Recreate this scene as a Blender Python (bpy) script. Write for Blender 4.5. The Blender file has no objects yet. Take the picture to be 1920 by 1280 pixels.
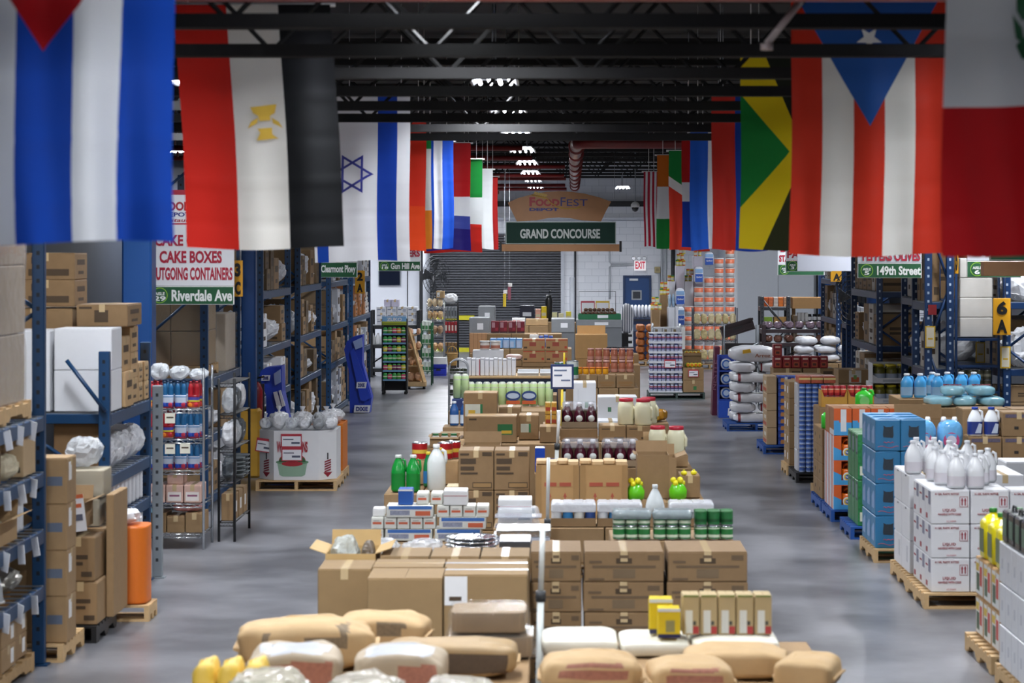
import bpy, math, random
from mathutils import Vector, noise

# ---------------------------------------------------------------- camera, world, exposure
SC = bpy.context.scene
COL = SC.collection
F, VX, VY, H = 4533.3, 1045.0, 465.0, 3.0      # 85 mm lens on a 36 mm sensor, eye 3 m up on the mezzanine
cam_d = bpy.data.cameras.new('camera')
cam_d.lens, cam_d.sensor_width = 85.0, 36.0
cam_d.shift_x, cam_d.shift_y = (960 - VX) / 1920, (VY - 640) / 1920
cam_d.clip_start, cam_d.clip_end = 0.1, 200
cam_d.dof.use_dof = True
cam_d.dof.focus_distance = 42.0
cam_d.dof.aperture_fstop = 4.0
cam = bpy.data.objects.new('camera', cam_d)
COL.objects.link(cam)
cam.location, cam.rotation_euler = (0, 0, H), (math.pi / 2, 0, 0)
SC.camera = cam
world = bpy.data.worlds.new('world')
world.use_nodes = True
world.node_tree.nodes['Background'].inputs[0].default_value = (0.62, 0.68, 0.8, 1)
world.node_tree.nodes['Background'].inputs[1].default_value = 0.5
SC.world = world
vs = SC.view_settings
vs.view_transform, vs.look, vs.gamma, vs.use_curve_mapping = 'Standard', 'None', 1.0, False
vs.exposure = -0.06
SC.cycles.max_bounces = 6
SC.cycles.transparent_max_bounces = 12
SC.cycles.sample_clamp_indirect = 4.0
SC.cycles.use_denoising = True
LAMP_W = 350.0                                  # watts of every high-bay fixture

R = random.Random(11)
def PX(x, Y): return (x - VX) * Y / F
def PZ(y, Y): return H - (y - VY) * Y / F
def FY(y): return H * F / (y - VY)              # distance of a floor point seen at row y

# ---------------------------------------------------------------- mesh builder
KIDS, FITS = {}, {}
def adopt(o, parent):
 o.parent = parent
 KIDS.setdefault(parent.name, []).append(o)
class MB:
 def __init__(s): s.v, s.f, s.m, s.s = [], [], [], []
 def face(s, idx, m=0, sm=False): s.f.append(idx); s.m.append(m); s.s.append(sm)
 def poly(s, pts, m=0):
  b = len(s.v); s.v += [tuple(p) for p in pts]; s.face(tuple(range(b, b + len(pts))), m)
 def box(s, x0, x1, y0, y1, z0, z1, m=0, c=0.0):
  if c > 0:
   cx, cy = (x0 + x1) / 2, (y0 + y1) / 2
   w, d = x1 - x0, y1 - y0
   c = min(c, w / 3, d / 3, (z1 - z0) / 3)
   r = lambda i, z: rrect(cx, cy, w - 2 * i, d - 2 * i, max(c - i, 1e-4), z, 1)
   return s.loft([r(c, z0), r(0, z0 + c), r(0, z1 - c), r(c, z1)], m)
  b = len(s.v)
  s.v += [(x0, y0, z0), (x1, y0, z0), (x1, y1, z0), (x0, y1, z0), (x0, y0, z1), (x1, y0, z1), (x1, y1, z1), (x0, y1, z1)]
  for q in ((3, 2, 1, 0), (4, 5, 6, 7), (0, 1, 5, 4), (1, 2, 6, 5), (2, 3, 7, 6), (3, 0, 4, 7)):
   s.face(tuple(b + i for i in q), m)
 def loft(s, rings, m=0, cap=True, sm=False):
  b = len(s.v); n = len(rings[0])
  for r in rings: s.v += [tuple(p) for p in r]
  for k in range(len(rings) - 1):
   for i in range(n):
    j = (i + 1) % n
    s.face((b + k * n + i, b + k * n + j, b + (k + 1) * n + j, b + (k + 1) * n + i), m, sm)
  if cap:
   s.face(tuple(b + i for i in reversed(range(n))), m)
   s.face(tuple(b + (len(rings) - 1) * n + i for i in range(n)), m)
 def lathe(s, prof, n=16, cx=0, cy=0, m=0, cap=True, sm=True):
  s.loft([[(cx + r * math.cos(2 * math.pi * i / n), cy + r * math.sin(2 * math.pi * i / n), z) for i in range(n)] for r, z in prof], m, cap, sm)
 def tube(s, pts, r, n=8, m=0):
  pts = [Vector(p) for p in pts]
  rings = []
  for i, p in enumerate(pts):
   t = (pts[min(i + 1, len(pts) - 1)] - pts[max(i - 1, 0)]).normalized()
   a = t.cross(Vector((0, 0, 1)) if abs(t.z) < 0.9 else Vector((1, 0, 0))).normalized()
   b = t.cross(a)
   rings.append([p + a * (r * math.cos(2 * math.pi * k / n)) + b * (r * math.sin(2 * math.pi * k / n)) for k in range(n)])
  s.loft(rings, m, True, n > 4)
 def prism(s, pts, y0, y1, m=0):
  """outline given in x,z and extruded along y"""
  s.loft([[(x, y0, z) for x, z in pts], [(x, y1, z) for x, z in pts]], m)
 def build(s, name, mats, parent=None, loc=None):
  me = bpy.data.meshes.new(name)
  me.from_pydata(s.v, [], s.f)
  for mt in (mats if isinstance(mats, (list, tuple)) else [mats]): me.materials.append(mt)
  me.polygons.foreach_set('material_index', s.m)
  me.polygons.foreach_set('use_smooth', s.s)
  me.update()
  o = bpy.data.objects.new(name, me)
  COL.objects.link(o)
  if parent is not None: adopt(o, parent)
  if loc is not None: o.location = loc
  return o

def rrect(cx, cy, w, d, r, z, n=3):
 out = []
 for k, (sx, sy) in enumerate(((1, 1), (-1, 1), (-1, -1), (1, -1))):
  for i in range(n + 1):
   a = math.pi / 2 * (k + i / n)
   out.append((cx + sx * (w / 2 - r) + r * math.cos(a), cy + sy * (d / 2 - r) + r * math.sin(a), z))
 return out

def empty(name, loc=(0, 0, 0), rz=0):
 o = bpy.data.objects.new(name, None); o.empty_display_size = 0.1
 COL.objects.link(o); o.location = loc; o.rotation_euler = (0, 0, rz)
 return o
def tag(o, label=None, cat=None, group=None, kind=None):
 if label: o['label'] = label
 if cat: o['category'] = cat
 if group: o['group'] = group
 if kind: o['kind'] = kind
 return o
def struct(o): o['kind'] = 'structure'; return o
def copytree(o, parent=None):
 c = o.copy(); COL.objects.link(c)
 if parent is not None: adopt(c, parent)
 if o.name in FITS: FITS[c.name] = FITS[o.name]
 for ch in KIDS.get(o.name, ()): copytree(ch, c)
 return c
LIB = {}
def inst(key, make, loc, label, cat, group=None, rz=0, rx=0):
 """one of each kind is built, the others are copies of it and of its parts"""
 if key in LIB: o = copytree(LIB[key])
 else: o = LIB[key] = make()
 o.location, o.rotation_euler = loc, (rx, 0, rz)
 if 'group' in o.keys() and not group: del o['group']
 return tag(o, label, cat, group)

ORD = 'first second third fourth fifth sixth seventh eighth ninth tenth eleventh twelfth thirteenth fourteenth fifteenth sixteenth'.split()
def pos(i, n):
 if n == 1: return 'single'
 if n == 3 and i == 1: return 'middle'
 return 'leftmost' if i == 0 else 'rightmost' if i == n - 1 else ORD[i] + ' from the left'
def lev(k, n):
 if n == 1: return 'single'
 if n == 3 and k == 1: return 'middle'
 return 'bottom' if k == 0 else 'top' if k == n - 1 else ORD[k] + ' lowest'

# ---------------------------------------------------------------- materials
def lin(c): return tuple((x / 12.92 if x <= 0.04045 else ((x + 0.055) / 1.055) ** 2.4) for x in c)
def hx(h): return lin(tuple(int(h[i:i + 2], 16) / 255 for i in (0, 2, 4)))
MATS = {}
def C(h, rough=0.55, metal=0.0, var=0.1, scale=9.0, bump=0.0, emit=0.0, alpha=1.0, transl=0.0, coat=0.0):
 key = (h, rough, metal, var, scale, bump, emit, alpha, transl, coat)
 if key in MATS: return MATS[key]
 m = bpy.data.materials.new('m_' + h); m.use_nodes = True
 nt = m.node_tree; N = nt.nodes; L = nt.links
 p = N['Principled BSDF']; out = N['Material Output']
 col = hx(h)
 p.inputs['Roughness'].default_value = rough
 p.inputs['Metallic'].default_value = metal
 p.inputs['Coat Weight'].default_value = coat
 p.inputs['Base Color'].default_value = (*col, 1)
 if var or bump:
  tc = N.new('ShaderNodeTexCoord'); no = N.new('ShaderNodeTexNoise')
  no.inputs['Scale'].default_value = scale; no.inputs['Detail'].default_value = 3
  L.new(tc.outputs['Object'], no.inputs['Vector'])
  if var:
   mx = N.new('ShaderNodeMix'); mx.data_type = 'RGBA'
   mx.inputs['A'].default_value = (*[c * (1 - var) for c in col], 1)
   mx.inputs['B'].default_value = (*[min(1, c * (1 + var)) for c in col], 1)
   L.new(no.outputs['Fac'], mx.inputs['Factor'])
   L.new(mx.outputs['Result'], p.inputs['Base Color'])
  if bump:
   bp = N.new('ShaderNodeBump'); bp.inputs['Strength'].default_value = bump; bp.inputs['Distance'].default_value = 0.02
   L.new(no.outputs['Fac'], bp.inputs['Height']); L.new(bp.outputs['Normal'], p.inputs['Normal'])
 if emit:
  p.inputs['Emission Color'].default_value = (*col, 1); p.inputs['Emission Strength'].default_value = emit
 if alpha < 1: p.inputs['Alpha'].default_value = alpha
 if transl:
  t = N.new('ShaderNodeBsdfTranslucent'); ms = N.new('ShaderNodeMixShader')
  src = p.inputs['Base Color'].links[0].from_socket if p.inputs['Base Color'].links else None
  if src: L.new(src, t.inputs['Color'])
  else: t.inputs['Color'].default_value = (*col, 1)
  ms.inputs[0].default_value = transl
  L.new(p.outputs[0], ms.inputs[1]); L.new(t.outputs[0], ms.inputs[2]); L.new(ms.outputs[0], out.inputs['Surface'])
 MATS[key] = m
 return m

KRAFT = C('987b57', 0.75, var=0.12, scale=14, bump=0.08)
KRAFT2 = C('8c704e', 0.75, var=0.12, scale=14, bump=0.08)
KRAFT3 = C('b3946b', 0.75, var=0.12, scale=14, bump=0.08)
TAPE = C('cdb58c', 0.25, var=0.05)
INK = C('4a3a28', 0.7, var=0.1)
REDINK = C('b0402c', 0.7, var=0.1)
WHITE = C('e6e6e6', 0.5, var=0.04)
WOOD = C('c9a87a', 0.7, var=0.2, scale=20)
WOOD2 = C('a98a60', 0.75, var=0.25, scale=20)
BLACKP = C('16171a', 0.45)
BLUE = C('113a60', 0.4, var=0.15, scale=3)
BLUEP = C('1c4f9c', 0.5, var=0.12)
STEEL = C('9aa0a6', 0.35, 0.8, var=0.1)
CHROME = C('c8ccd0', 0.2, 0.9, var=0.05)
GREY = C('8a8c8e', 0.5, var=0.08)
SHEET = C('e8eaf0', 0.6, var=0.02)
FILM = C('dfe4ec', 0.12, var=0.25, scale=16, bump=0.7, alpha=0.55)
FILM2 = C('eceef4', 0.2, var=0.12, scale=20, bump=0.35, alpha=0.85)
WRAP = C('cfc9c2', 0.2, var=0.25, scale=6, bump=0.6)
CLEAR = C('e8eef4', 0.08, var=0.0, alpha=0.28)
FOIL = C('d4d8dc', 0.18, 0.95, var=0.1, scale=30, bump=0.4)

def band_mat(key, base, bands, axis=0, rough=0.45, bump=0.15):
 """a base colour with bands of ink across one axis of the thing (printed sacks, cans, tubs)"""
 k = ('band', key)
 if k in MATS: return MATS[k]
 m = bpy.data.materials.new('m_' + key); m.use_nodes = True
 nt = m.node_tree; N = nt.nodes; L = nt.links; p = N['Principled BSDF']
 p.inputs['Roughness'].default_value = rough
 tc = N.new('ShaderNodeTexCoord'); sp = N.new('ShaderNodeSeparateXYZ'); cr = N.new('ShaderNodeValToRGB')
 cr.color_ramp.interpolation = 'CONSTANT'
 e = cr.color_ramp.elements
 e[0].position = 0; e[0].color = (*hx(base), 1); e.remove(e[1])
 for lo, hi, c in bands:
  a = e.new(lo); a.color = (*hx(c), 1); b = e.new(hi); b.color = (*hx(base), 1)
 no = N.new('ShaderNodeTexNoise'); no.inputs['Scale'].default_value = 12; no.inputs['Detail'].default_value = 3
 bp = N.new('ShaderNodeBump'); bp.inputs['Strength'].default_value = bump; bp.inputs['Distance'].default_value = 0.03
 L.new(tc.outputs['Generated'], sp.inputs[0]); L.new(sp.outputs[axis], cr.inputs[0]); L.new(cr.outputs[0], p.inputs['Base Color'])
 L.new(tc.outputs['Object'], no.inputs['Vector']); L.new(no.outputs['Fac'], bp.inputs['Height']); L.new(bp.outputs[0], p.inputs['Normal'])
 MATS[k] = m
 return m

# ---------------------------------------------------------------- writing
def txt(body, x0, x1, z0, z1, y, mat, parent, bold=0.012, name='lettering', rot=(math.pi / 2, 0, 0), shear=0.0):
 """lettering standing in the x-z plane that fills the given rectangle"""
 key = ('txt', body, mat.name, bold, shear)
 if key in LIB: cu = LIB[key]
 else:
  cu = bpy.data.curves.new(name, 'FONT'); LIB[key] = cu
  cu.body, cu.align_x, cu.align_y = body, 'CENTER', 'CENTER'
  cu.extrude, cu.offset, cu.resolution_u, cu.shear = 0.004, bold, 3, shear
  cu.materials.append(mat)
 o = bpy.data.objects.new(name, cu); COL.objects.link(o)
 adopt(o, parent); o.location = ((x0 + x1) / 2, y, (z0 + z1) / 2); o.rotation_euler = rot
 FITS[o.name] = (abs(x1 - x0), abs(z1 - z0))
 return o
def fit_lettering():
 """scale every lettering to its rectangle and turn it into a mesh"""
 bpy.context.view_layer.update(); dg = bpy.context.evaluated_depsgraph_get(); done = {}
 for nm, (w, h) in FITS.items():
  o = bpy.data.objects[nm]; cu = o.data
  if cu.name not in done:
   me = bpy.data.meshes.new_from_object(o.evaluated_get(dg)); c = [v.co for v in me.vertices]
   done[cu.name] = (me, max(v.x for v in c) - min(v.x for v in c), max(v.y for v in c) - min(v.y for v in c), (max(v.y for v in c) + min(v.y for v in c)) / 2)
  me, dx, dy, cy = done[cu.name]
  n = bpy.data.objects.new('lettering', me); COL.objects.link(n); n.parent = o.parent; n.rotation_euler = o.rotation_euler
  n.scale = (w / max(dx, 1e-3), h / max(dy, 1e-3), 1); n.location = o.location + o.rotation_euler.to_matrix() @ Vector((0, -cy * n.scale.y, 0))
  bpy.data.objects.remove(o)

# ---------------------------------------------------------------- builders of kinds
def m_carton(w, d, h, mat, tape=True, prt=(), sides=(), sticker=None, flaps=True, name='carton'):
 """closed box: body with two top flaps, tape, printing on the front (u, v in 0..1), sticker"""
 mb = MB()
 mb.box(-w / 2, w / 2, -d / 2, d / 2, 0, h - 0.004, 0, 0.006)
 g = 0.003
 if flaps:
  if w >= d:
   mb.box(-w / 2 + g, w / 2 - g, -d / 2 + g, -g / 2, h - 0.0045, h, 0)
   mb.box(-w / 2 + g, w / 2 - g, g / 2, d / 2 - g, h - 0.0045, h, 0)
  else:
   mb.box(-w / 2 + g, -g / 2, -d / 2 + g, d / 2 - g, h - 0.0045, h, 0)
   mb.box(g / 2, w / 2 - g, -d / 2 + g, d / 2 - g, h - 0.0045, h, 0)
 pm, texts = [mat], []
 for n_, it in enumerate(prt):
  mt = it[4]
  if len(it) == 6: texts.append(it); continue
  if mt not in pm: pm.append(mt)
  mb.box(w * (it[0] - 0.5), w * (it[1] - 0.5), -d / 2 - 0.0012 - 0.0004 * n_, -d / 2 + 0.0005, h * it[2], h * it[3], pm.index(mt))
 for sx in (-1, 1):
  for n_, (u0, u1, v0, v1, mt) in enumerate(sides):
   if mt not in pm: pm.append(mt)
   a = sx * (w / 2 - 0.0005); b = sx * (w / 2 + 0.0012 + 0.0004 * n_)
   mb.box(min(a, b), max(a, b), d * (u0 - 0.5), d * (u1 - 0.5), h * v0, h * v1, pm.index(mt))
 root = mb.build(name, pm)
 for u0, u1, v0, v1, mt, body in texts: txt(body, w * (u0 - 0.5), w * (u1 - 0.5), h * v0, h * v1, -d / 2 - 0.001, mt, root, 0.006, 'lettering')
 if tape:
  t = MB(); q = min(0.025, w / 8)
  if w >= d:
   t.box(-w / 2, w / 2, -q, q, h, h + 0.0015)
   for sx in (-1, 1): t.box(min(sx * w / 2, sx * (w / 2 + 0.0015)), max(sx * w / 2, sx * (w / 2 + 0.0015)), -q, q, h - 0.06, h)
  else:
   t.box(-q, q, -d / 2, d / 2, h, h + 0.0015)
   t.box(-q, q, -d / 2 - 0.0015, -d / 2, h - min(0.07, h / 3), h + 0.0015)
  t.build('tape', TAPE if tape is True else tape, root)
 if sticker:
  u0, u1, v0, v1 = sticker
  s = MB(); s.box(w * (u0 - 0.5), w * (u1 - 0.5), -d / 2 - 0.002, -d / 2 - 0.0003, h * v0, h * v1, 0)
  s.box(w * (u0 + (u1 - u0) * 0.2 - 0.5), w * (u0 + (u1 - u0) * 0.75 - 0.5), -d / 2 - 0.003, -d / 2 - 0.002, h * (v0 + (v1 - v0) * 0.15), h * (v0 + (v1 - v0) * 0.3), 1)
  s.build('shipping_label', [WHITE, INK], root)['label'] = 'white paper label'
 return root
def carton(x0, x1, y0, y1, z0, z1, label, group=None, mat=None, cat='box', name='carton', rz=0, **k):
 mat = mat or KRAFT
 if name == 'carton': name = 'support_carton' if 'carrying' in label else 'rack_carton' if ' rack' in label else 'packing_case' if ' case' in label else 'goods_box' if ' box' in label else 'printed_carton' if group else 'carton'
 w, d, h = round(x1 - x0 - 0.004, 3), round(y1 - y0 - 0.004, 3), round(z1 - z0 - 0.001, 3)
 key = (name, w, d, h, mat.name, repr(sorted((a, repr(b)) for a, b in k.items())))
 return inst(key, lambda: m_carton(w, d, h, mat, name=name, **k), ((x0 + x1) / 2, (y0 + y1) / 2, z0), label, cat, group, rz)
def ctn(x0, x1, yt, yb, Y, d, label, group=None, mat=None, z0=None, **k):
 """carton whose front face is seen between columns x0..x1 and rows yt..yb at distance Y"""
 return carton(PX(x0, Y), PX(x1, Y), Y, Y + d, PZ(yb, Y) if z0 is None else z0, PZ(yt, Y), label, group, mat, **k)

def m_open(w, d, h, mat, flap=0.6, name='open_carton', front=True, back=True, side=True):
 """open-topped box: hollow, with its flaps folded out"""
 mb = MB(); t = 0.006
 mb.box(-w / 2, w / 2, -d / 2, -d / 2 + t, 0, h); mb.box(-w / 2, w / 2, d / 2 - t, d / 2, 0, h)
 mb.box(-w / 2, -w / 2 + t, -d / 2 + t, d / 2 - t, 0, h); mb.box(w / 2 - t, w / 2, -d / 2 + t, d / 2 - t, 0, h)
 mb.box(-w / 2 + t, w / 2 - t, -d / 2 + t, d / 2 - t, 0, t)
 root = mb.build(name, mat)
 L = min(d / 2, 0.18) * flap
 def fl(pts, nx, nz):
  f = MB(); o = [(p[0] + nx[0] * 0.004, p[1] + nx[1] * 0.004, p[2] + nz * 0.004) for p in pts]
  f.loft([pts, o], 0); f.build('flap', mat, root)
 a = 0.35
 if side:
  for sx in (-1, 1): fl([(sx * w / 2, -d / 2, h), (sx * w / 2, d / 2, h), (sx * (w / 2 + L), d / 2, h + L * a), (sx * (w / 2 + L), -d / 2, h + L * a)], (0, 0), 1)
 if back: fl([(-w / 2, d / 2, h), (w / 2, d / 2, h), (w / 2, d / 2 + L * 0.3, h + L), (-w / 2, d / 2 + L * 0.3, h + L)], (0, 1), 0)
 if front: fl([(-w / 2, -d / 2 - 0.004, h), (w / 2, -d / 2 - 0.004, h), (w / 2, -d / 2 - 0.02, h - L), (-w / 2, -d / 2 - 0.02, h - L)], (0, -1), 0)
 return root
def opened(x0, x1, y0, y1, z0, z1, label, group=None, mat=None, **k):
 mat = mat or KRAFT
 w, d, h = round(x1 - x0 - 0.004, 3), round(y1 - y0 - 0.004, 3), round(z1 - z0, 3)
 return inst(('open', w, d, h, mat.name, repr(k)), lambda: m_open(w, d, h, mat, **k), ((x0 + x1) / 2, (y0 + y1) / 2, z0), label, 'box', group)

def m_pallet(w, d, mat, h=0.13):
 root = empty('pallet')
 dk = MB(); n = 7
 for i in range(n):
  q = min(0.09, d / 9); a = -d / 2 + (d - q) * i / (n - 1)
  dk.box(-w / 2, w / 2, a, a + q, h - 0.018, h)
 dk.build('deck_board', mat, root)
 for i in range(3):
  r = MB(); a = -w / 2 + (w - 0.04) * i / 2
  prof = [(d * q, z) for q, z in ((-.5, .018), (-.35, .018), (-.32, .05), (-.11, .05), (-.08, .018), (.08, .018), (.11, .05), (.32, .05), (.35, .018), (.5, .018), (.5, h - .018), (-.5, h - .018))]
  r.loft([[(a, y, z) for y, z in prof], [(a + 0.04, y, z) for y, z in prof]])
  r.build('stringer', mat, root)
 b = MB()
 q = min(0.1, d / 5)
 for a in (-d / 2, -q / 2, d / 2 - q): b.box(-w / 2, w / 2, a, a + q, 0, 0.018)
 b.build('bottom_board', mat, root)
 return root
def pallet(x0, x1, y0, y1, label, mat=None, z=0.0, group=None):
 mat = mat or WOOD
 w, d = round(x1 - x0, 2), round(y1 - y0, 2)
 return inst(('pallet', w, d, mat.name), lambda: m_pallet(w, d, mat), ((x0 + x1) / 2, (y0 + y1) / 2, z), label, 'pallet', group)

def m_parts(name, parts):
 """first part is the thing's own mesh, the others its children: (name, MB, material)"""
 root = None
 for nm, mb, mt in parts:
  o = mb.build(nm if root else name, mt, root)
  root = root or o
 return root
def lat(prof, n=16, cap=True, cx=0, cy=0):
 mb = MB(); mb.lathe(prof, n, cx, cy, 0, cap); return mb

def m_jug(name, w, d, h, body, cap, label, handle=True, shoulder=0.55, neck=0.022, lab=(0.1, 0.45), r=None):
 """square shouldered jug: body, screw cap, handle loop, wrap label"""
 r = r or min(w, d) * 0.3
 zs = h * shoulder; zn = h * 0.9
 mb = MB(); rings = [rrect(0, 0, w * 0.86, d * 0.86, r * 0.8, 0.0), rrect(0, 0, w, d, r, h * 0.04), rrect(0, 0, w, d, r, zs)]
 for t in (0.25, 0.5, 0.75, 1.0):
  q = 1 - (1 - math.cos(t * math.pi / 2)) if False else math.cos(t * math.pi / 2)
  ww = neck * 2 + (w - neck * 2) * (q * 0.75 + (1 - t) * 0.25); dd = neck * 2 + (d - neck * 2) * (q * 0.75 + (1 - t) * 0.25)
  rings.append(rrect(0, 0, ww, dd, min(ww, dd) * (0.3 + 0.19 * t), zs + (zn - zs) * t))
 rings.append(rrect(0, 0, neck * 2, neck * 2, neck * 0.98, h * 0.93))
 mb.loft(rings, 0, True, True)
 parts = [(name, mb, body), ('cap', lat([(neck * 1.15, h * 0.915), (neck * 1.2, h * 0.93), (neck * 1.2, h * 0.99), (neck * 1.05, h)], 14), cap)]
 if handle:
  hd = MB(); q = w * 0.5
  hd.tube([(q * 0.55, 0, zn - h * 0.02), (q * 0.95, 0, zn - h * 0.06), (q * 1.05, 0, zs + h * 0.08), (q * 0.95, 0, zs - h * 0.02)], w * 0.09, 8)
  parts.append(('handle', hd, body))
 if label:
  lb = MB(); e = 0.002
  lb.loft([rrect(0, 0, w + e, d + e, r, h * lab[0]), rrect(0, 0, w + e, d + e, r, h * lab[1])], 0, False, True)
  parts.append(('label', lb, label))
 return m_parts(name, parts)
def m_can(name, r, h, label, metal=None, lid=None, n=16):
 metal = metal or CHROME
 body = lat([(r * 0.94, 0), (r, h * 0.02), (r, h * 0.98), (r * 0.95, h), (r * 0.93, h * 0.985), (r * 0.1, h * 0.985)], n)
 lb = lat([(r * 1.012, h * 0.06), (r * 1.012, h * 0.94)], n, False)
 parts = [(name, body, metal), ('label', lb, label)]
 if lid: parts.append(('lid', lat([(r * 1.03, h * 0.93), (r * 1.03, h * 1.02), (r * 0.9, h * 1.03)], n), lid))
 return m_parts(name, parts)
def m_jar(name, r, h, body, lid, label=None, n=16, lh=0.16, lr=0.86, lab=(0.2, 0.6)):
 parts = [(name, lat([(r * 0.9, 0), (r, h * 0.05), (r, h * 0.68), (r * 0.92, h * 0.76), (r * lr * 0.92, h * (0.98 - lh)), (r * lr * 0.92, h * 0.96)], n), body),
    ('lid', lat([(r * lr, h * (1 - lh)), (r * lr, h * 0.985), (r * lr * 0.9, h)], n), lid)]
 if label: parts.append(('label', lat([(r * 1.012, h * lab[0]), (r * 1.012, h * lab[1])], n, False), label))
 return m_parts(name, parts)
def blob(l, w, t, e1=0.45, e2=0.5, amp=0.05, freq=5.0, seed=0, nu=26, nv=12, flat=0.25, crisp=False):
 """sack / bag outline: a creased superellipsoid scaled to l x w x t, resting on z=0"""
 s = lambda v, e: math.copysign(abs(v) ** e, v)
 rings = []; off = Vector((seed * 3.17, seed * 1.3, seed * 0.7))
 for j in range(nv + 1):
  v = -math.pi / 2 + math.pi * (0.04 + 0.92 * j / nv); ring = []
  for i in range(nu):
   u = 2 * math.pi * i / nu
   p = Vector((l / 2 * s(math.cos(v), e1) * s(math.cos(u), e2), w / 2 * s(math.cos(v), e1) * s(math.sin(u), e2), t / 2 * s(math.sin(v), e1)))
   p.z *= 1 - 0.35 * abs(p.x / (l / 2)) ** 3
   if crisp: n = 0.7 - 1.6 * abs(noise.noise(p * freq + off)) - 0.9 * abs(noise.noise(p * freq * 2.3 + off))
   else: n = noise.noise(p * freq + off) + 0.5 * noise.noise(p * freq * 2.7 + off)
   k = 1 + amp * n; p.z += amp * 0.7 * t * n
   ring.append((p.x * k, p.y * k, max(p.z, -t / 2 * (1 - flat * 0.2))))
  rings.append(ring)
 mn = [min(p[a] for r_ in rings for p in r_) for a in range(3)]; mx = [max(p[a] for r_ in rings for p in r_) for a in range(3)]
 fx, fy, fz = (d / (mx[a] - mn[a]) for a, d in enumerate((l, w, t)))
 mb = MB()
 mb.loft([[((p[0] - (mn[0] + mx[0]) / 2) * fx, (p[1] - (mn[1] + mx[1]) / 2) * fy, (p[2] - mn[2]) * fz) for p in r_] for r_ in rings], 0, True, not crisp)
 return mb
def m_sack(name, l, w, t, mat, seed=0, seam=None, patches=(), **k):
 mb = blob(l, w, t, seed=seed, **k); mats = [mat]
 for x0, x1, y0, y1, z0, z1, pm in patches:
  mats.append(pm)
  for i, f in enumerate(mb.f):
   c = [sum(mb.v[q][a] for q in f) / len(f) for a in range(3)]
   if x0 <= c[0] / l <= x1 and y0 <= c[1] / w <= y1 and z0 <= c[2] / t <= z1: mb.m[i] = len(mats) - 1
 root = mb.build(name, mats)
 if seam:
  for sx in (-1, 1):
   sm = MB(); x = sx * l * 0.495
   sm.loft([[(x - sx * 0.02, y, t * 0.36), (x + sx * 0.012, y, t * 0.42), (x + sx * 0.012, y, t * 0.47), (x - sx * 0.02, y, t * 0.45)] for y in (-w * 0.36, 0, w * 0.36)]); sm.build('stitched_end', seam, root)
 return root
def sack(key, l, w, t, mat, loc, label, cat='sack', group=None, rz=0, rx=0, name='sack', seed=0, seam=None, **k):
 return inst(('sack', key, l, w, t, mat.name), lambda: m_sack(name, l, w, t, mat, seed, seam, **k), loc, label, cat, group, rz, rx)
def m_bag(name, l, w, t, mat, seed, inner=None, knot=True, amp=0.22, e=0.7):
 root = blob(l, w, t, e, e, amp, 7.0, seed, 30, 16, crisp=True).build(name, mat)
 if inner: blob(l * 0.8, w * 0.8, t * 0.8, 0.6, 0.6, 0.1, 9.0, seed + 5, 16, 8).build('contents', inner, root, (0, 0, t * 0.05))
 if knot:
  kb = MB(); rr = []
  for r_, z in ((0.5, 0.78), (0.18, 1.0), (0.12, 1.06), (0.3, 1.2), (0.42, 1.32)):
   rr.append([(l * 0.3 * r_ * math.cos(2 * math.pi * i / 12) * (1 + 0.25 * (i % 2)), l * 0.3 * r_ * math.sin(2 * math.pi * i / 12) * (1 + 0.25 * (i % 2)), t * z) for i in range(12)])
  kb.loft(rr, 0, False, True); kb.build('tied_neck', mat, root)
 return root
def bag(l, w, t, loc, label, seed, mat=None, cat='plastic bag', group=None, rz=0, name='plastic_bag', **k):
 mat = mat or FILM
 return inst(('bag', l, w, t, seed, mat.name, repr(k)), lambda: m_bag(name, l, w, t, mat, seed, **k), loc, label, cat, group, rz)
# ================================================================ lights of the hall
def fixture(x, y, z, label, group):
 def make():
  root = empty('ceiling_light')
  hb = MB(); hb.prism([(-0.22, 0.0), (-0.16, 0.07), (0.16, 0.07), (0.22, 0.0), (0.2, 0.0), (0.14, 0.055), (-0.14, 0.055), (-0.2, 0.0)], -0.62, 0.62)
  hb.build('housing', C('b9bcc0', 0.4, 0.3), root)
  for i in range(4):
   t = MB(); q = -0.14 + 0.28 * i / 3
   t.loft([[(q + 0.02 * math.cos(a * math.pi / 4), yy, 0.02 + 0.02 * math.sin(a * math.pi / 4)) for a in range(8)] for yy in (-0.6, 0.6)])
   t.build('tube', C('f2f4ff', 0.3, var=0, emit=14.0), root)
  for sy in (-0.5, 0.5):
   c = MB(); c.tube([(0, sy, 0.07), (0, sy, 0.95)], 0.008, 5); c.build('hanger', STEEL, root)
  ld = bpy.data.lights.new('lamp', 'AREA'); ld.shape = 'RECTANGLE'; ld.size, ld.size_y = 0.3, 1.2
  ld.energy, ld.color = LAMP_W, (0.93, 0.96, 1.0)
  lo = bpy.data.objects.new('lamp', ld); COL.objects.link(lo); adopt(lo, root); lo.location = (0, 0, 0.05)
  return root
 return inst(('fixture',), make, (x, y, z), label, 'light', group)
LY = [3.9 + 5.95 * k for k in range(11)]
for k, y in enumerate(LY):
 fixture(-0.57, y - 1.8 * (k == 2), 4.58 - 0.08 * (k < 4), f'four-tube high-bay lamp, {ORD[k]} from the camera, hanging over the central goods island', 'high-bay lamps over the island')
 if k > 2 and (k % 2 == 0 or k > 6):
  fixture(-6.3, y, 4.58, f'four-tube high-bay lamp over the racks beyond the left aisle, {ORD[k]} bay', 'high-bay lamps over the left racks')
  fixture(5.6, y, 4.58, f'four-tube high-bay lamp over the racks beyond the right aisle, {ORD[k]} bay', 'high-bay lamps over the right racks')

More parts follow.
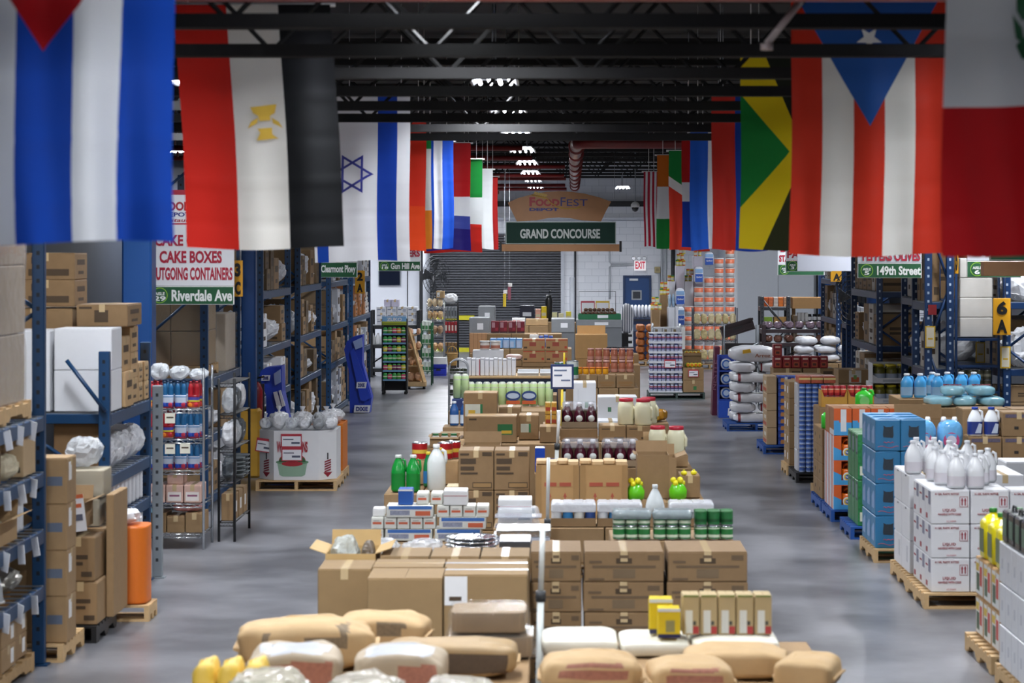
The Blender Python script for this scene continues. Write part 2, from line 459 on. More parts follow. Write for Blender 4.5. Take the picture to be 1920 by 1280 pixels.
for i, (x, y) in enumerate(((3.3, 3.2), (3.3, 12.8), (3.3, 18.1), (3.3, 23.2), (-3.5, 3.2), (-3.5, 12.8), (-3.5, 18.1), (-3.5, 23.2))):  # unseen fixtures, added to brighten the near goods, flags and signs
 fixture(x, y, 4.58, f'added four-tube fill lamp over the {("right", "left")[i // 4]} aisle near the big flags, {ORD[i % 4]} from the camera', 'added fill lamps over the near aisles')
for i, (x, y) in enumerate(((1.72, 64.2), (-2.9, 60.5), (-2.9, 66.5))):  # the last two are unseen, added to lift the far end
 fixture(x, y, 4.58, f'four-tube high-bay lamp close to the back wall, {("over the block wall", "added as fill over the fan", "added as fill over the office wall")[i]}', 'high-bay lamps close to the back wall')
# ================================================================ shell of the building
def floor_mat():
 m = bpy.data.materials.new('polished_concrete'); m.use_nodes = True
 nt = m.node_tree; N = nt.nodes; L = nt.links; p = N['Principled BSDF']
 tc = N.new('ShaderNodeTexCoord'); mp = N.new('ShaderNodeMapping'); mp.inputs['Scale'].default_value = (1.0, 1.0, 1.0)
 a = N.new('ShaderNodeTexNoise'); a.inputs['Scale'].default_value = 0.7; a.inputs['Detail'].default_value = 7; a.inputs['Roughness'].default_value = 0.6
 b = N.new('ShaderNodeTexNoise'); b.inputs['Scale'].default_value = 2.5; b.inputs['Detail'].default_value = 3
 L.new(tc.outputs['Object'], mp.inputs[0]); L.new(mp.outputs[0], a.inputs['Vector']); L.new(mp.outputs[0], b.inputs['Vector'])
 cr = N.new('ShaderNodeValToRGB'); cr.color_ramp.elements[0].position = 0.38; cr.color_ramp.elements[1].position = 0.64
 cr.color_ramp.elements[0].color = (*hx('5f6065'), 1); cr.color_ramp.elements[1].color = (*hx('8b8c92'), 1)
 L.new(a.outputs['Fac'], cr.inputs[0])
 mx = N.new('ShaderNodeMix'); mx.data_type = 'RGBA'; mx.blend_type = 'MULTIPLY'; mx.inputs['Factor'].default_value = 0.3
 L.new(cr.outputs[0], mx.inputs['A']); L.new(b.outputs['Fac'], mx.inputs['B']); L.new(mx.outputs['Result'], p.inputs['Base Color'])
 mr = N.new('ShaderNodeMapRange'); mr.inputs[3].default_value = 0.26; mr.inputs[4].default_value = 0.36
 L.new(b.outputs['Fac'], mr.inputs[0]); L.new(mr.outputs[0], p.inputs['Roughness'])
 return m
def brick_mat():
 m = bpy.data.materials.new('painted_block'); m.use_nodes = True
 nt = m.node_tree; N = nt.nodes; L = nt.links; p = N['Principled BSDF']
 tc = N.new('ShaderNodeTexCoord'); mp = N.new('ShaderNodeMapping'); mp.inputs['Rotation'].default_value = (math.pi / 2, 0, 0)
 br = N.new('ShaderNodeTexBrick'); br.inputs['Scale'].default_value = 1.0; br.inputs['Brick Width'].default_value = 0.4; br.inputs['Row Height'].default_value = 0.2
 br.inputs['Mortar Size'].default_value = 0.006
 br.inputs['Color1'].default_value = (*hx('d9dce2'), 1); br.inputs['Color2'].default_value = (*hx('e0e2e8'), 1); br.inputs['Mortar'].default_value = (*hx('bfc3cb'), 1)
 L.new(tc.outputs['Object'], mp.inputs[0]); L.new(mp.outputs[0], br.inputs['Vector']); L.new(br.outputs['Color'], p.inputs['Base Color'])
 p.inputs['Roughness'].default_value = 0.6
 return m
def boxobj(name, x0, x1, y0, y1, z0, z1, mat, parent=None, c=0.0):
 mb = MB(); cx, cy = (x0 + x1) / 2, (y0 + y1) / 2
 mb.box(x0 - cx, x1 - cx, y0 - cy, y1 - cy, 0, z1 - z0, 0, c)
 p = parent.location if parent is not None else (0, 0, 0)
 return mb.build(name, mat, parent, (cx - p[0], cy - p[1], z0 - p[2]))
CWALL = C('d4d7de', 0.6, var=0.03, scale=2)
BLK = C('0b0b0d', 0.6, var=0.2)
CEILM = C('08080a', 0.8, var=0.2)
struct(boxobj('floor', -7.4, 9.2, -2, 72, -0.2, 0, floor_mat()))
struct(boxobj('ceiling', -7.4, 9.2, -2, 72, 5.5, 5.7, CEILM))
struct(boxobj('wall_left', -7.4, -7.2, -2, 72, 0, 5.5, C('2c3340', 0.6, var=0.1, scale=2)))
struct(boxobj('wall_right', 9, 9.2, -2, 72, 0, 5.5, C('4a505a', 0.6, var=0.1, scale=2)))
YB = 70.0
bw = brick_mat()
mb = MB()
for a in ((-7.2, -3.9, 0, 5.5), (-3.9, 0.2, 3.45, 5.5), (0.2, 9, 0, 5.5)): mb.box(a[0], a[1], YB, YB + 0.3, a[2], a[3])
struct(mb.build('wall_back', bw))
# roller door
d1 = MB(); n = 46
for i in range(n):
 z = 0.02 + i * 3.4 / n; h = 3.4 / n
 d1.loft([[(x, YB + 0.12, z), (x, YB + 0.02, z + h * 0.15), (x, YB + 0.02, z + h * 0.8), (x, YB + 0.12, z + h)] for x in (-3.8, 0.1)], 0)
rd = struct(d1.build('door_1', C('4a4c53', 0.5, 0.1, var=0.1)))
boxobj('door_guide', 0.1, 0.2, YB - 0.08, YB + 0.1, 0, 3.45, C('b8bcc4', 0.5), rd)
boxobj('door_guide', -3.9, -3.8, YB - 0.08, YB + 0.1, 0, 3.45, C('3a3d44', 0.5), rd)
boxobj('bottom_bar', -3.8, 0.1, YB - 0.03, YB, 0.0, 0.12, C('c9c21f', 0.5), rd)
boxobj('stripe_bar', -3.8, -2.4, YB - 0.03, YB, 0.92, 1.05, C('c9c21f', 0.5), rd)
# exit door
def bx(px0, px1, yt, yb, Y, d, name, mat, parent=None, c=0.0):
 return boxobj(name, PX(px0, Y), PX(px1, Y), Y, Y + d, PZ(yb, Y), PZ(yt, Y), mat, parent, c)
XD0, XD1, ZD = PX(1168, YB), PX(1221, YB), PZ(516, YB)
dr = struct(boxobj('door_2', XD0 + 0.06, XD1 - 0.06, YB - 0.06, YB, 0.0, ZD - 0.06, C('123f74', 0.45, var=0.08)))
for a, b in ((XD0, XD0 + 0.06), (XD1 - 0.06, XD1)): boxobj('door_frame', a, b, YB - 0.1, YB, 0, ZD, C('0d2c55', 0.45), dr)
boxobj('door_frame', XD0 + 0.06, XD1 - 0.06, YB - 0.1, YB, ZD - 0.06, ZD, C('0d2c55', 0.45), dr)
boxobj('window_frame', PX(1184, YB), PX(1203, YB), YB - 0.075, YB - 0.06, PZ(562, YB), PZ(544, YB), C('9da1a6', 0.4, 0.5), dr)
boxobj('window_pane', PX(1186.5, YB), PX(1200.5, YB), YB - 0.08, YB - 0.075, PZ(559.5, YB), PZ(546.5, YB), C('3d4148', 0.15), dr)
boxobj('door_closer', PX(1180, YB), PX(1196, YB), YB - 0.12, YB - 0.06, PZ(526, YB), PZ(522, YB), C('c6cad0', 0.4, 0.4), dr)
boxobj('panic_bar', XD0 + 0.15, XD1 - 0.15, YB - 0.14, YB - 0.06, 1.0, 1.07, STEEL, dr)
# upper trim of the back wall
for i, (zt, zb) in enumerate(((377, 387), (408, 412))):
 struct(boxobj(f'trim_{i + 1}', -7.2, 9, YB - 0.25, YB - 0.02, PZ(zb, YB), PZ(zt, YB), BLK if i == 0 else C('b9bdc6', 0.5)))
# cold store box at the far right, office wall at the far left
cs = struct(boxobj('wall_inner', PX(1379, 63), PX(1530, 63), 63, 69.9, 0, 5.0, C('cfd5dd', 0.5, var=0.02)))
boxobj('panel_joint', PX(1459, 63) - 0.01, PX(1459, 63) + 0.01, 62.985, 63, 0, 5.0, C('9aa0a8', 0.5), cs)
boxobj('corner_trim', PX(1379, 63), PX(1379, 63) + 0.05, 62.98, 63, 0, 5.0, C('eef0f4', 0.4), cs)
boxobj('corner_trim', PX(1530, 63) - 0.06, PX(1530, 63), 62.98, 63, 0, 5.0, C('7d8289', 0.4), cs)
ow = struct(boxobj('wall_office', PX(690, 66), PX(792, 66), 66, 69.9, 0, 5.0, C('d8dce6', 0.5, var=0.02)))
boxobj('door_post', PX(787, 66), PX(793, 66), 65.9, 65.995, 0, 3.4, C('1c1e24', 0.5), ow)
boxobj('panel_joint', PX(764, 66) - 0.012, PX(764, 66) + 0.012, 65.985, 66, 0, 4, C('23262c', 0.5), ow)
w1 = struct(boxobj('window_1', PX(711, 66), PX(750, 66), 65.93, 65.97, PZ(534, 66), PZ(507, 66), C('10182a', 0.12)))
boxobj('window_frame', PX(709, 66), PX(752, 66), 65.97, 65.998, PZ(536, 66), PZ(505, 66), C('aab0ba', 0.5), w1)
# building columns
def column(px0, px1, Y, wrap, name='column_1'):
 x0, x1 = PX(px0, Y), PX(px1, Y); w = x1 - x0
 o = struct(boxobj(name, x0, x1, Y, Y + w, 0, 5.5, C('123e76', 0.42, var=0.1, scale=2), None, 0.02))
 if wrap: boxobj('column_guard', x0 - 0.04, x1 + 0.06, Y - 0.04, Y + w + 0.04, 0, wrap, C('c89a35', 0.5, var=0.15, scale=4), o, 0.03)
 return o
column(228, 284, 24.9, None, 'column_1')
column(452, 479, 31.6, 0.9, 'column_2')
column(1536, 1558, 61, None, 'column_3')
cyl = MB(); cyl.lathe([(0.2, 0), (0.2, 3.1), (0.23, 3.12), (0.23, 3.2), (0.2, 3.22), (0.2, 5.5)], 20)
struct(cyl.build('column_4', C('174a8c', 0.42, var=0.1), None, (PX(1652, 42), 42.4, 0)))
# bar joists under the roof
def joist_mesh(z0, z1, ch=0.07):
 mb = MB()
 for z in (z0, z1 - 0.05):
  q = ch if z == z0 else 0.05
  mb.box(-7.2, 9, -0.06, -0.015, z, z + q); mb.box(-7.2, 9, 0.015, 0.06, z, z + q)
 x, up = -7.0, True
 while x < 8.5:
  a, b = (z0 + 0.03, z1 - 0.03) if up else (z1 - 0.03, z0 + 0.03)
  mb.tube([(x, 0, a), (x + 0.45, 0, b)], 0.013, 4); x += 0.45; up = not up
 return mb
JM = C('060607', 0.9, var=0.2)
jo = None
for k in range(14):
 y = 1.3 + 1.75 * k
 if jo is None: jo = joist_mesh(4.07, 4.6).build('ceiling_beam', JM); o = jo
 else: o = jo.copy(); COL.objects.link(o)
 o.location = (0, y, 0); struct(o)
jo = None
for k in range(16):
 y = 28.3 + 2.6 * k
 if jo is None: jo = joist_mesh(4.95, 5.45, 0.06).build('ceiling_beam', C('060607', 0.6, var=0.2)); o = jo
 else: o = jo.copy(); COL.objects.link(o)
 o.location = (0, y, 0); struct(o)
for z, y, r in ((4.19, 11.2, 0.05),):
 p = MB(); p.tube([(-7.2, 0, 0), (9, 0, 0)], r, 10)
 tag(p.build('sprinkler_pipe', C('8a3a34', 0.4), None, (0, y, z)), 'red sprinkler pipe crossing right at the top edge of the view', 'pipe')
RED = C('74201f', 0.38, var=0.15)
for i, (y, z, xe) in enumerate(((38.2, 4.58, -0.5), (43, 4.6, -0.4), (47.5, 4.6, 0.2), (53.2, 4.6, 0.2), (55.6, 4.6, 0.25), (61.7, 4.6, 0.25), (65.6, 4.6, 0.3))):
 p = MB(); p.tube([(-7.2, 0, 0), (xe - 0.05, 0, 0)], 0.045, 8)
 for q in (-6.8, -5): p.tube([(q, 0, 0.04), (q, 0, 5.499 - z)], 0.008, 5)
 for q in (-6, -3, -1.6): p.tube([(q, 0, -0.05), (q, 0, -0.14)], 0.02, 6)
 tag(p.build('branch_pipe', RED, None, (0, y, z)), f'thin dark red sprinkler branch pipe on the left of the roof, {ORD[i]} from the camera', 'pipe', 'sprinkler branch pipes')
# main with its elbow
root = empty('sprinkler_main', (0.3, 37.3, 4.62))
p = MB(); p.tube([(0, 0.3, 0), (0.03, 10, 0), (0.17, 29, 0.0)], 0.1, 14); p.build('long_pipe', C('b5a09c', 0.28, 0.6, var=0.25, scale=4), root)
for i in range(9):
 c = MB(); y = 1.2 + 3.1 * i; c.lathe([(0.103, -0.05), (0.135, -0.04), (0.135, 0.04), (0.103, 0.05)], 14)
 o = c.build('coupling', RED, root, (0.006 * y, y, 0)); o.rotation_euler = (math.pi / 2, 0, 0)
p = MB(); p.tube([(6, 0, 0.0), (0.35, 0, 0), (0.12, 0.04, 0), (0.02, 0.14, 0), (0, 0.34, 0)], 0.09, 14); p.build('elbow_pipe', RED, root)
for q in (2.5, 9, 18, 27): p = MB(); p.tube([(0.006 * q, q, 0.1), (0.006 * q, q, 0.879)], 0.01, 5); p.build('hanger_rod', STEEL, root)
tag(root, 'thick red sprinkler main turning into the depth above the wooden sign', 'pipe')
p = MB(); p.tube([(0, 0, 0), (0.16, 0, 0.2)], 0.017, 8); p.lathe([(0.03, -0.03), (0.03, 0.0)], 8)
tag(p.build('hanging_tube', C('b5a7a2', 0.4), None, (PX(1452, 11), 11.4, PZ(68, 11))), 'slanting pale tube hanging from the roof above the blue and red flag', 'tube')
# roof cable
p = MB(); p.tube([(-0.4, 0, 1.229), (-0.4, 0, 0.0), (0.6, 0, -0.06), (1.9, 0, -0.05), (3, 0, 0.0), (3, 0, 1.229)], 0.008, 5)
tag(p.build('hanging_cable', C('c7c2b4', 0.5), None, (0, 25.0, 4.27)), 'thin pale cable sagging across under the roof beams', 'cable')

# ================================================================ flags
def flag_mat(key, base, layers, rough=0.5):
 m = bpy.data.materials.new('m_flag_' + key); m.use_nodes = True
 nt = m.node_tree; N = nt.nodes; L = nt.links; p = N['Principled BSDF']; out = N['Material Output']
 uv = N.new('ShaderNodeUVMap'); sp = N.new('ShaderNodeSeparateXYZ'); L.new(uv.outputs[0], sp.inputs[0])
 def math_(op, *a):
  n = N.new('ShaderNodeMath'); n.operation = op
  for i, x in enumerate(a):
   if isinstance(x, (int, float)): n.inputs[i].default_value = x
   else: L.new(x, n.inputs[i])
  return n.outputs[0]
 cur = None
 for pts, col in layers:
  cx, cy = sum(q[0] for q in pts) / len(pts), sum(q[1] for q in pts) / len(pts)
  mask = None
  for (ax, ay), (bx_, by) in zip(pts, pts[1:] + pts[:1]):
   a, b = ay - by, bx_ - ax; c = -(a * ax + b * ay)
   if a * cx + b * cy + c < 0: a, b, c = -a, -b, -c
   h = math_('GREATER_THAN', math_('MULTIPLY_ADD', sp.outputs[0], a, math_('MULTIPLY_ADD', sp.outputs[1], b, c)), 0.0)
   mask = h if mask is None else math_('MULTIPLY', mask, h)
  mx = N.new('ShaderNodeMix'); mx.data_type = 'RGBA'
  L.new(mask, mx.inputs['Factor'])
  if cur is None: mx.inputs['A'].default_value = (*hx(base), 1)
  else: L.new(cur, mx.inputs['A'])
  mx.inputs['B'].default_value = (*hx(col), 1); cur = mx.outputs['Result']
 L.new(cur, p.inputs['Base Color']); p.inputs['Roughness'].default_value = rough; p.inputs['Sheen Weight'].default_value = 0.02; p.inputs['Specular IOR Level'].default_value = 0.12
 t = N.new('ShaderNodeBsdfTranslucent'); L.new(cur, t.inputs['Color'])
 ms = N.new('ShaderNodeMixShader'); ms.inputs[0].default_value = 0.3
 L.new(p.outputs[0], ms.inputs[1]); L.new(t.outputs[0], ms.inputs[2]); L.new(ms.outputs[0], out.inputs['Surface'])
 return m
def us(a, b): return [(a, -0.1), (b, -0.1), (b, 1.1), (a, 1.1)]        # upright stripe
def hs(a, b): return [(-0.1, a), (1.1, a), (1.1, b), (-0.1, b)]        # level stripe
def flag(mat, x0, w, Y, ztop, h, label, seed=0, wave=0.05, nw=1.6, skew=0.0, cat='flag', turn=0.0, extra=None):
 rd = random.Random(seed); ph, ph2 = rd.uniform(0, 6), rd.uniform(0, 6)
 nx, ny = 36, 48
 me = bpy.data.meshes.new('hanging_flag'); vs_, fs, uvs = [], [], []
 def at(u, v):
  A = wave * (0.15 + 0.85 * v ** 0.8)
  y = A * (math.sin(2 * math.pi * nw * u + ph + 0.9 * v) + 0.45 * math.sin(2 * math.pi * nw * 2.3 * u + ph2 - 1.4 * v))
  for cv in (0.19, 0.37, 0.55, 0.73, 0.9): y += 0.007 * math.exp(-((v - cv) / 0.012) ** 2) * (1 if rd_sign[int(cv * 10)] else -1)
  y += turn * u * v
  z = -h * v - 0.012 * v * math.sin(5 * u + ph) * (v > 0.5)
  return (w * u + skew * v + 0.012 * math.sin(5 * v + ph) * v, y, z)
 rd_sign = [rd.random() < 0.6 for _ in range(11)]
 for j in range(ny + 1):
  for i in range(nx + 1): vs_.append(at(i / nx, j / ny))
 for j in range(ny):
  for i in range(nx):
   a = j * (nx + 1) + i; fs.append((a, a + nx + 1, a + nx + 2, a + 1))
 me.from_pydata(vs_, [], fs); me.materials.append(mat)
 ul = me.uv_layers.new(name='UVMap')
 for l in me.loops:
  k = l.vertex_index; ul.data[l.index].uv = ((k % (nx + 1)) / nx, (k // (nx + 1)) / ny)
 me.polygons.foreach_set('use_smooth', [True] * len(fs)); me.update()
 o = bpy.data.objects.new('hanging_flag', me); COL.objects.link(o); o.location = (x0, Y, ztop)
 rod = MB(); rod.tube([(-0.03, 0.02, 0.0), (w + 0.03, 0.02, 0.0)], 0.012, 8)
 for q in (0.08, w - 0.08): rod.tube([(q, 0.02, 0), (q, 0.02, 5.499 - ztop)], 0.004, 5)
 rod.build('rod', WHITE, o)
 if extra:
  for nm, pl, mt in extra:       # sewn-on emblems follow the cloth
   e = MB()
   for poly in pl: e.poly([Vector(at(u, v)) + Vector((0, -0.013, 0)) for u, v in poly])
   e.build(nm, mt, o)
 return tag(o, label, cat)
RB, RW, RR = '1f4fb4', 'd9dbdc', 'b8261f'
FB, FR, FW, FG, FY_ = '1c46a8', 'c2281f', 'dddcd6', '1f7a35', 'e3c21a'
EX = 1.36
# left file, near to far
flag(flag_mat('a', 'dfe2e6', [(us(.2, .4), FB), (us(.4, .6), 'dfe2e6'), (us(0, .2), FB), (us(.2, .4), 'dfe2e6'), (us(.4, .6), FB), (us(.6, .8), 'dfe2e6'), (us(.8, 1.1), FB), ([(.02, -.01), (.98, -.01), (.5, .5)], 'a5161b')]),
  PX(-168, 8.45), 0.93, 8.45, 4.36, 1.345, 'large flag of blue and white upright stripes with a red triangle, nearest on the left', 1, 0.085, 1.7, 0.0)
eagle = [[(.40, .46), (.62, .44), (.60, .5), (.56, .52), (.56, .55), (.47, .555), (.46, .52), (.42, .5)], [(.45, .6), (.57, .595), (.57, .64), (.62, .67), (.44, .68), (.47, .63)], [(.57, .53), (.63, .56), (.66, .6), (.58, .57)], [(.46, .53), (.4, .56), (.37, .6), (.45, .57)]]
flag(flag_mat('b', FR, [(us(.333, .666), 'dad8d2'), (us(.666, 1.1), '141517')]), PX(326, 14.4), 0.93, 14.4, 4.45, 1.45, 'red, white and near-black upright striped flag with a gold emblem', 2, 0.045, 1.1, 0.09, extra=[('emblem', [[(.42 + (u - .37) * .78, .41 + (v - .44) * .6) for u, v in q] for q in eagle], C('c9a53a', 0.5))])
def star6(cu, cv, r, t, asp):
 out = []
 for s in (1, -1):
  P = [(cu + r * math.cos(math.radians(a)) * s, cv + r * math.sin(math.radians(a)) * asp) for a in (0, 120, 240)]
  Q = [(cu + (p[0] - cu) * (1 - t), cv + (p[1] - cv) * (1 - t)) for p in P]
  for i in range(3):
   j = (i + 1) % 3; L_ = lambda A, B, t_: (A[0] + (B[0] - A[0]) * t_, A[1] + (B[1] - A[1]) * t_)
   out += [[L_(P[i], P[j], q / 8), L_(P[i], P[j], (q + 1) / 8), L_(Q[i], Q[j], (q + 1) / 8), L_(Q[i], Q[j], q / 8)] for q in range(8)]
 return out
flag(flag_mat('c', 'dcdde2', [(us(.03, .15), FB), (us(.66, .865), '1d3f9e')]), PX(590, 21.8), 0.86, 21.8, 4.45, 1.57, 'white flag with two upright blue bands and a blue six-pointed star', 3, 0.02, 1.2, 0.0,
  extra=[('star', star6(.4, .5, .225, .21, .57), C('2a2f86', 0.5))])
flag(flag_mat('d', 'c93020', [(hs(.66, 1.1), 'd0421c')]), PX(640, 24.5), 0.86, 24.5, 4.3, 1.33, 'orange red flag showing as a slim strip beside the white star flag', 4, 0.03, 1.3, 0.0)
flag(flag_mat('e', 'cfd2d0', [(hs(-.1, .12), FG), (hs(.66, 1.1), 'd8802a')]), PX(690, 26.8), 0.7, 26.8, 4.25, 1.25, 'green, white and orange flag mostly hidden behind the orange red flag', 5, 0.03)
flag(flag_mat('f', FB, [(us(.35, .64), 'd6d8de')]), PX(793, 28.6), 0.36, 28.6, 4.27, 1.27, 'narrow blue, white and blue upright striped flag', 6, 0.02, 1.4)
flag(flag_mat('g', 'b31f22', [(hs(.5, .68), 'd8dadf'), (hs(.68, .8), '3a4590'), (hs(.8, 1.1), '241d66')]), PX(795, 30.6), 0.59, 30.6, 4.33, 1.36, 'flag of level red, white, blue and purple bands on the left', 7, 0.02, 1.2)
flag(flag_mat('h', FG, [(hs(.41, .7), 'd5d8da'), (hs(.7, 1.1), 'c02a23')]), PX(795, 33.2), 0.80, 33.2, 4.22, 1.28, 'green, white and red level banded flag with a wide red foot', 8, 0.02, 1.2)
flag(flag_mat('i', 'd5d8da', [(hs(-.1, .1), '1a6a30'), (hs(.22, 1.1), '3fae52'), (us(.6, 1.1), 'd5d8da')]), PX(868, 35.6), 0.44, 35.6, 4.16, 1.17, 'bright green and white flag near the far end of the left file', 9, 0.015)
flag(flag_mat('j', 'd5d8da', [(hs(-.1, .33), '1a5a30'), (us(.68, 1.1), 'b82a2a')]), PX(895, 38), 0.32, 38, 4.12, 1.13, 'farthest slim flag on the left with white and red stripes', 10, 0.015)
# right file, near to far
wreath = [[(.93, .02), (1.0, .0), (1.0, .12), (.95, .16), (.93, .1)], [(.93, .3), (.97, .24), (1.0, .28), (1.0, .4), (.95, .38)], [(.915, .12), (.95, .2), (.96, .3), (.93, .26)]]
flag(flag_mat('k', 'd8dadb', [(hs(.61, 1.1), 'b5181d')]), PX(1776, 8.75), 0.93, 8.75, 4.36, 1.38, 'large flag white above and red below, nearest on the right', 21, 0.09, 1.3, 0.0,
  extra=[('green_wreath', [[(u - 0.665, .32 + v * .45) for u, v in q] for q in wreath], C('1f5a34', 0.5))])
pr = [(us(.2, .4), FW), (us(.4, .6), 'bf3423'), (us(.6, .8), FW), ([(.02, -.02), (.98, -.02), (.5, .5)], '2a559c')]
star5 = [[(0.5 + (0.085 if i % 2 == 0 else 0.035) * math.sin(math.pi * i / 5), 0.16 + (0.05 if i % 2 == 0 else 0.021) * math.cos(math.pi * i / 5)) for i in range(10)]]
flag(flag_mat('l', 'bf3423', pr), PX(1483, 14.2), 0.91, 14.2, 4.47, 1.51, 'red and white striped flag with a blue triangle and white star', 22, 0.04, 1.5, 0.0, extra=[('star', star5, C('e4e4e0', 0.5))])
flag(flag_mat('m', 'e0c51e', [([(-.2, .07), (.42, .5), (-.2, .93)], FG), ([(1.2, .07), (.58, .5), (1.2, .93)], FG), ([(.07, -.2), (.5, .42), (.93, -.2)], '20241c'), ([(.07, 1.2), (.5, .58), (.93, 1.2)], '2c2f1a')]),
  PX(1388, 18.0), 0.86, 18.0, 4.45, 1.46, 'green and black flag crossed by a yellow saltire', 23, 0.015, 1.1)
flag(flag_mat('n', 'c3352c', [(us(.42, 1.1), '1e3f9a')]), PX(1334, 21.4), 0.5, 21.4, 4.4, 1.42, 'red and blue upright halved flag beside the yellow saltire flag', 24, 0.03, 1.3)
flag(flag_mat('o', '2353b0', [(us(.44, .6), 'dcdde0'), (us(.6, 1.1), 'bb2b2a')]), PX(1294, 24.9), 0.42, 24.9, 4.2, 1.22, 'bright blue flag with a thin white upright stripe', 25, 0.02)
flag(flag_mat('p', 'b3201f', [(hs(.4, .58), 'd8dade'), (hs(.58, 1.1), '1e3a9a')]), PX(1278, 27.6), 0.5, 27.6, 4.25, 1.25, 'red, white and blue level banded flag behind the bright blue one', 26, 0.02)
flag(flag_mat('q', 'c93a2a', [([(-.3, -.1), (.75, -.1), (.75, .14), (-.3, -.02)], '1d7a3a'), ([(.0, -.1), (1.2, -.1), (1.2, .62), (.0, .25)], '1d7a3a'), ([(.5, -.1), (1.3, -.1), (1.3, .28), (.6, .0)], 'dcb72a'), ([(-.2, .2), (1.2, .58), (1.2, .68), (-.2, .3)], 'dfe0de')]),
  PX(1254, 29.8), 0.5, 29.8, 4.2, 1.23, 'flag of green, yellow, white and red in slanting fields', 27, 0.015)
flag(flag_mat('r', 'c2661e', [(hs(.34, .68), 'd8dade'), (hs(.68, 1.1), FG)]), PX(1232, 33), 0.5, 33, 4.27, 1.27, 'orange, white and green level banded flag on the right', 28, 0.015)
flag(flag_mat('s', 'd6d8dc', [(us(0, .12), 'a8243a'), (us(.26, .42), 'a8243a'), (us(.56, .7), 'a8243a'), (us(.84, 1.1), 'a8243a')]), PX(1207, 38), 0.24, 38, 4.2, 1.18, 'narrow flag with slim red and white upright stripes, farthest right', 29, 0.02)
# ================================================================ hanging signs
SGREEN = C('1a5633', 0.7, var=0.05); DGREEN = C('08352a', 0.75, var=0.05)
SRED = C('b01c38', 0.5, var=0); SWHITE = C('eceef2', 0.5, var=0); LWHITE = C('f0f2f0', 0.45, var=0)
LGREEN = C('8cbf3a', 0.45, var=0); YEL = C('e5a51d', 0.45, var=0.05); INKB = C('15151a', 0.5, var=0)
LBLUE = C('20277a', 0.5, var=0); LRED = C('a3202c', 0.5, var=0)
class Sign:
 def __init__(s, name, px, py, Y):
  s.Y, s.cx, s.cz = Y, PX(px, Y), PZ(py, Y)
  s.root = empty(name, (s.cx, Y, s.cz))
 def x(s, p): return PX(p, s.Y) - s.cx
 def z(s, p): return PZ(p, s.Y) - s.cz
 def slab(s, name, x0, x1, yt, yb, mat, y0=0.0, d=0.025, c=0.004):
  mb = MB(); mb.box(s.x(x0), s.x(x1), y0, y0 + d, s.z(yb), s.z(yt), 0, c); return mb.build(name, mat, s.root)
 def text(s, body, x0, x1, yt, yb, mat, bold=0.02, y=-0.003, name='lettering', shear=0.0):
  return txt(body, s.x(x0), s.x(x1), s.z(yb), s.z(yt), y, mat, s.root, bold, name, shear=shear)
 def ring(s, px, py, r, mat, y=-0.004, t=0.1):
  mb = MB(); R0 = r * s.Y / F; n = 28; cx, cz = s.x(px), s.z(py)
  o = [[(cx + R0 * q * math.cos(2 * math.pi * i / n), y + dy, cz + R0 * q * math.sin(2 * math.pi * i / n)) for i in range(n)] for q, dy in ((1, 0.006), (1, 0), (1 - t, 0), (1 - t, 0.006))]
  mb.loft(o, 0, False); return mb.build('ring', mat, s.root)
 def disc(s, px, py, r, mat, y=-0.004):
  mb = MB(); R0 = r * s.Y / F; n = 28
  mb.prism([(s.x(px) + R0 * math.cos(2 * math.pi * i / n), s.z(py) + R0 * math.sin(2 * math.pi * i / n)) for i in range(n)], y, y + 0.006); return mb.build('roundel', mat, s.root)
 def wires(s, xs, top, ztop=5.499):
  for q in xs:
   mb = MB(); mb.tube([(s.x(q), 0.012, s.z(top)), (s.x(q), 0.012, ztop - s.cz)], 0.004, 5); mb.build('hanging_wire', STEEL, s.root)
 def done(s, label, cat='sign', group=None): return tag(s.root, label, cat, group)

def aisle(x0, x1, top, mid, bot, Y, lines, street, num, label, numx=None, board=SWHITE):
 s = Sign('hanging_aisle_sign', (x0 + x1) / 2, bot, Y)
 s.slab('board', x0, x1, top, mid, board)
 s.slab('street_plate', x0, x1, mid + 0.5, bot, LWHITE, 0.0, 0.025)
 e = 1.2 if x1 - x0 > 130 else 0.8
 s.slab('plate_face', x0 + e * 1.5, x1 - e * 1.5, mid + 0.5 + e, bot - e, SGREEN, -0.002, 0.003, 0.0)
 h = bot - mid
 cx = x0 + h * 0.62 if numx is None else numx
 s.ring(cx, (mid + bot) / 2, h * 0.42, LGREEN)
 s.text('AISLE', cx - h * 0.27, cx + h * 0.27, mid + h * 0.33, mid + h * 0.5, LWHITE, 0.03)
 s.text(num, cx - h * 0.16 * len(num), cx + h * 0.16 * len(num), mid + h * 0.54, mid + h * 0.8, LWHITE, 0.03)
 if street: s.text(street, cx + h * 0.62, x1 - h * 0.12, mid + h * 0.2, mid + h * 0.82, LWHITE, 0.03)
 for a, b, t, u, body in lines: s.text(body, a, b, t, u, SRED, 0.035)
 s.wires((x0 + 8, x1 - 8), top)
 s.done(label); return s
s = aisle(278, 439, 356, 536, 571, 26.4, [(290, 428, 440, 461, 'CAKE CIRCLES'), (299, 416, 470, 493, 'CAKE BOXES'), (282, 436, 501, 525, 'OUTGOING CONTAINERS')],
    'Riverdale Ave', '29', 'hanging aisle sign for cake boxes with the green Riverdale Ave plate')
s.slab('red_band', 278, 439, 356, 365, C('b3203a', 0.5, var=0), -0.002, 0.003, 0)
s.slab('red_band', 278, 439, 418, 421, C('b3203a', 0.5, var=0), -0.002, 0.003, 0)
s.text('FOOD', 306, 358, 378, 395, LRED, 0.04); s.text('DEPOT', 306, 356, 398, 406, LBLUE, 0.03); s.text('Restaurant', 300, 376, 409, 416, LRED, 0.02, shear=0.2)
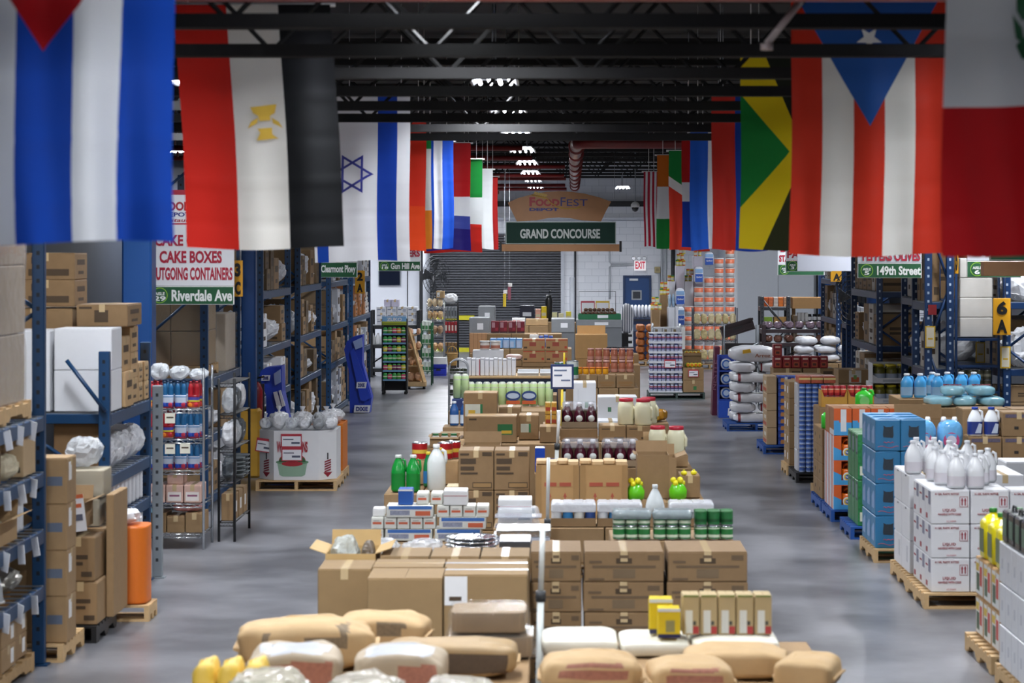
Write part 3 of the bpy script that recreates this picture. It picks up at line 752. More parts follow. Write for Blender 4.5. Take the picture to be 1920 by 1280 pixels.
aisle(566, 670, 440, 491, 520, 41.5, [(575, 660, 448, 464, 'CATERING'), (575, 662, 470, 485, 'SUPPLIES')], 'Clearmont Pkwy', '21', 'hanging aisle sign with the green Clearmont Pkwy plate')
aisle(709, 789, 430, 489, 508, 53, [(715, 784, 436, 449, 'BLENDERS'), (738, 788, 468, 485, 'JUICERS')], 'Gun Hill Ave', '18', 'hanging aisle sign with the green Gun Hill Ave plate')
G = C('c9cdd6', 0.5, var=0.02)
aisle(1608, 1728, 420, 493, 521, 28.8, [(1615, 1722, 446, 462, 'CAPERS'), (1617, 1725, 471, 489, 'PEPPERS OLIVES')], '149th Street', '5', 'hanging aisle sign for peppers and olives with the 149th Street plate', board=G)
aisle(1813, 1915, 430, 489, 520, 28.3, [(1820, 1900, 459, 480, 'CANDY')], None, '6', 'hanging aisle sign for candy, its plate cut by a wooden ledge', numx=1832, board=G)
aisle(1458, 1546, 430, 495, 516, 47.0, [(1461, 1540, 462, 472, 'MIX'), (1461, 1500, 478, 491, 'STARCH')], None, '2', 'white aisle sign behind two nearer signs, only its left edge showing')
aisle(1473, 1560, 430, 488, 509, 44.0, [(1475, 1530, 470, 484, 'PASTA')], None, '3', 'aisle sign for pasta half hidden behind the blank white sheet')
s = Sign('hanging_aisle_sign', 1552, 508, 41)
s.slab('board', 1495, 1607, 430, 507, SWHITE); s.text('BEANS, RICE', 1499, 1580, 459, 477, SRED, 0.03)
s.slab('blank_sheet', 1495, 1607, 478, 508, C('c2c6d2', 0.5, var=0.01), -0.004, 0.004, 0.0); s.wires((1505, 1597), 430)
s.done('hanging sign for beans with a blank white sheet over its lower half')

# the big wooden sign over the island
Y = 50
s = Sign('hanging_shop_sign', 1051, 471, Y)
WOODS = C('b07c4f', 0.5, var=0.15, scale=5)
arch = [(952, 380), (972, 371), (1000, 363.5), (1025, 359.5), (1048, 358), (1072, 359.5), (1097, 363), (1124, 370), (1146, 378), (1136, 396), (1127, 415), (1090, 413), (1068, 408.5), (1048, 407.5), (1028, 408.5), (1006, 413), (969, 415)]
mb = MB(); mb.prism([(s.x(a), s.z(b)) for a, b in arch], 0.0, 0.06); mb.build('arched_board', WOODS, s.root)
s.slab('name_board', 948, 1155, 415.5, 457.5, C('b9c6c0', 0.4, var=0), -0.01, 0.05)
s.slab('green_face', 949.5, 1153.5, 417, 456, DGREEN, -0.014, 0.005, 0.0)
s.text('GRAND CONCOURSE', 975, 1125, 429, 447, C('cfd5d2', 0.45, var=0), 0.035, -0.018)
s.slab('ledge', 941, 1161, 457.8, 471, WOODS, -0.12, 0.2)
for a in (937, 1161.5): s.slab('end_bracket', a, a + 4, 452, 472, INKB, -0.12, 0.22)
s.text('F', 992, 1003, 369.5, 386.5, LRED, 0.05); s.text('OOD', 1004, 1049, 373, 386.5, LRED, 0.05); s.text('F', 1050.5, 1060, 370, 386, LBLUE, 0.0)
s.text('EST', 1062, 1101, 373.5, 386, LBLUE, 0.0); s.text('DEPOT', 992, 1047, 389.5, 395.5, LBLUE, 0.05)
gold = C('c9a33a', 0.45, var=0)
w = MB()
for i in range(6):
 a, b = s.x(999 + 4 * i), s.z(365 + 0.9 * i)
 for sg in (1, -1): w.prism([(a, b), (a + 0.05, b + sg * 0.055 + 0.02), (a + 0.09, b + sg * 0.03)], -0.012, -0.004)
w.tube([(s.x(q), -0.008, s.z(v)) for q, v in ((997, 365), (1025, 371), (1032, 380), (1045, 388), (1060, 391), (1080, 391), (1089, 387))], 0.012, 6)
w.build('wheat_ear', gold, s.root)
s.wires((948, 1152), 372)
s.done('arched wooden shop sign over a dark green GRAND CONCOURSE board and ledge')
# second such sign at the right edge
s = Sign('hanging_shop_sign', 1910, 518, 27.2)
s.slab('name_board', 1856, 2010, 400, 489, C('b9c6c0', 0.4, var=0), 0.0, 0.05); s.slab('green_face', 1858, 2008, 402, 486, C('1f7058', 0.4), -0.004, 0.005, 0.0)
s.slab('ledge', 1841, 2020, 490, 517, C('bd8d66', 0.5, var=0.15, scale=5), -0.12, 0.2); s.wires((1870, 1990), 400)
s.done('green board over a pale wooden ledge, cut off by the right edge')

# yellow rack letters
def plate(x0, x1, yt, yb, Y, chars, label):
 s = Sign('hanging_rack_plate', (x0 + x1) / 2, yb, Y); s.slab('plate', x0, x1, yt, yb, YEL, 0, 0.012)
 n = len(chars); w = x1 - x0; h = (yb - yt) / n
 for i, ch in enumerate(chars): s.text(ch, x0 + w * 0.2, x1 - w * 0.2, yt + h * (i + 0.16), yt + h * (i + 0.9), INKB, 0.05)
 s.wires((x0 + w * 0.3, x1 - w * 0.3), yt)
 s.done(label)
plate(437, 455, 488, 556, 26.9, '3C', 'yellow rack plate partly behind the cake box sign')
plate(665.5, 684, 507, 550, 44.6, '2A', 'yellow rack plate reading 2 over A beside the Clearmont Pkwy sign')
plate(1557.5, 1580, 491, 528, 48.6, '2A', 'yellow rack plate showing a black A under the blank white sign')
plate(1862, 1895, 559, 628, 28.75, '6A', 'large yellow rack plate reading 6 over A on the blue rack')
plate(1790.5, 1797, 455, 513, 28.6, '5', 'narrow yellow rack plate seen nearly edge on beside a blue post')

# exit sign with its lamps and conduits on the back wall
s = Sign('hanging_exit_sign', 1200, 507, YB - 0.2)
s.slab('box', 1189.5, 1211, 488.5, 507, C('f2eff2', 0.4, var=0, emit=0.5), 0.0, 0.12); s.text('EXIT', 1191, 1209.5, 490, 504, C('d3183c', 0.4, var=0, emit=0.25), 0.03)
for q in (1188, 1198, 1208):
 m2 = MB(); m2.lathe([(0.02, 0), (0.06, 0.03), (0.065, 0.08), (0.05, 0.09)], 12); o = m2.build('lamp_head', C('b9bbc0', 0.3, 0.3), s.root, (s.x(q), 0.06, s.z(485))); o.rotation_euler = (math.pi / 2.2, 0, 0)
 m2 = MB(); m2.tube([(s.x(q), 0.06, s.z(489)), (s.x(q), 0.06, s.z(485))], 0.012, 6); m2.build('lamp_stalk', GREY, s.root)
s.done('white EXIT box with red letters and three lamp heads above the blue door')
def conduit(pts, r, label, mat=None, Y=YB - 0.05):
 mb = MB(); P = [(PX(a, Y), 0, PZ(b, Y)) for a, b in pts]; x0, z0 = P[0][0], min(p[2] for p in P)
 mb.tube([(p[0] - x0, 0, p[2] - z0) for p in P], r, 8)
 tag(mb.build('wall_conduit', mat or C('b2b6bc', 0.45), None, (x0, Y, z0)), label, 'pipe')
conduit([(1188, 496), (1146, 497), (1143.5, 500), (1143, 560)], 0.03, 'grey conduit bending down the wall beside the exit sign')
conduit([(1188, 494.5), (1146, 494), (1143, 491), (1142.5, 465)], 0.025, 'grey conduit bending up the wall beside the exit sign')
conduit([(1241, 640), (1241, 420)], 0.035, 'grey pipe up the block wall next to the cold store')
conduit([(1248, 640), (1248, 420)], 0.035, 'second grey pipe up the block wall next to the cold store')
conduit([(1236, 640), (1236, 512)], 0.03, 'short grey pipe under the beige wall box')
conduit([(1262, 640), (1262, 420)], 0.06, 'black pipe at the corner of the cold store', C('1d1c20', 0.5))
conduit([(1078.5, 640), (1078.5, 420)], 0.03, 'thin black cable running down the wall beside the roller door', C('2a2a30', 0.5))
conduit([(1073, 520), (1073, 640)], 0.08, 'pale downpipe on the wall beside the roller door', C('c9cdd4', 0.5))
b = bx(1227.5, 1238, 500, 511.5, YB - 0.12, 0.11, 'wall_mounted_box', C('a99a70', 0.5), None, 0.01); tag(b, 'small beige box fixed to the block wall right of the exit sign', 'box')
bx(1230, 1235.5, 503, 508.5, YB - 0.13, 0.01, 'cover', C('8b7d58', 0.5), b)
# dome camera and its bracket
s = Sign('hanging_security_camera', 1191, 390, 60)
m2 = MB(); m2.tube([(0, 0, 0.1), (0, 0, 5.499 - s.cz)], 0.015, 6); m2.build('drop_tube', STEEL, s.root)
m2 = MB(); m2.lathe([(0.1, 0.02), (0.11, 0.08), (0.07, 0.14), (0.02, 0.16)], 14); m2.build('shell', WHITE, s.root)
m2 = MB(); m2.lathe([(0.02, -0.09), (0.07, -0.06), (0.09, 0.0), (0.09, 0.02)], 14); m2.build('dome', C('17181c', 0.1), s.root)
s.done('white security camera with a black dome hanging by the narrow striped flag', 'camera')
# price card stands along the island's middle
def stand(px, Y, zb, ztop, zmid, label, card=None, lean=0.0, upper=None, r=0.016):
 root = empty('sign_stand', (PX(px, Y), Y, zb))
 m2 = MB(); m2.tube([(0, 0, 0.0), (lean * 0.6, 0, zmid - zb)], r * 1.35, 10); m2.build('lower_tube', C('c6cccb', 0.35, 0.2), root)
 m2 = MB(); m2.tube([(lean * 0.6, 0, zmid - zb), (lean, 0, ztop - zb)], r, 10); m2.build('upper_tube', upper or C('d9dedd', 0.35, 0.1), root)
 m2 = MB(); m2.tube([(lean * 0.6, 0, zmid - zb - 0.03), (lean * 0.6, 0, zmid - zb + 0.03)], r * 1.9, 10); m2.build('clamp', C('2f3236', 0.5), root)
 m2 = MB(); m2.lathe([(0.13, 0), (0.13, 0.01), (0.03, 0.03)], 16); m2.build('foot', C('55585c', 0.5), root)
 if card:
  w, h = card
  m2 = MB(); m2.box(lean - w / 2, lean + w / 2, -0.02, -0.008, ztop - zb - h * 0.1, ztop - zb + h * 0.9, 0, 0.004); m2.build('card_frame', C('24345f', 0.4), root)
  m2 = MB(); m2.box(lean - w / 2 + 0.025, lean + w / 2 - 0.025, -0.023, -0.02, ztop - zb - h * 0.1 + 0.025, ztop - zb + h * 0.9 - 0.03); m2.build('card', SHEET, root)
  m2 = MB()
  for i, (a, b) in enumerate(((0.15, 0.7), (0.15, 0.5), (0.45, 0.85))): m2.box(lean + w * (a - .5), lean + w * (b - .5), -0.025, -0.023, ztop - zb + h * (0.62 - 0.2 * i), ztop - zb + h * (0.68 - 0.2 * i))
  m2.build('card_print', C('5c6a8a', 0.6), root)
 tag(root, label, 'sign stand')
# ================================================================ racks
def upright(px, py, zt, mat, hole=True):
 mb = MB(); mb.box(px - 0.045, px + 0.045, py - 0.035, py + 0.035, 0.012, zt, 0, 0.006); mb.box(px - 0.07, px + 0.07, py - 0.06, py + 0.06, 0, 0.012)
 if hole:
  z = 0.15
  while z < zt - 0.05:
   mb.box(px - 0.012, px + 0.012, py - 0.0365, py - 0.034, z, z + 0.03, 1); z += 0.1
 return mb
def rack(x0, x1, y0, y1, levels, label, zt=3.9, mat=None, ties=None, group=None, deck=0.0, hole_mat=None):
 mat = mat or BLUE; hm = hole_mat or C('0a1420', 0.6)
 def make():
  w, d = x1 - x0, y1 - y0
  root = empty('pallet_rack')
  for yy in (0, d):
   for xx in (-w / 2 + 0.05, w / 2 - 0.05): upright(xx, yy, zt, mat).build('upright', [mat, hm], root)
   b = MB(); z = 0.3; up = True
   while z < zt - 0.5:
    a, c = (-w / 2 + 0.05, w / 2 - 0.05) if up else (w / 2 - 0.05, -w / 2 + 0.05)
    b.tube([(a, yy, z), (c, yy, z + 0.75)], 0.018, 6); z += 0.75; up = not up
   b.build('brace', mat, root)
  for L in levels:
   for xx in (-w / 2 + 0.03, w / 2 - 0.03):
    b = MB(); b.box(xx - 0.025, xx + 0.025, 0.04, d - 0.04, L - 0.1, L, 0, 0.006); b.build('beam', mat, root)
   b = MB(); b.box(-w / 2 + 0.06, w / 2 - 0.06, 0.03, 0.08, L - 0.08, L, 0, 0.005); b.build('end_tie', mat, root)
   b = MB(); n = 10
   for i in range(n + 1): b.box(-w / 2 + 0.005, w / 2 - 0.005, 0.06 + (d - 0.16) * i / n, 0.1 + (d - 0.16) * i / n, L, L + 0.008)
   b.build('shelf_deck', STEEL, root)
  return root
 return tag_loc(make(), ((x0 + x1) / 2, y0, 0), label, 'rack', group)
def tag_loc(o, loc, label, cat, group=None):
 o.location = loc; return tag(o, label, cat, group)
def m_wrapped(w, d, h, nx, nz, box, film, seed):
 root = empty('wrapped_load')
 for i in range(nx):
  for k in range(nz):
   mb = MB(); a = -w / 2 + w * i / nx; mb.box(a + 0.004, a + w / nx - 0.004, -d / 2 + 0.01, d / 2 - 0.01, h * k / nz, h * (k + 1) / nz - 0.006, 0, 0.008)
   o = mb.build('box', box, root)
 fm = MB(); rings = []; off = Vector((seed * 2.1, 0, 0)); n = 8
 for j in range(22):
  z = h * j / 21
  r = []
  for p in rrect(0, 0, w + 0.03, d + 0.03, 0.05, z, n):
   q = noise.noise(Vector(p) * 4 + off) * 0.02 + noise.noise(Vector(p) * 14 + off) * 0.012
   L = math.hypot(p[0], p[1]); r.append((p[0] * (1 + q / L) , p[1] * (1 + q / L), p[2]))
  rings.append(r)
 fm.loft(rings, 0, False, True); fm.build('film', film, root)
 return root
WRAPF = C('d0ccc6', 0.06, var=0.1, scale=6, bump=0.6, alpha=0.16)
def wrapped(w, d, h, nx, nz, box, loc, label, seed, film=None, rz=0, group=None):
 film = film or WRAPF
 return inst(('wrapped', w, d, h, nx, nz, box.name, seed, film.name), lambda: m_wrapped(w, d, h, nx, nz, box, film, seed), loc, label, 'wrapped load', group, rz)
def m_wire(w, d, zs, h, mat, wheels=False):
 root = empty('wire_shelving')
 for xx in (-w / 2, w / 2):
  for yy in (-d / 2, d / 2):
   p = MB(); p.lathe([(0.014, 0.0), (0.014, h), (0.008, h + 0.01)], 8, xx, yy); p.build('post', mat, root)
 for z in zs:
  s = MB()
  for yy in (-d / 2, d / 2):
   s.tube([(-w / 2, yy, z - 0.006), (w / 2, yy, z - 0.006)], 0.005, 5); s.tube([(-w / 2, yy, z - 0.04), (w / 2, yy, z - 0.04)], 0.005, 5)
   m = 10; s.tube([(-w / 2 + w * i / m, yy, z - (0.04 if i % 2 else 0.006)) for i in range(m + 1)], 0.004, 4)
  for xx in (-w / 2, w / 2): s.tube([(xx, -d / 2, z - 0.006), (xx, d / 2, z - 0.006)], 0.006, 5)
  m = 12
  for i in range(1, m): s.tube([(-w / 2 + w * i / m, -d / 2, z - 0.004), (-w / 2 + w * i / m, d / 2, z - 0.004)], 0.003, 4)
  s.build('wire_shelf', mat, root)
 return root
def wire(x0, x1, y0, y1, zs, h, label, mat=None):
 o = m_wire(x1 - x0, y1 - y0, zs, h, mat or CHROME)
 return tag_loc(o, ((x0 + x1) / 2, (y0 + y1) / 2, 0), label, 'shelving')
TXT3 = [(0.08, 0.45, 0.78, 0.86, INK), (0.62, 0.92, 0.78, 0.88, INK), (0.3, 0.7, 0.4, 0.55, INK), (0.08, 0.5, 0.12, 0.18, INK)]
TXT2 = [(0.2, 0.8, 0.5, 0.6, INK), (0.2, 0.65, 0.36, 0.44, INK), (0.6, 0.92, 0.1, 0.22, INK)]
TXT1 = [(0.55, 0.92, 0.12, 0.26, INK), (0.1, 0.4, 0.75, 0.82, INK)]
SIDE = [(0.2, 0.8, 0.55, 0.75, INK), (0.3, 0.7, 0.2, 0.32, INK)]
NONE = []
def fill(xa, xb, ya, yb, z, hmax, where, rd, mats=(KRAFT, KRAFT2), bags=0.25, face='right', n=None, group=None):
 """cartons and bagged goods side by side along a shelf; where = words that single the shelf out"""
 y = ya; i = 0; things = []
 while y < yb - 0.25:
  d = min(rd.uniform(0.35, 0.6), yb - y)
  h = hmax * rd.uniform(0.6, 0.95)
  ww = rd.uniform(0.75, 1.0) * (xb - xa)
  x0, x1 = (xb - ww, xb) if face == 'right' else (xa, xa + ww)
  o = ORD[min(i, 15)]
  if rd.random() < bags:
   bag(round(ww, 1), round(d - 0.04, 1), round(h * 0.9, 1), ((x0 + x1) / 2, y + d / 2, z), f'clear white goods bag, {o} along the {where}', rd.randint(1, 5), FILM2, knot=False)
  elif rd.random() < 0.45 and h > 0.3:
   hh = h / 2; mt = rd.choice(mats)
   carton(x0, x1, y, y + d, z, z + hh, f'brown carton under another, {o} along the {where}', mat=mt, prt=rd.choice((TXT1, TXT2, TXT3)), sides=SIDE)
   carton(x0, x1 - 0.02, y, y + d, z + hh + 0.001, z + 2 * hh, f'brown carton atop another, {o} along the {where}', mat=mt, prt=rd.choice((TXT1, TXT2, NONE)), sides=SIDE)
  else:
   carton(x0, x1, y, y + d, z, z + h, f'single carton, {o} along the {where}', mat=rd.choice(mats), prt=rd.choice((TXT1, TXT2, TXT3)), sides=SIDE)
  y += d + rd.uniform(0.01, 0.06); i += 1
rd = random.Random(5); KD = C('66533b', 0.75, var=0.15)

# ---------------------------------------------------------------- nearest rack on the left
LX = -3.68
rack(-4.95, LX, 15.2, 17.4, (0.575, 0.98, 1.39, 1.79), 'blue pallet rack nearest the camera at the left edge')
P1 = pallet(-4.85, -3.72, 15.45, 17.1, 'wooden pallet under the shrink-wrapped load on the top beams of the nearest left rack', WOOD, 1.8)
wrapped(1.08, 1.5, 1.9, 2, 4, C('b9a890', 0.6), (-4.28, 16.25, 1.935), 'tall beige shrink-wrapped load on the nearest left rack', 3, C('dcdce0', 0.08, var=0.1, scale=6, bump=0.6, alpha=0.3))
carton(-4.0, -3.72, 16.85, 17.25, 1.4, 1.68, 'pale carton at the far end of the shelf under the shrink-wrapped load', mat=C('c9ae88', 0.7), prt=TXT1)
carton(-4.5, -3.76, 15.95, 16.35, 1.4, 1.66, 'dark brown carton behind the clear bag, shelf under the shrink-wrapped load', mat=KRAFT2)
bag(0.42, 0.42, 0.27, (-4.02, 15.68, 1.402), 'large clear plastic bag bulging from the shelf under the shrink-wrapped load', 2)
bag(0.34, 0.3, 0.2, (-3.87, 16.6, 1.4), 'cream paper parcel lying open on the shelf under the shrink-wrapped load', 7, C('ddd2b4', 0.6), cat='parcel', name='paper_parcel', knot=False)
bag(0.5, 0.45, 0.3, (-3.95, 15.7, 0.99), 'clear plastic bag of lids on the third shelf up of the nearest left rack', 4)
opened(-4.2, -3.74, 16.15, 16.75, 0.99, 1.15, 'open display box of cream wrapped goods on the nearest left rack', mat=KRAFT3)
for i in range(4): bag(0.17, 0.22, 0.14, (-4.07 + 0.2 * (i % 2), 16.31 + 0.26 * (i // 2), 1.0), f'cream wrapped parcel in the open display box, {ORD[i]} from the camera', 8, C('e2d8bd', 0.5), cat='parcel', name='paper_parcel', knot=False)
def m_dome():
 return m_parts('plastic_dome', [('plastic_dome', lat([(0.085, 0), (0.09, 0.02), (0.075, 0.14), (0.045, 0.24), (0.02, 0.27)], 14), C('dfe6ee', 0.08, var=0, alpha=0.5)), ('rim', lat([(0.1, 0.0), (0.1, 0.012)], 14), WHITE)])
for i in range(5):
 inst(('dome',), m_dome, (-3.86, 15.5 + 0.24 * i, 0.585), f'clear plastic dome, {ORD[i]} from the camera, lowest beam of the nearest left rack', 'plastic dome', 'plastic domes on the lowest beam')
for i in range(3): inst(('sleeve',), lambda: m_parts('cup_sleeve', [('cup_sleeve', lat([(0.05, 0), (0.055, 0.02), (0.055, 0.33), (0.03, 0.36)], 12), FILM2)]), (-3.84, 16.88 + 0.13 * i, 1.0), f'tall plastic sleeve of cups, {ORD[i]} from the camera beside the cream parcels', 'cup sleeve', 'cup sleeves by the cream parcels')
bag(0.4, 0.3, 0.18, (-3.95, 16.95, 0.585), 'heap of loosely wrapped foil trays at the end of the lowest beam, nearest left rack', 6, C('a9a79f', 0.3, 0.4, bump=0.4), knot=False)
pallet(-4.85, -3.72, 15.3, 17.2, 'wooden floor pallet inside the nearest left rack', WOOD2)
for i in range(4):
 y0 = 15.35 + 0.44 * i
 for k in range(2 if i != 1 else 1):
  carton(-4.2, -3.73 - 0.02 * (i % 2), y0, y0 + 0.43, 0.135 + 0.165 * k, 0.3 + 0.165 * k, f'white-labelled brown carton, floor of the nearest left rack, {ORD[i]} from the camera, {lev(k, 2)} layer', 'cartons on the floor pallet of the nearest left rack', mat=(KRAFT, KRAFT2)[i % 2], sticker=(0.6, 0.9, 0.3, 0.8), sides=[(0.65, 0.85, 0.2, 0.8, WHITE)])
def tag_card(x, y, z, label, w=0.07, h=0.13, mat=SHEET, tilt=0.1):
 mb = MB(); mb.box(-0.002, 0.002, -w / 2, w / 2, -h, 0); mb.box(0.002, 0.003, -w / 3, w / 3, -h * 0.5, -h * 0.35, 1)
 o = mb.build('hanging_price_tag', [mat, C('8c8f98', 0.6)], None, (x, y, z)); o.rotation_euler = (tilt, 0, 0.9)
 return tag(o, label, 'price tag')
k = 0
for L in (0.575, 0.98, 1.39, 1.79):
 for j in range(4):
  tag_card(LX + 0.02, 15.65 + 0.42 * j, L - 0.005, f'white price tag, {("lowest", "second lowest", "third lowest", "top")[k]} beam of the nearest left rack, {ORD[j]} from the camera', tilt=(-0.25, 0.1, 0.2, -0.1)[(j + k) % 4])
 k += 1
# floor goods between the first two racks
pallet(-4.5, -3.58, 17.5, 18.3, 'light wooden pallet on the floor in front of the nearest left rack end', WOOD)
for i in range(4):
 carton(-3.98, -3.56, 17.56, 17.9, 0.135 + 0.335 * i, 0.135 + 0.335 * (i + 1), f'narrow brown carton, {lev(i, 4)} of the column next to the nearest rack end', 'carton column by the nearest rack end', prt=[(0.65, 0.92, 0.4, 0.6, C('5b6577', 0.6))], sides=[(0.2, 0.5, 0.5, 0.9, WHITE)], mat=KRAFT)
pallet(-4.6, -3.5, 18.36, 19.2, 'black plastic pallet under the stacked cartons beside the orange bin', BLACKP)
for i, (a, b, z0, z1, m, w) in enumerate(((-4.4, -3.78, .135, .5, KRAFT2, 'wide'), (-3.76, -3.5, .135, .46, KRAFT, 'narrow'), (-4.4, -3.8, .505, .86, KRAFT, 'wide'), (-3.78, -3.52, .465, .8, KRAFT2, 'narrow'))):
 carton(a, b, 18.4, 18.78, z0, z1, f'{w} brown carton in the {("lower", "lower", "upper", "upper")[i]} layer on the black pallet beside the orange bin', mat=m, prt=TXT2 if i % 2 else NONE)
opened(-4.25, -3.6, 18.42, 18.76, 0.865, 1.06, 'torn open brown carton with price cards, on the black pallet stack', mat=KRAFT2, front=False)
for j, (x, z) in enumerate(((-3.9, 0.98), (-3.7, 1.12))):
 mb = MB(); mb.box(-0.09, 0.09, -0.003, 0.0, -0.28, 0); mb.box(-0.07, 0.07, -0.004, -0.003, -0.1, -0.07, 1); mb.box(-0.05, 0.07, -0.004, -0.003, -0.2, -0.15, 2); mb.box(-0.09, 0.09, -0.004, -0.003, -0.03, 0, 1 + (j == 0))
 o = mb.build('hanging_price_card', [SHEET, C('c8623a', 0.5), C('5d6173', 0.5)], None, (x, 18.395, z)); o.rotation_euler = (0, 0.12 * (1 - 2 * j), 0)
 tag(o, ('white price card hanging low on the torn open carton', 'white price card with an orange heading hanging on the torn open carton')[j], 'price card')
for i in range(2):
 wrapped(0.56, 0.36, 0.22, 1, 1, C('a39a84', 0.6), (-3.86 + 0.03 * i, 19.1, 0.822 + 0.226 * i), f'film wrapped grey-beige box, {lev(i, 2)} one of two behind the torn open carton', 4 + i)
carton(-4.25, -3.52, 18.83, 19.3, 0.135, 0.815, 'tall plain carton carrying the two film wrapped boxes', mat=KRAFT2)
mb = MB(); mb.box(-0.03, 0.03, -0.3, 0.3, 0, 0.95, 0, 0.006)
tag(mb.build('flattened_carton', KRAFT, None, (-3.47, 19.05, 0.14)), 'flattened carton standing upright between the stack and the orange bin', 'cardboard')
pallet(-4.2, -3.28, 19.42, 19.82, 'short wooden pallet under the orange bin in the left aisle', WOOD)
mb = MB(); mb.loft([rrect(0, 0, 0.62, 0.36, 0.09, z) for z in (0, 0.02, 0.6, 0.62)], 0, True, True)
ob = mb.build('orange_bin', band_mat('orangebin', 'd9701c', [(.3, .33, 'c45e12'), (.6, .63, 'c45e12')], 0), None, (-3.62, 19.62, 0.14))
bag(0.5, 0.3, 0.14, (-3.62, 19.62, 0.762), 'white plastic bag on top of the orange bin in the left aisle', 9, FILM2, knot=False)
tag(ob, 'orange bin on a short pallet in the left aisle, beside the second rack', 'bin')
# ---------------------------------------------------------------- second rack on the left
rack(-4.9, LX, 19.92, 21.9, (0.16, 0.755, 1.12, 1.63), 'blue pallet rack holding two big white boxes, second along the left aisle', zt=2.15)
WB = C('dfe1e6', 0.5, var=0.03)
for i in range(2):
 carton(-4.17, -3.69, 20.02, 20.5, 1.645 + 0.345 * i, 1.645 + 0.345 * (i + 1), f'big plain white box, {lev(i, 2)} of two on the top beams of the second left rack', mat=WB, tape=False)
carton(-4.5, -4.2, 20.02, 20.5, 1.645, 2.32, 'tall white box half hidden behind the blue post of the nearest left rack', mat=WB, tape=False)
mb = MB(); mb.tube([(0, 0, 0), (0.32, 0, -0.42)], 0.018, 6); tag(mb.build('hanging_brace_bar', BLUE, None, (-4.03, 19.855, 2.08)), 'loose blue brace bar slanting across the big white boxes', 'bar')
ctn(100, 190, 785, 872, 20.02, 0.05, 'wide brown carton under the top beams of the second left rack, below the white boxes', mat=C('7d5f3e', 0.8, var=0.15), z0=1.13)
for r, (ya, yb, n, zz) in enumerate(((20.55, 20.95, 2, .3), (20.97, 21.35, 3, .225), (21.37, 21.6, 2, .17))):
 for k in range(n):
  carton(-4.1, -3.7 + 0.03 * (k == 0) * (r == 0), ya, yb, 1.645 + zz * k, 1.645 + zz * (k + 1), f'small brown carton behind the big white boxes, {ORD[r]} column from the camera, {lev(k, n)} layer', 'small cartons behind the white boxes', mat=KRAFT3, sides=SIDE, prt=TXT1)
for k in range(2): carton(-3.98, -3.69, 21.63, 21.85, 1.645 + .17 * k, 1.645 + .17 * (k + 1), f'small brown carton at the far end of the second left rack, {lev(k, 2)} of two', mat=KRAFT3, sides=SIDE)
for k in range(3): carton(-4.8, -4.13, 20.6, 21.3, 1.645 + .28 * k, 1.645 + .28 * (k + 1), f'wide brown carton hidden low behind the big white boxes, {lev(k, 3)} of three', mat=KRAFT2)
carton(-4.1, -3.66, 20.6, 21.3, 2.33, 2.52, 'long printed brown carton lying on the small cartons, beside the blue column', mat=KRAFT2, prt=[(0.35, 0.62, 0.2, 0.75, INK), (0.05, 0.3, 0.8, 0.9, INK)], sides=SIDE)
for k in range(2): carton(-4.62, -4.12, 20.65, 21.2, 2.5 + .23 * k, 2.5 + .23 * (k + 1), f'printed carton left of the long one, {lev(k, 2)} of two, second left rack', mat=KRAFT2, prt=[(0.25, 0.5, 0.6, 0.85, INK), (0.2, 0.9, 0.15, 0.4, INK)], sides=SIDE)
for k in range(3): carton(-4.86, -4.64, 20.1, 20.6, 2.33 + .25 * k, 2.33 + .25 * (k + 1), f'narrow brown carton next to the nearest rack post, {lev(k, 3)} of the high column', mat=KRAFT3, prt=TXT1, sides=SIDE)
def m_sleeve(h, r=0.042):
 return m_parts('cup_sleeve', [('cup_sleeve', lat([(r * 0.8, 0)] + [(r * (1 + 0.06 * (i % 2)), h * (0.04 + 0.9 * i / 14)) for i in range(15)] + [(r * 0.5, h * 0.98)], 12), C('e3e5ea', 0.3, var=0.05, bump=0.2)), ('rim', lat([(r * 1.1, h * 0.94), (r * 1.1, h * 0.96)], 12), WHITE)])
for L, hh, w in ((0.17, 0.48, 'lowest'), (0.765, 0.26, 'middle')):
 for i in range(9):
  for j in range(2):
   if L < 0.2 and i == 0: continue
   inst(('slv', hh), lambda: m_sleeve(hh), (-3.76 - 0.1 * j, 20.15 + 0.19 * i, L + 0.003), f'white cup stack, {w} shelf of the second left rack, {ORD[i]} from the camera, {("front", "rear")[j]} file', 'cup stack', f'cup stacks on the {w} shelf')
carton(-4.0, -3.72, 20.0, 20.22, 0.173, 0.43, 'small brown carton beside the white cup stacks, lowest shelf of the second left rack', mat=KRAFT2)
for i in range(5): bag(0.36, 0.34, 0.3 - 0.03 * (i % 2), (-3.88, 20.24 + 0.36 * i, 1.133), f'clear bag under the top beams of the second left rack, {ORD[i]} from the camera', (2, 4, 6, 9, 11)[i], FILM2, knot=False)
bag(0.5, 0.5, 0.32, (-4.28, 16.05, 0.587), 'cloudy plastic bag behind the plastic domes on the nearest left rack', 13, FILM2, knot=False)
bag(0.3, 0.36, 0.24, (-3.75, 19.15, 1.276), 'clear plastic film bunched on top of the two wrapped boxes', 15, FILM, knot=False)
for i in range(4): bag(0.22, 0.36, 0.1, (-3.85, 20.3 + 0.42 * i, 1.013), f'flat clear bag on cup stacks of the second left rack, {ORD[i]} from the camera', (3, 5, 7, 10)[i], FILM, knot=False)
mb = upright(0, 0, 1.75, C('8f979c', 0.4, 0.4)); tag(mb.build('shelf_post', [C('8f979c', 0.4, 0.4), C('2b2f33', 0.6)], None, (-3.64, 22.02, 0)), 'grey slotted steel post at the far end of the second left rack', 'post')

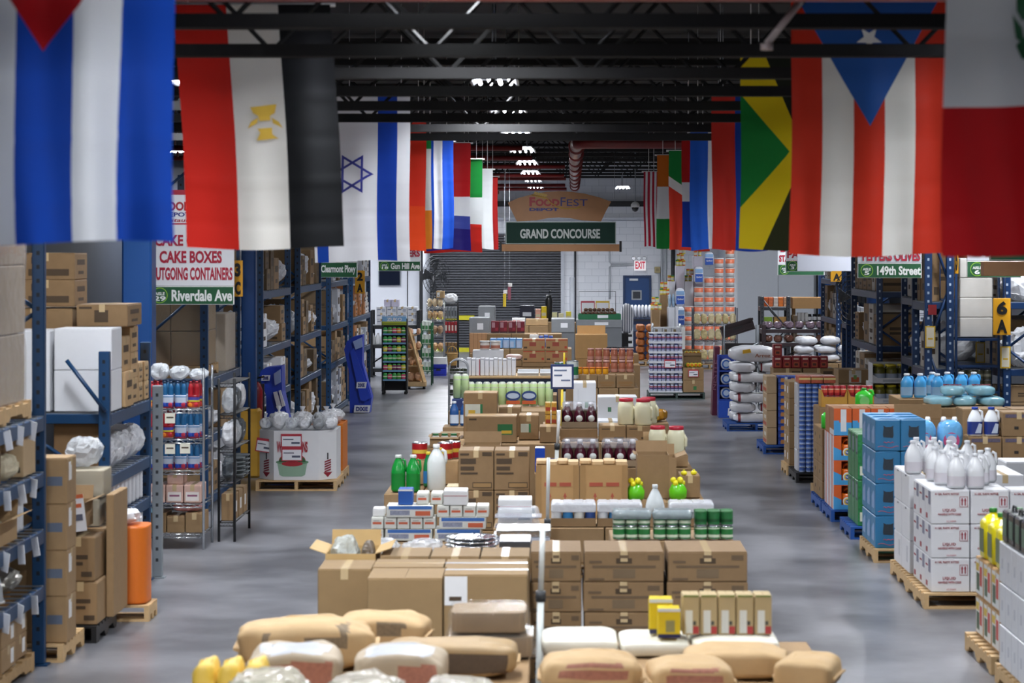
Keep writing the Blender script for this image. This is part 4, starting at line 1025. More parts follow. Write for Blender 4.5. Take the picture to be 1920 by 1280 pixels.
# ---------------------------------------------------------------- wire shelving with drinks
def m_drink(kind):
 body, cap = {'red': ('9c1c26', '8a141c'), 'blue': ('235a86', '16324e')}[kind]
 wrap = band_mat('drinkred', '8f1f2c', [(.0, .05, 'd8ccd0'), (.05, .42, 'b84a2c'), (.5, .62, 'd9c83a'), (.62, .85, '4a4a9a')], 2, 0.2) if kind == 'red' else band_mat('drinkblue', 'b9c3d4', [(.0, .12, 'a8344a'), (.12, .42, '27408e'), (.82, .95, '7f9cc0')], 2, 0.2)
 root = empty('drink_pack')
 for sx in (-0.03, 0.03):
  b = MB(); b.lathe([(0.026, 0), (0.029, 0.015), (0.029, 0.17), (0.026, 0.185), (0.028, 0.2), (0.016, 0.24), (0.011, 0.25)], 12, sx, 0)
  bo = b.build('bottle', C(body, 0.2, coat=0.3), root)
  c = MB(); c.lathe([(0.014, 0.246), (0.014, 0.268)], 10, sx, 0); c.build('cap', C(cap, 0.4), bo)
 l = MB(); l.loft([rrect(0, 0, 0.118, 0.072, 0.034, z) for z in (0.0, 0.02, 0.12, 0.13)], 0, True, True); w = l.build('printed_wrap', wrap, root)
 for sx, c in ((-0.03, 'e07a1a'), (0.028, 'c92a3a')) if kind == 'red' else ((-0.03, '1f3f9e'), (0.03, 'b03048')):
  q = MB(); q.lathe([(0.0, 0.036), (0.02, 0.0365), (0.024, 0.034)], 12); p = q.build('fruit_picture', C(c, 0.3), w, (sx, 0, 0.035)); p.rotation_euler = (math.pi / 2, 0, 0)
 return root
wire(-4.1, -3.52, 24.05, 24.65, (0.16, 0.46, 0.79, 1.1, 1.4), 1.8, 'chrome wire shelving with bagged drinks at the end of the left aisle shelves')
rows = ((1.404, ('red', 'blue', 'blue', 'red')), (1.104, ('red', 'red', 'blue', 'blue')), (0.794, ('blue', 'blue', 'blue', 'blue')))
for z, ks in rows:
 zn = {1.404: 'top', 1.104: 'second', 0.794: 'third'}[z]
 for j, kd in enumerate(ks):
  for q in range(2):
   inst(('drink', kd), lambda: m_drink(kd), (-4.02 + 0.13 * j, 24.14 + 0.2 * q, z), f'{kd} two-bottle drink pack on the {zn} wire shelf, {pos(j, 4)}, {("front", "second")[q]} row', 'drink pack', 'drink packs on the wire shelving')
for i, (x, z) in enumerate(((-3.85, 1.36), (-3.85, 1.055), (-3.7, 1.06))):
 mb = MB(); mb.box(-0.05, 0.05, 0, 0.002, -0.1, 0); mb.box(-0.035, 0.035, -0.001, 0, -0.05, -0.035, 1)
 tag(mb.build('hanging_price_tag', [C('e9e6d6', 0.6), INK], None, (x, 24.03, z)), ('cream price tag on the second wire shelf of drinks', 'cream price tag under the second wire shelf, toward the column', 'cream price tag under the second wire shelf, toward the aisle')[i], 'price tag')
for i in range(3): bag(0.19, 0.42, 0.17 - 0.03 * i, (-4.0 + 0.195 * i, 24.35, 1.68), f'crumpled clear bag on top of the wire drink shelves, {pos(i, 3)}', 10 + i, FILM, knot=False)
PINK = C('d8b3a4', 0.55, var=0.05)
for i in range(3): carton(-4.08 + 0.178 * i, -3.91 + 0.178 * i, 24.1, 24.5, 0.463, 0.64, f'pinkish box with a pale label, {pos(i, 3)} on the fourth wire shelf', 'pinkish boxes on the wire shelving', mat=PINK, prt=[(0.1, 0.9, 0.1, 0.6, C('ece4df', 0.5)), (0.2, 0.8, 0.35, 0.45, C('8c4a6a', 0.5))])
carton(-3.9, -3.74, 24.15, 24.45, 0.642, 0.74, 'single pinkish box lying on top of the others, fourth wire shelf', mat=PINK)
for i in range(3): carton(-4.08 + 0.185 * i, -3.9 + 0.185 * i, 24.1, 24.5, 0.163, 0.36 - 0.03 * (i == 1), f'plain brown carton, {pos(i, 3)} on the lowest wire shelf', mat=(KRAFT2, KRAFT, KRAFT)[i])
bag(0.32, 0.3, 0.09, (-3.7, 24.3, 0.363), 'crumpled pink and white cloth over the cartons on the lowest wire shelf', 5, C('c98a8a', 0.7, var=0.4, scale=30, bump=0.5), cat='cloth', name='folded_cloth', knot=False)
bag(0.12, 0.1, 0.06, (-4.02, 24.1, 0.363), 'small light blue card lying on the lowest wire shelf cartons', 6, C('9cc9dd', 0.6), cat='card', name='paper_card', knot=False)
wire(-3.46, -3.3, 24.72, 25.9, (0.2, 0.6, 0.95, 1.3, 1.62), 1.66, 'narrow black wire rack standing behind the drink shelves', BLACKP)
for k, z in enumerate((0.2, 0.6, 0.95, 1.3)):
 for j in range(3):
  y = 24.95 + 0.36 * j
  if k == 1 and j > 0:
   for q in range(5): inst(('tray',), lambda: m_parts('stacked_tray', [('stacked_tray', lat([(0.09, 0), (0.11, 0.035), (0.115, 0.04), (0.1, 0.042)], 16), C('5d6468', 0.35)), ('rim', lat([(0.117, 0.034), (0.117, 0.042)], 16, False), C('8a9296', 0.3))]), (-3.38, y, z + 0.003 + 0.043 * q), f'grey round tray, {lev(q, 5)} of the {("", "nearer", "farther")[j]} stack on the black wire rack', 'tray', 'grey trays on the black wire rack')
  elif k == 0: carton(-3.45, -3.31, y - 0.15, y + 0.15, z + 0.003, z + 0.28, f'brown carton with a white tag, {ORD[j]} from the camera low on the black wire rack', mat=KRAFT2, sides=[(0.3, 0.6, 0.3, 0.7, WHITE)])
  else: bag(0.15, 0.32, 0.26, (-3.385, y, z + 0.003), f'clear mixed goods bag, {("", "second", "third", "top")[k]} shelf of the black wire rack, {ORD[j]} from camera', 12 + (j + k) % 3, (FILM, C('4a5056', 0.3, bump=0.3), FILM2)[(j + k) % 3], knot=False)
# ---------------------------------------------------------------- deeper racks on the left
LV = (0.12, 0.95, 1.62, 2.4)
def deep(x0, x1, y0, y1, nm, label, mats, bags, lv=LV, hs=(0.75, 0.6, 0.7, 0.75), face='right', zt=4.0):
 rack(x0, x1, y0, y1, lv, label, zt)
 for L, h, q in zip(lv, hs, ('lowest', 'second', 'third', 'top')):
  fill(x0 + 0.12, x1 - 0.03 if face == 'right' else x1 - 0.12, y0 + 0.1, y1 - 0.12, L + 0.009, h, f'{q} level, {nm}', rd, mats, bags, face)
rack(-4.95, -3.98, 27.6, 30.4, (0.15, 0.85, 1.5, 2.5), 'blue pallet rack behind the wire drink shelves', 4.0)
pallet(-4.85, -4.05, 27.75, 28.9, 'wooden pallet in the rack behind the wire drink shelves', WOOD2, 1.51)
wrapped(0.78, 0.95, 0.8, 2, 2, C('8c7350', 0.7), (-4.45, 28.3, 1.645), 'dim film wrapped carton load above the wire drink shelves', 6, C('c9c4ba', 0.15, var=0.2, scale=14, bump=0.6, alpha=0.2))
wrapped(0.7, 0.9, 0.7, 1, 1, C('b5a896', 0.6), (-4.36, 29.7, 1.512), 'pale film wrapped load next to the column with the yellow guard', 7)
for q, (L, h) in enumerate(((0.16, 0.55), (0.86, 0.5), (2.51, 0.7))): fill(-4.8, -4.02, 27.7, 30.3, L, h, f'{("lowest", "second", "top")[q]} level, rack behind the wire drink shelves', rd, (KRAFT, KRAFT2), 0.3)
deep(-5.2, -4.02, 33.1, 36.5, 'rack behind the watermelon bin', 'blue pallet rack behind the watermelon bin', (KRAFT2, C('dfe1e6', 0.5), KD), 0.45)
deep(-5.2, -4.0, 37.7, 41.0, 'rack under the Clearmont sign', 'blue pallet rack under the Clearmont Pkwy sign', (KRAFT2, KD), 0.4)
deep(-5.2, -4.0, 42.8, 46.2, 'rack behind the tall blue display', 'blue pallet rack behind the tall blue cardboard display', (KRAFT, KD, C('cfd3da', 0.4)), 0.35)
deep(-5.2, -4.0, 47.4, 51.8, 'rack beside the snack stand', 'blue pallet rack beside the snack pouch stand', (WHITE, C('b97b4a', 0.6), KRAFT, C('cdd3dc', 0.5)), 0.25)

# ---------------------------------------------------------------- the watermelon bin
def octo(w, d, c): return [(-w / 2 + c, -d / 2), (w / 2 - c, -d / 2), (w / 2, -d / 2 + c), (w / 2, d / 2 - c), (w / 2 - c, d / 2), (-w / 2 + c, d / 2), (-w / 2, d / 2 - c), (-w / 2, -d / 2 + c)]
def m_bin(w, d, h, c, mat):
 mb = MB(); o = octo(w, d, c); i_ = octo(w - 0.03, d - 0.03, c - 0.006)
 mb.loft([[(x, y, 0) for x, y in o], [(x, y, h) for x, y in o], [(x, y, h) for x, y in i_], [(x, y, h - 0.012) for x, y in i_]], 0)
 return mb.build('produce_bin', mat)
YW = 29.9; cx = (PX(483, YW) + PX(628, YW)) / 2; w = PX(628, YW) - PX(483, YW)
pallet(cx - w / 2 - 0.02, cx + w / 2 + 0.02, YW - 0.02, YW + 1.02, 'wooden pallet under the white watermelon bin', WOOD)
bn = m_bin(w, 1.0, 0.61, 0.2, C('e2e3e6', 0.5, var=0.03)); bn.location = (cx, YW + 0.5, 0.133); bn['label'] = 'x'
tag(bn, 'white octagonal watermelon bin on a pallet, full of plastic bags', 'bin')
s0 = YW / F
def q(px, py): return (PX(px, YW) - cx, PZ(py, YW) - 0.133)
def art(name, shapes, mats, y=-0.5):
 mb = MB()
 for sh, m in shapes: mb.prism([q(*p) for p in sh], y - 0.003 - 0.0006 * m, y - 0.0005, m)
 return mb.build(name, mats, bn)
ell = lambda cx_, cy_, a, b, t0=0, t1=360, n=18: [(cx_ + a * math.cos(math.radians(t0 + (t1 - t0) * i / n)), cy_ + b * math.sin(math.radians(t0 + (t1 - t0) * i / n))) for i in range(n + (t1 - t0 < 360))]
art('basket_picture', [([(520, 868), (576, 868), (572, 890), (566, 893), (530, 893), (524, 890)], 0), (ell(548, 866, 31, 5), 1), (ell(548, 863, 25, 13, 180, 360), 2), (ell(548, 869, 20, 5), 2), (ell(530, 866, 7, 9, 180, 360), 3), (ell(566, 866, 7, 9, 180, 360), 3)], [C('8fae96', 0.5), C('5f8a6a', 0.5), C('a82430', 0.5), C('2f5f3a', 0.5)])
txt('WATERMELONS', q(519, 0)[0], q(577, 0)[0], q(0, 848)[1], q(0, 827)[1], -0.502, C('a3202c', 0.5, var=0), bn, 0.04)
for i, (cxp, side) in enumerate(((494, -1), (606, 1))):
 g = MB(); base = Vector((side * (w / 2 - 0.1), -0.4, 0)); n = Vector((side, -1, 0)).normalized(); u = Vector((1, side, 0)).normalized()
 def fp(a, z): return base + u * a + n * 0.003 + Vector((0, 0, z))
 def qd(a0, a1, z0, z1, m): g.loft([[fp(a0, z0), fp(a1, z0), fp(a1, z1), fp(a0, z1)], [fp(a0, z0) + n * 0.003, fp(a1, z0) + n * 0.003, fp(a1, z1) + n * 0.003, fp(a0, z1) + n * 0.003]], m)
 qd(-0.008, 0.008, 0.25, 0.33, 1)
 for t in range(5): g.loft([[fp(a, z) + n * e for a, z in ((-0.05, 0.09 + 0.03 * t), (0.05, 0.115 + 0.03 * t), (0.05, 0.131 + 0.03 * t), (-0.05, 0.106 + 0.03 * t))] for e in (0, 0.003)], 0)
 g.loft([[fp(a, z) + n * e for a, z in ((-0.07, 0.09), (0.07, 0.09), (0.0, 0.03))] for e in (0, 0.003)], 0)
 g.build('striped_arrow', [C('8c2434', 0.5), C('16161a', 0.5)], bn)
def pcard(x, z, w_, h_, y, parent, name='price_card', edge=None):
 mb = MB(); mb.box(-w_ / 2, w_ / 2, -0.004, 0, 0, h_); mb.box(-w_ / 2 + 0.012, w_ / 2 - 0.012, -0.0055, -0.004, 0.012, h_ * 0.82, 1); mb.box(-w_ * 0.4, w_ * 0.1, -0.0065, -0.0055, h_ * 0.55, h_ * 0.62, 2); mb.box(0, w_ * 0.4, -0.0065, -0.0055, h_ * 0.25, h_ * 0.4, 2)
 return mb.build(name, [edge or C('b03040', 0.5, var=0), SHEET, C('50566a', 0.6)], parent, (x, y, z))
for i, (a, b, t, u_) in enumerate(((527, 566, 813, 838), (528, 567, 838, 864))): pcard((q(a, 0)[0] + q(b, 0)[0]) / 2, q(0, u_)[1], q(b, 0)[0] - q(a, 0)[0], q(0, t)[1] - q(0, u_)[1], -0.508, bn)
pc = pcard(-0.42, 0.34, 0.2, 0.17, -0.43, bn); pc.rotation_euler = (0, 0.15, 0.0)
for i, (px, py) in enumerate(((494, 812), (520, 812), (545, 812), (572, 812), (600, 812), (618, 812))):
 bag(0.158, 0.4, 0.15 + 0.07 * (i in (1, 4)), (cx - 0.405 + 0.162 * i, YW + 0.27, 0.744), f'tied clear plastic bag heaped in the watermelon bin, {pos(i, 6)}', 20 + i, FILM2 if i % 2 else FILM, inner=C('54565a', 0.5) if i == 4 else None)
for i in range(3): bag(0.28, 0.34, 0.19, (cx - 0.3 + 0.3 * i, YW + 0.76, 0.744), f'tied clear plastic bag at the back of the watermelon bin, {pos(i, 3)}', 30 + i, FILM2)
pallet(PX(560, 31.3), PX(646, 31.3), 31.05, 32.0, 'wooden pallet under the orange bin behind the watermelon bin', WOOD)
b2 = m_bin(PX(644, 31.3) - PX(562, 31.3), 0.9, 0.6, 0.1, C('d9781f', 0.5, var=0.06)); b2.location = ((PX(644, 31.3) + PX(562, 31.3)) / 2, 31.55, 0.133)
tag(b2, 'orange produce bin on a pallet just behind the white watermelon bin', 'bin')
bag(0.3, 0.5, 0.18, (PX(622, 31.3), 31.5, 0.734), 'clear plastic bag on the orange bin behind the watermelon bin', 33, FILM2)
# ---------------------------------------------------------------- blue cardboard displays
DBL = C('1f3fb4', 0.4, var=0.06)
def display(outline, Y, d, label, word, wpos, trays):
 x0 = sum(p[0] for p in outline) / len(outline); zc = min(PZ(p[1], Y) for p in outline)
 X = PX(x0, Y); root = empty('cardboard_display', (X, Y, 0))
 mb = MB(); mb.prism([(PX(a, Y) - X, max(PZ(b, Y), 0.002)) for a, b in outline], 0, d); mb.build('body', DBL, root)
 for i, (pl, mt) in enumerate(trays):
  t = MB(); t.prism([(PX(a, Y) - X, PZ(b, Y)) for a, b in pl], -0.05, 0.02); t.build('tray', mt, root)
 for (a, b, t_, u_, wd) in wpos:
  t = MB(); e = (u_ - t_) * 0.35; t.prism([(PX(a - 1.5 * e, Y) - X, PZ(u_ + e, Y)), (PX(b + e, Y) - X, PZ(u_ + e, Y)), (PX(b + 1.8 * e, Y) - X, PZ(t_ - e, Y)), (PX(a - e, Y) - X, PZ(t_ - e, Y))], -0.056, -0.05); t.build('white_lozenge', SWHITE, root)
  txt(wd, PX(a, Y) - X, PX(b, Y) - X, PZ(u_, Y), PZ(t_, Y), -0.059, C('1f2f8a', 0.5, var=0), root, 0.03)
 tag(root, label, 'display')
display([(656, 775), (655, 700), (645, 655), (650, 640), (662, 631), (680, 627), (679, 680), (697, 745), (693, 775)], 44.0, 0.4, 'tall blue cardboard display with a slanting tray front, by the Clearmont sign', 'DIXIE', [(672, 684, 718, 725, 'DIXIE'), (668, 690, 762, 770, 'DIXIE')],
  [([(657, 660), (664, 652), (696, 745), (684, 752), (676, 750)], C('2748c4', 0.4)), ([(662, 640), (679, 632), (680, 650), (667, 655)], C('9fb4e6', 0.4))])
display([(500, 905), (499, 742), (486, 705), (489, 695), (498, 689), (528, 686), (529, 735), (541, 790), (541, 905)], 32.35, 0.4, 'blue cardboard display rising behind the watermelon bin', 'DIXIE', [(494, 504, 705, 711, 'DIXIE')],
  [([(514, 700), (526, 692), (527, 716), (516, 722)], C('9fb4e6', 0.4)), ([(513, 735), (520, 733), (528, 760), (520, 764)], C('dfe3ee', 0.4)), ([(523, 732), (527, 731), (535, 760), (530, 762)], C('dfe3ee', 0.4))])
# fire extinguisher next to the column
mb = lat([(0.07, 0.62), (0.08, 0.65), (0.08, 1.12), (0.05, 1.2), (0.025, 1.23)], 14); o = mb.build('fire_extinguisher', C('8c1620', 0.3), None, (PX(482, 32.05), 32.02, 0.0))

m2 = MB(); m2.tube([(0, 0, 1.22), (0, 0, 1.28), (0.1, 0, 1.3)], 0.015, 6); m2.build('handle', BLACKP, o)
m2 = MB(); m2.box(-0.09, 0.09, 0.082, 0.1, 0.0, 1.2); m2.build('wall_mount', C('3a3d44', 0.5), o)
tag(o, 'dark red fire extinguisher beside the column with the yellow guard', 'fire extinguisher')
o.name = 'hanging_fire_extinguisher'
# ---------------------------------------------------------------- far left: snack stand, bread rack, shelves
def snack():
 Y = 49.6; x0, x1 = PX(716.5, Y), PX(762, Y); w = x1 - x0
 root = empty('snack_stand', ((x0 + x1) / 2, Y, 0))
 for sx in (-1, 1):
  m2 = MB(); m2.box(sx * w / 2 - 0.012, sx * w / 2 + 0.012, 0, 0.4, 0.06, 1.55, 0, 0.003); m2.build('side_panel', BLACKP, root)
  for yy in (0.05, 0.35): m2 = MB(); m2.lathe([(0.03, 0), (0.03, 0.06)], 8, sx * (w / 2 - 0.02), yy); m2.build('caster', BLACKP, root)
 m2 = MB(); m2.box(-w / 2 + 0.014, w / 2 - 0.014, 0.38, 0.4, 0.06, 1.55); m2.build('back_panel', C('1c1d22', 0.5), root)
 m2 = MB(); m2.box(-w / 2, w / 2, -0.01, 0.02, 1.42, 1.6, 0, 0.004); hd = m2.build('header', band_mat('zuko', '7fb3e0', [(0.0, .3, '8a9a2a'), (.3, .42, 'b9c24a')], 2), root)
 txt('ZUKO', -w * 0.3, w * 0.32, 1.5, 1.575, -0.012, SWHITE, root, 0.04)
 for i in range(6):
  z = 0.3 + 0.188 * i
  m2 = MB(); m2.box(-w / 2 + 0.014, w / 2 - 0.014, 0.0, 0.37, z - 0.012, z, 0); m2.box(-w / 2 + 0.014, w / 2 - 0.014, -0.012, 0.0, z - 0.022, z + 0.012, 0); m2.build('shelf', C('6f9ac0', 0.4), root)
  for j in range(5):
   c = rd.choice(('d9c33a', '2f9a4a', 'c23a6a', '4a8a2a', 'e08a2a', '7a2a5a', '3aa05a'))
   sack(('pouch', c), 0.095, 0.05, 0.14, band_mat('pouch' + c, '3f9c44', [(.12, .4, c), (.4, .55, 'e8e4c8'), (.55, .8, c)], 2), (root.location.x - w / 2 + 0.062 + (w - 0.124) * j / 4, Y + 0.03, z + 0.001), f'upright snack pouch on the {("lowest", "second lowest", "third lowest", "third highest", "second highest", "top")[i]} shelf of the snack stand, {pos(j, 5)}', 'pouch', 'snack pouches on the stand', name='snack_pouch', seed=3, nu=12, nv=7)
 tag(root, 'black snack pouch stand with a blue ZUKO header', 'stand')
snack()
Y = 51.4; root = empty('bread_rack', (PX(780, Y), Y, 0))
X = root.location.x
for yy in (0, 0.45):
 m2 = MB(); m2.prism([(PX(a, Y) - X, max(PZ(b, Y), 0.03)) for a, b in ((762, 728), (762, 614), (769, 617), (797, 716), (797, 728))], yy, yy + 0.025); m2.build('side_panel', WOOD, root) if yy else None
 m3 = MB(); m3.tube([(PX(767, Y) - X, yy, PZ(618, Y)), (PX(794, Y) - X, yy, PZ(716, Y))], 0.03, 4); m3.build('front_rail', WOOD, root)
m2 = MB(); m2.box(PX(763, Y) - X, PX(798, Y) - X, 0, 0.45, 0.06, 0.16, 0, 0.004); m2.build('base', WOOD, root)
for sx in (-0.15, 0.17): m2 = MB(); m2.lathe([(0.03, 0), (0.03, 0.06)], 8, sx, 0.05); m2.build('caster', BLACKP, root)
for i, z in enumerate((0.5, 0.85, 1.15)): m2 = MB(); m2.box(PX(763, Y) - X, PX(792 - 6 * i, Y) - X, 0.03, 0.44, z - 0.02, z); m2.build('shelf', WOOD, root)
tag(root, 'slanted wooden bread rack on casters beside the snack stand', 'rack')
for i, z in enumerate((0.161, 0.501, 0.851, 1.151)):
 for j in range(2): bag(0.16 - 0.02 * i, 0.36, 0.2 - 0.02 * i, (X - 0.12 + 0.165 * j, Y + 0.23, z), f'bagged bread on the {lev(i, 4)} shelf of the wooden bread rack, {("left", "right")[j]} one', 40 + i, C('c79a78', 0.35, var=0.35, scale=22, bump=0.4), cat='bread', name='bread_bag', knot=False)
wire(PX(790, 53), PX(809, 53), 53, 53.6, (0.3, 0.6, 0.9, 1.2), 1.35, 'green wire display rack of small packets behind the bread rack', C('145a34', 0.4))
for k, z in enumerate((0.302, 0.602, 0.902, 1.202)):
 for j in range(3): carton(PX(790.7, 53) + 0.072 * j, PX(790.7, 53) + 0.072 * j + 0.068, 53.02, 53.3, z, z + 0.2, f'small white and green packet on the {lev(k, 4)} shelf of the green wire rack, {pos(j, 3)}', 'packets on the green wire rack', mat=C('d5ddd6', 0.4), tape=False, prt=[(0.1, 0.9, 0.1, 0.5, C('3c7a4a', 0.5))], name='packet')
rack(PX(690, 56), PX(788, 56), 56.2, 56.9, (0.2, 0.75, 1.2), 'shelf rack of white boxes and jugs behind the snack stand', 1.55, C('2a2c30', 0.5))
for i in range(9):
 inst(('wjug',), lambda: m_jug('milk_jug', 0.12, 0.12, 0.26, C('e6e8ea', 0.3), C('c9ccd0', 0.4), None, False), (PX(697 + 9.6 * i, 56), 56.35, 0.76), f'white plastic jug on the rack behind the snack stand, {pos(i, 9)}', 'jug', 'white jugs behind the snack stand')
for k in range(3):
 for i in range(4):
  carton(PX(704 + 19.5 * i, 56), PX(723 + 19.5 * i, 56), 56.25, 56.7, 1.21 + .14 * k, 1.21 + .14 * (k + 1), f'white printed case on the rack behind the snack stand, {pos(i, 4)}, {lev(k, 3)} layer', 'white cases behind the snack stand', mat=C('e2e4ea', 0.5), prt=[(0.1, 0.45, 0.5, 0.7, C('8a92a6', 0.5)), (0.55, 0.9, 0.2, 0.7, C('b0b6c6', 0.5))])
for i, (a, b) in enumerate(((718, 731), (731.5, 746))): carton(PX(a, 56), PX(b, 56), 56.3, 56.7, 1.635, 1.8, f'lilac white case on top of the white cases behind the snack stand, {("left", "right")[i]} one', mat=C('cfcbe0', 0.5))
# far shelves by the roller door
wire(PX(801, 57.5), PX(832, 57.5), 57.5, 58.0, (0.55, 0.95, 1.3, 1.6), 1.75, 'chrome wire rack of packed bread near the roller door')
for k, z in enumerate((0.555, 0.955, 1.305, 1.605)):
 for j in range(3): bag(0.13, 0.3, 0.2, (PX(805.5 + 10 * j, 57.7), 57.75, z), f'packed loaf on the {lev(k, 4)} shelf of the chrome rack near the roller door, {pos(j, 3)}', 45 + k, C(('b98f62', 'a8886a', 'c9a87c', 'd9c6a4')[k], 0.35, var=0.3, scale=22, bump=0.4), cat='bread', name='bread_bag', knot=False)
wire(PX(832.5, 58.3), PX(858, 58.3), 58.3, 58.8, (0.45, 0.95, 1.3, 1.65), 1.7, 'black shelf rack of hanging packets near the roller door', BLACKP)
for k, (z, c) in enumerate(((0.455, '8a6a44'), (0.955, 'a81f2c'), (1.305, '8f979f'))):
 for j in range(4): carton(PX(833.6 + 6 * j, 58.3), PX(839 + 6 * j, 58.3), 58.33, 58.6, z, z + 0.27, f'packet, {lev(k, 3)} shelf of the black rack near the roller door, {pos(j, 4)}', 'packets on the black rack', mat=C(c, 0.45, var=0.35, scale=30), tape=False, name='packet', prt=[(0.2, 0.8, 0.2, 0.7, C('d8d4cc', 0.5) if k == 1 else C('4a4e55', 0.5))])
bag(0.34, 0.36, 0.26, (PX(845, 58.5), 58.55, 1.655), 'rounded white bundle on top of the black rack near the roller door', 51, C('d8dade', 0.5), cat='bundle', name='cloth_bundle', knot=False)
carton(PX(818, 57.6), PX(833, 57.6), 57.55, 57.95, 1.81, 1.98, 'brown box on the packed bread, top of the chrome rack', mat=KRAFT3, sticker=(0.1, 0.45, 0.2, 0.8))
Yc = 58.4
def crate(x0, x1, y0, y1, z0, h, mat, label, name='plastic_crate'):
 def make():
  w, d = x1 - x0, y1 - y0; m2 = MB(); t = 0.02
  m2.box(-w / 2, w / 2, -d / 2, d / 2, 0, 0.02)
  for z in (0.03, h * 0.38, h * 0.7):
   zz = min(z + h * 0.26, h)
   m2.box(-w / 2, w / 2, -d / 2, -d / 2 + t, z, zz); m2.box(-w / 2, w / 2, d / 2 - t, d / 2, z, zz); m2.box(-w / 2, -w / 2 + t, -d / 2 + t, d / 2 - t, z, zz); m2.box(w / 2 - t, w / 2, -d / 2 + t, d / 2 - t, z, zz)
  r_ = m2.build(name, mat); m3 = MB()
  m3.box(-w / 2 - 0.015, w / 2 + 0.015, -d / 2 - 0.015, -d / 2, h - 0.04, h); m3.box(-w * 0.15, w * 0.15, -d / 2 - 0.004, -d / 2 + 0.004, h * 0.45, h * 0.62, 1); m3.build('rim', [mat, BLACKP], r_)
  for sx in (-1, 1): m3 = MB(); m3.box(min(sx * (w / 2 - 0.03), sx * w / 2), max(sx * (w / 2 - 0.03), sx * w / 2), -d / 2 - 0.006, -d / 2 + 0.03, 0.02, h - 0.04); m3.build('corner_post', mat, r_)
  return r_
 return tag_loc(make(), ((x0 + x1) / 2, (y0 + y1) / 2, z0), label, 'crate')
crate(PX(809, 57), PX(837, 57), 56.75, 57.15, 0.0, 0.27, C('1c2fb0', 0.4), 'blue plastic crate on the floor at the far end of the left aisle')
carton(PX(809, 57), PX(838, 57), 56.76, 57.14, 0.272, 0.43, 'plain white box standing on the blue plastic crate', mat=WHITE, tape=False)
def m_basket():
 mb = MB(); rings = []
 for i in range(13):
  z = 0.3 * i / 12; r = 0.1 + 0.03 * i / 12 + (0.006 if i % 2 else 0); rings.append([(r * math.cos(2 * math.pi * j / 20) + 0, r * math.sin(2 * math.pi * j / 20), z) for j in range(20)])
 mb.loft(rings, 0, True, False); o = mb.build('wicker_basket', C('b08a4e', 0.7, var=0.3, scale=40))
 h = MB(); h.tube([(0.12 * math.cos(math.pi * i / 10), 0, 0.3 + 0.16 * math.sin(math.pi * i / 10)) for i in range(11)], 0.01, 6); h.build('handle', C('c9a35c', 0.7), o)
 return o
carton(PX(840, 57.6), PX(856, 57.6), 57.5, 57.8, 0, 0.2, 'small dark box under the wicker basket', mat=C('2b2522', 0.6), tape=False)
inst(('basket',), m_basket, (PX(848, 57.6), 57.65, 0.201), 'wicker basket with a loop handle at the foot of the black rack', 'basket')
# pedestal fan
def m_fan(r, h, mat):
 root = empty('pedestal_fan')
 m2 = MB(); m2.lathe([(0.25, 0), (0.25, 0.03), (0.04, 0.06), (0.03, 0.08), (0.025, h)], 16); m2.build('pole', mat, root)
 m2 = MB(); m2.lathe([(0.07, 0), (0.09, 0.02), (0.09, 0.2), (0.05, 0.26)], 14); o = m2.build('motor', mat, root, (0, 0.05, h)); o.rotation_euler = (-math.pi / 2, 0, 0)
 m2 = MB()
 for k in range(5):
  rr = r * (0.25 + 0.75 * k / 4); m2.tube([(rr * math.cos(2 * math.pi * i / 28), -0.1 + 0.02 * (4 - k) * -0.5, h + rr * math.sin(2 * math.pi * i / 28)) for i in range(29)], 0.008, 5)
 for i in range(28):
  a = 2 * math.pi * i / 28; m2.tube([(0.05 * math.cos(a), -0.14, h + 0.05 * math.sin(a)), (r * math.cos(a), -0.1, h + r * math.sin(a))], 0.004, 4)
 m2.build('cage', mat, root)
 for i in range(4):
  a = 2 * math.pi * i / 4; m2 = MB(); p = [(0.04, -0.3), (r * 0.88, -0.42), (r * 0.9, 0.25), (0.05, 0.2)]
  pts = [(rr * math.cos(a + t), -0.06 + 0.05 * t, h + rr * math.sin(a + t)) for rr, t in p]
  m2.loft([pts, [(x, y + 0.006, z) for x, y, z in pts]]); m2.build('blade', C('3a3d42', 0.35), root)
 return root
fa = m_fan(0.5, 2.32, C('2c2e33', 0.45)); fa.location = (PX(812, 60), 60.0, 0); fa.rotation_euler = (0, 0, 0.9)
tag(fa, 'black pedestal fan in front of the roller door', 'fan')
# ================================================================ the central island
def base(x0, x1, y0, y1, z, what, n=2, mat=None, pmat=None):
 """pallet and plain cartons that carry a display"""
 pallet(x0, x1, y0, y1, f'wooden pallet under the {what}', pmat or WOOD2)
 if z - 0.135 < 0.02: return
 for i in range(n):
  a = x0 + (x1 - x0) * i / n; b = x0 + (x1 - x0) * (i + 1) / n
  carton(a + 0.005, b - 0.005, y0 + 0.01, y1 - 0.01, 0.133, z - 0.002, f'plain carton carrying the {what}' + ('' if n == 1 else f', {pos(i, n)}'), mat=mat or KRAFT, flaps=False, tape=False)
PAPER = C('bb9d72', 0.7, var=0.12, bump=0.15)
GSACK = band_mat('gsack', 'a8977f', [(.12, .88, 'b9ab98')], 2, 0.6)
RSACK = band_mat('rsack', 'b49a78', [(.42, .46, '94483e'), (.5, .53, '94483e')], 0, 0.6)
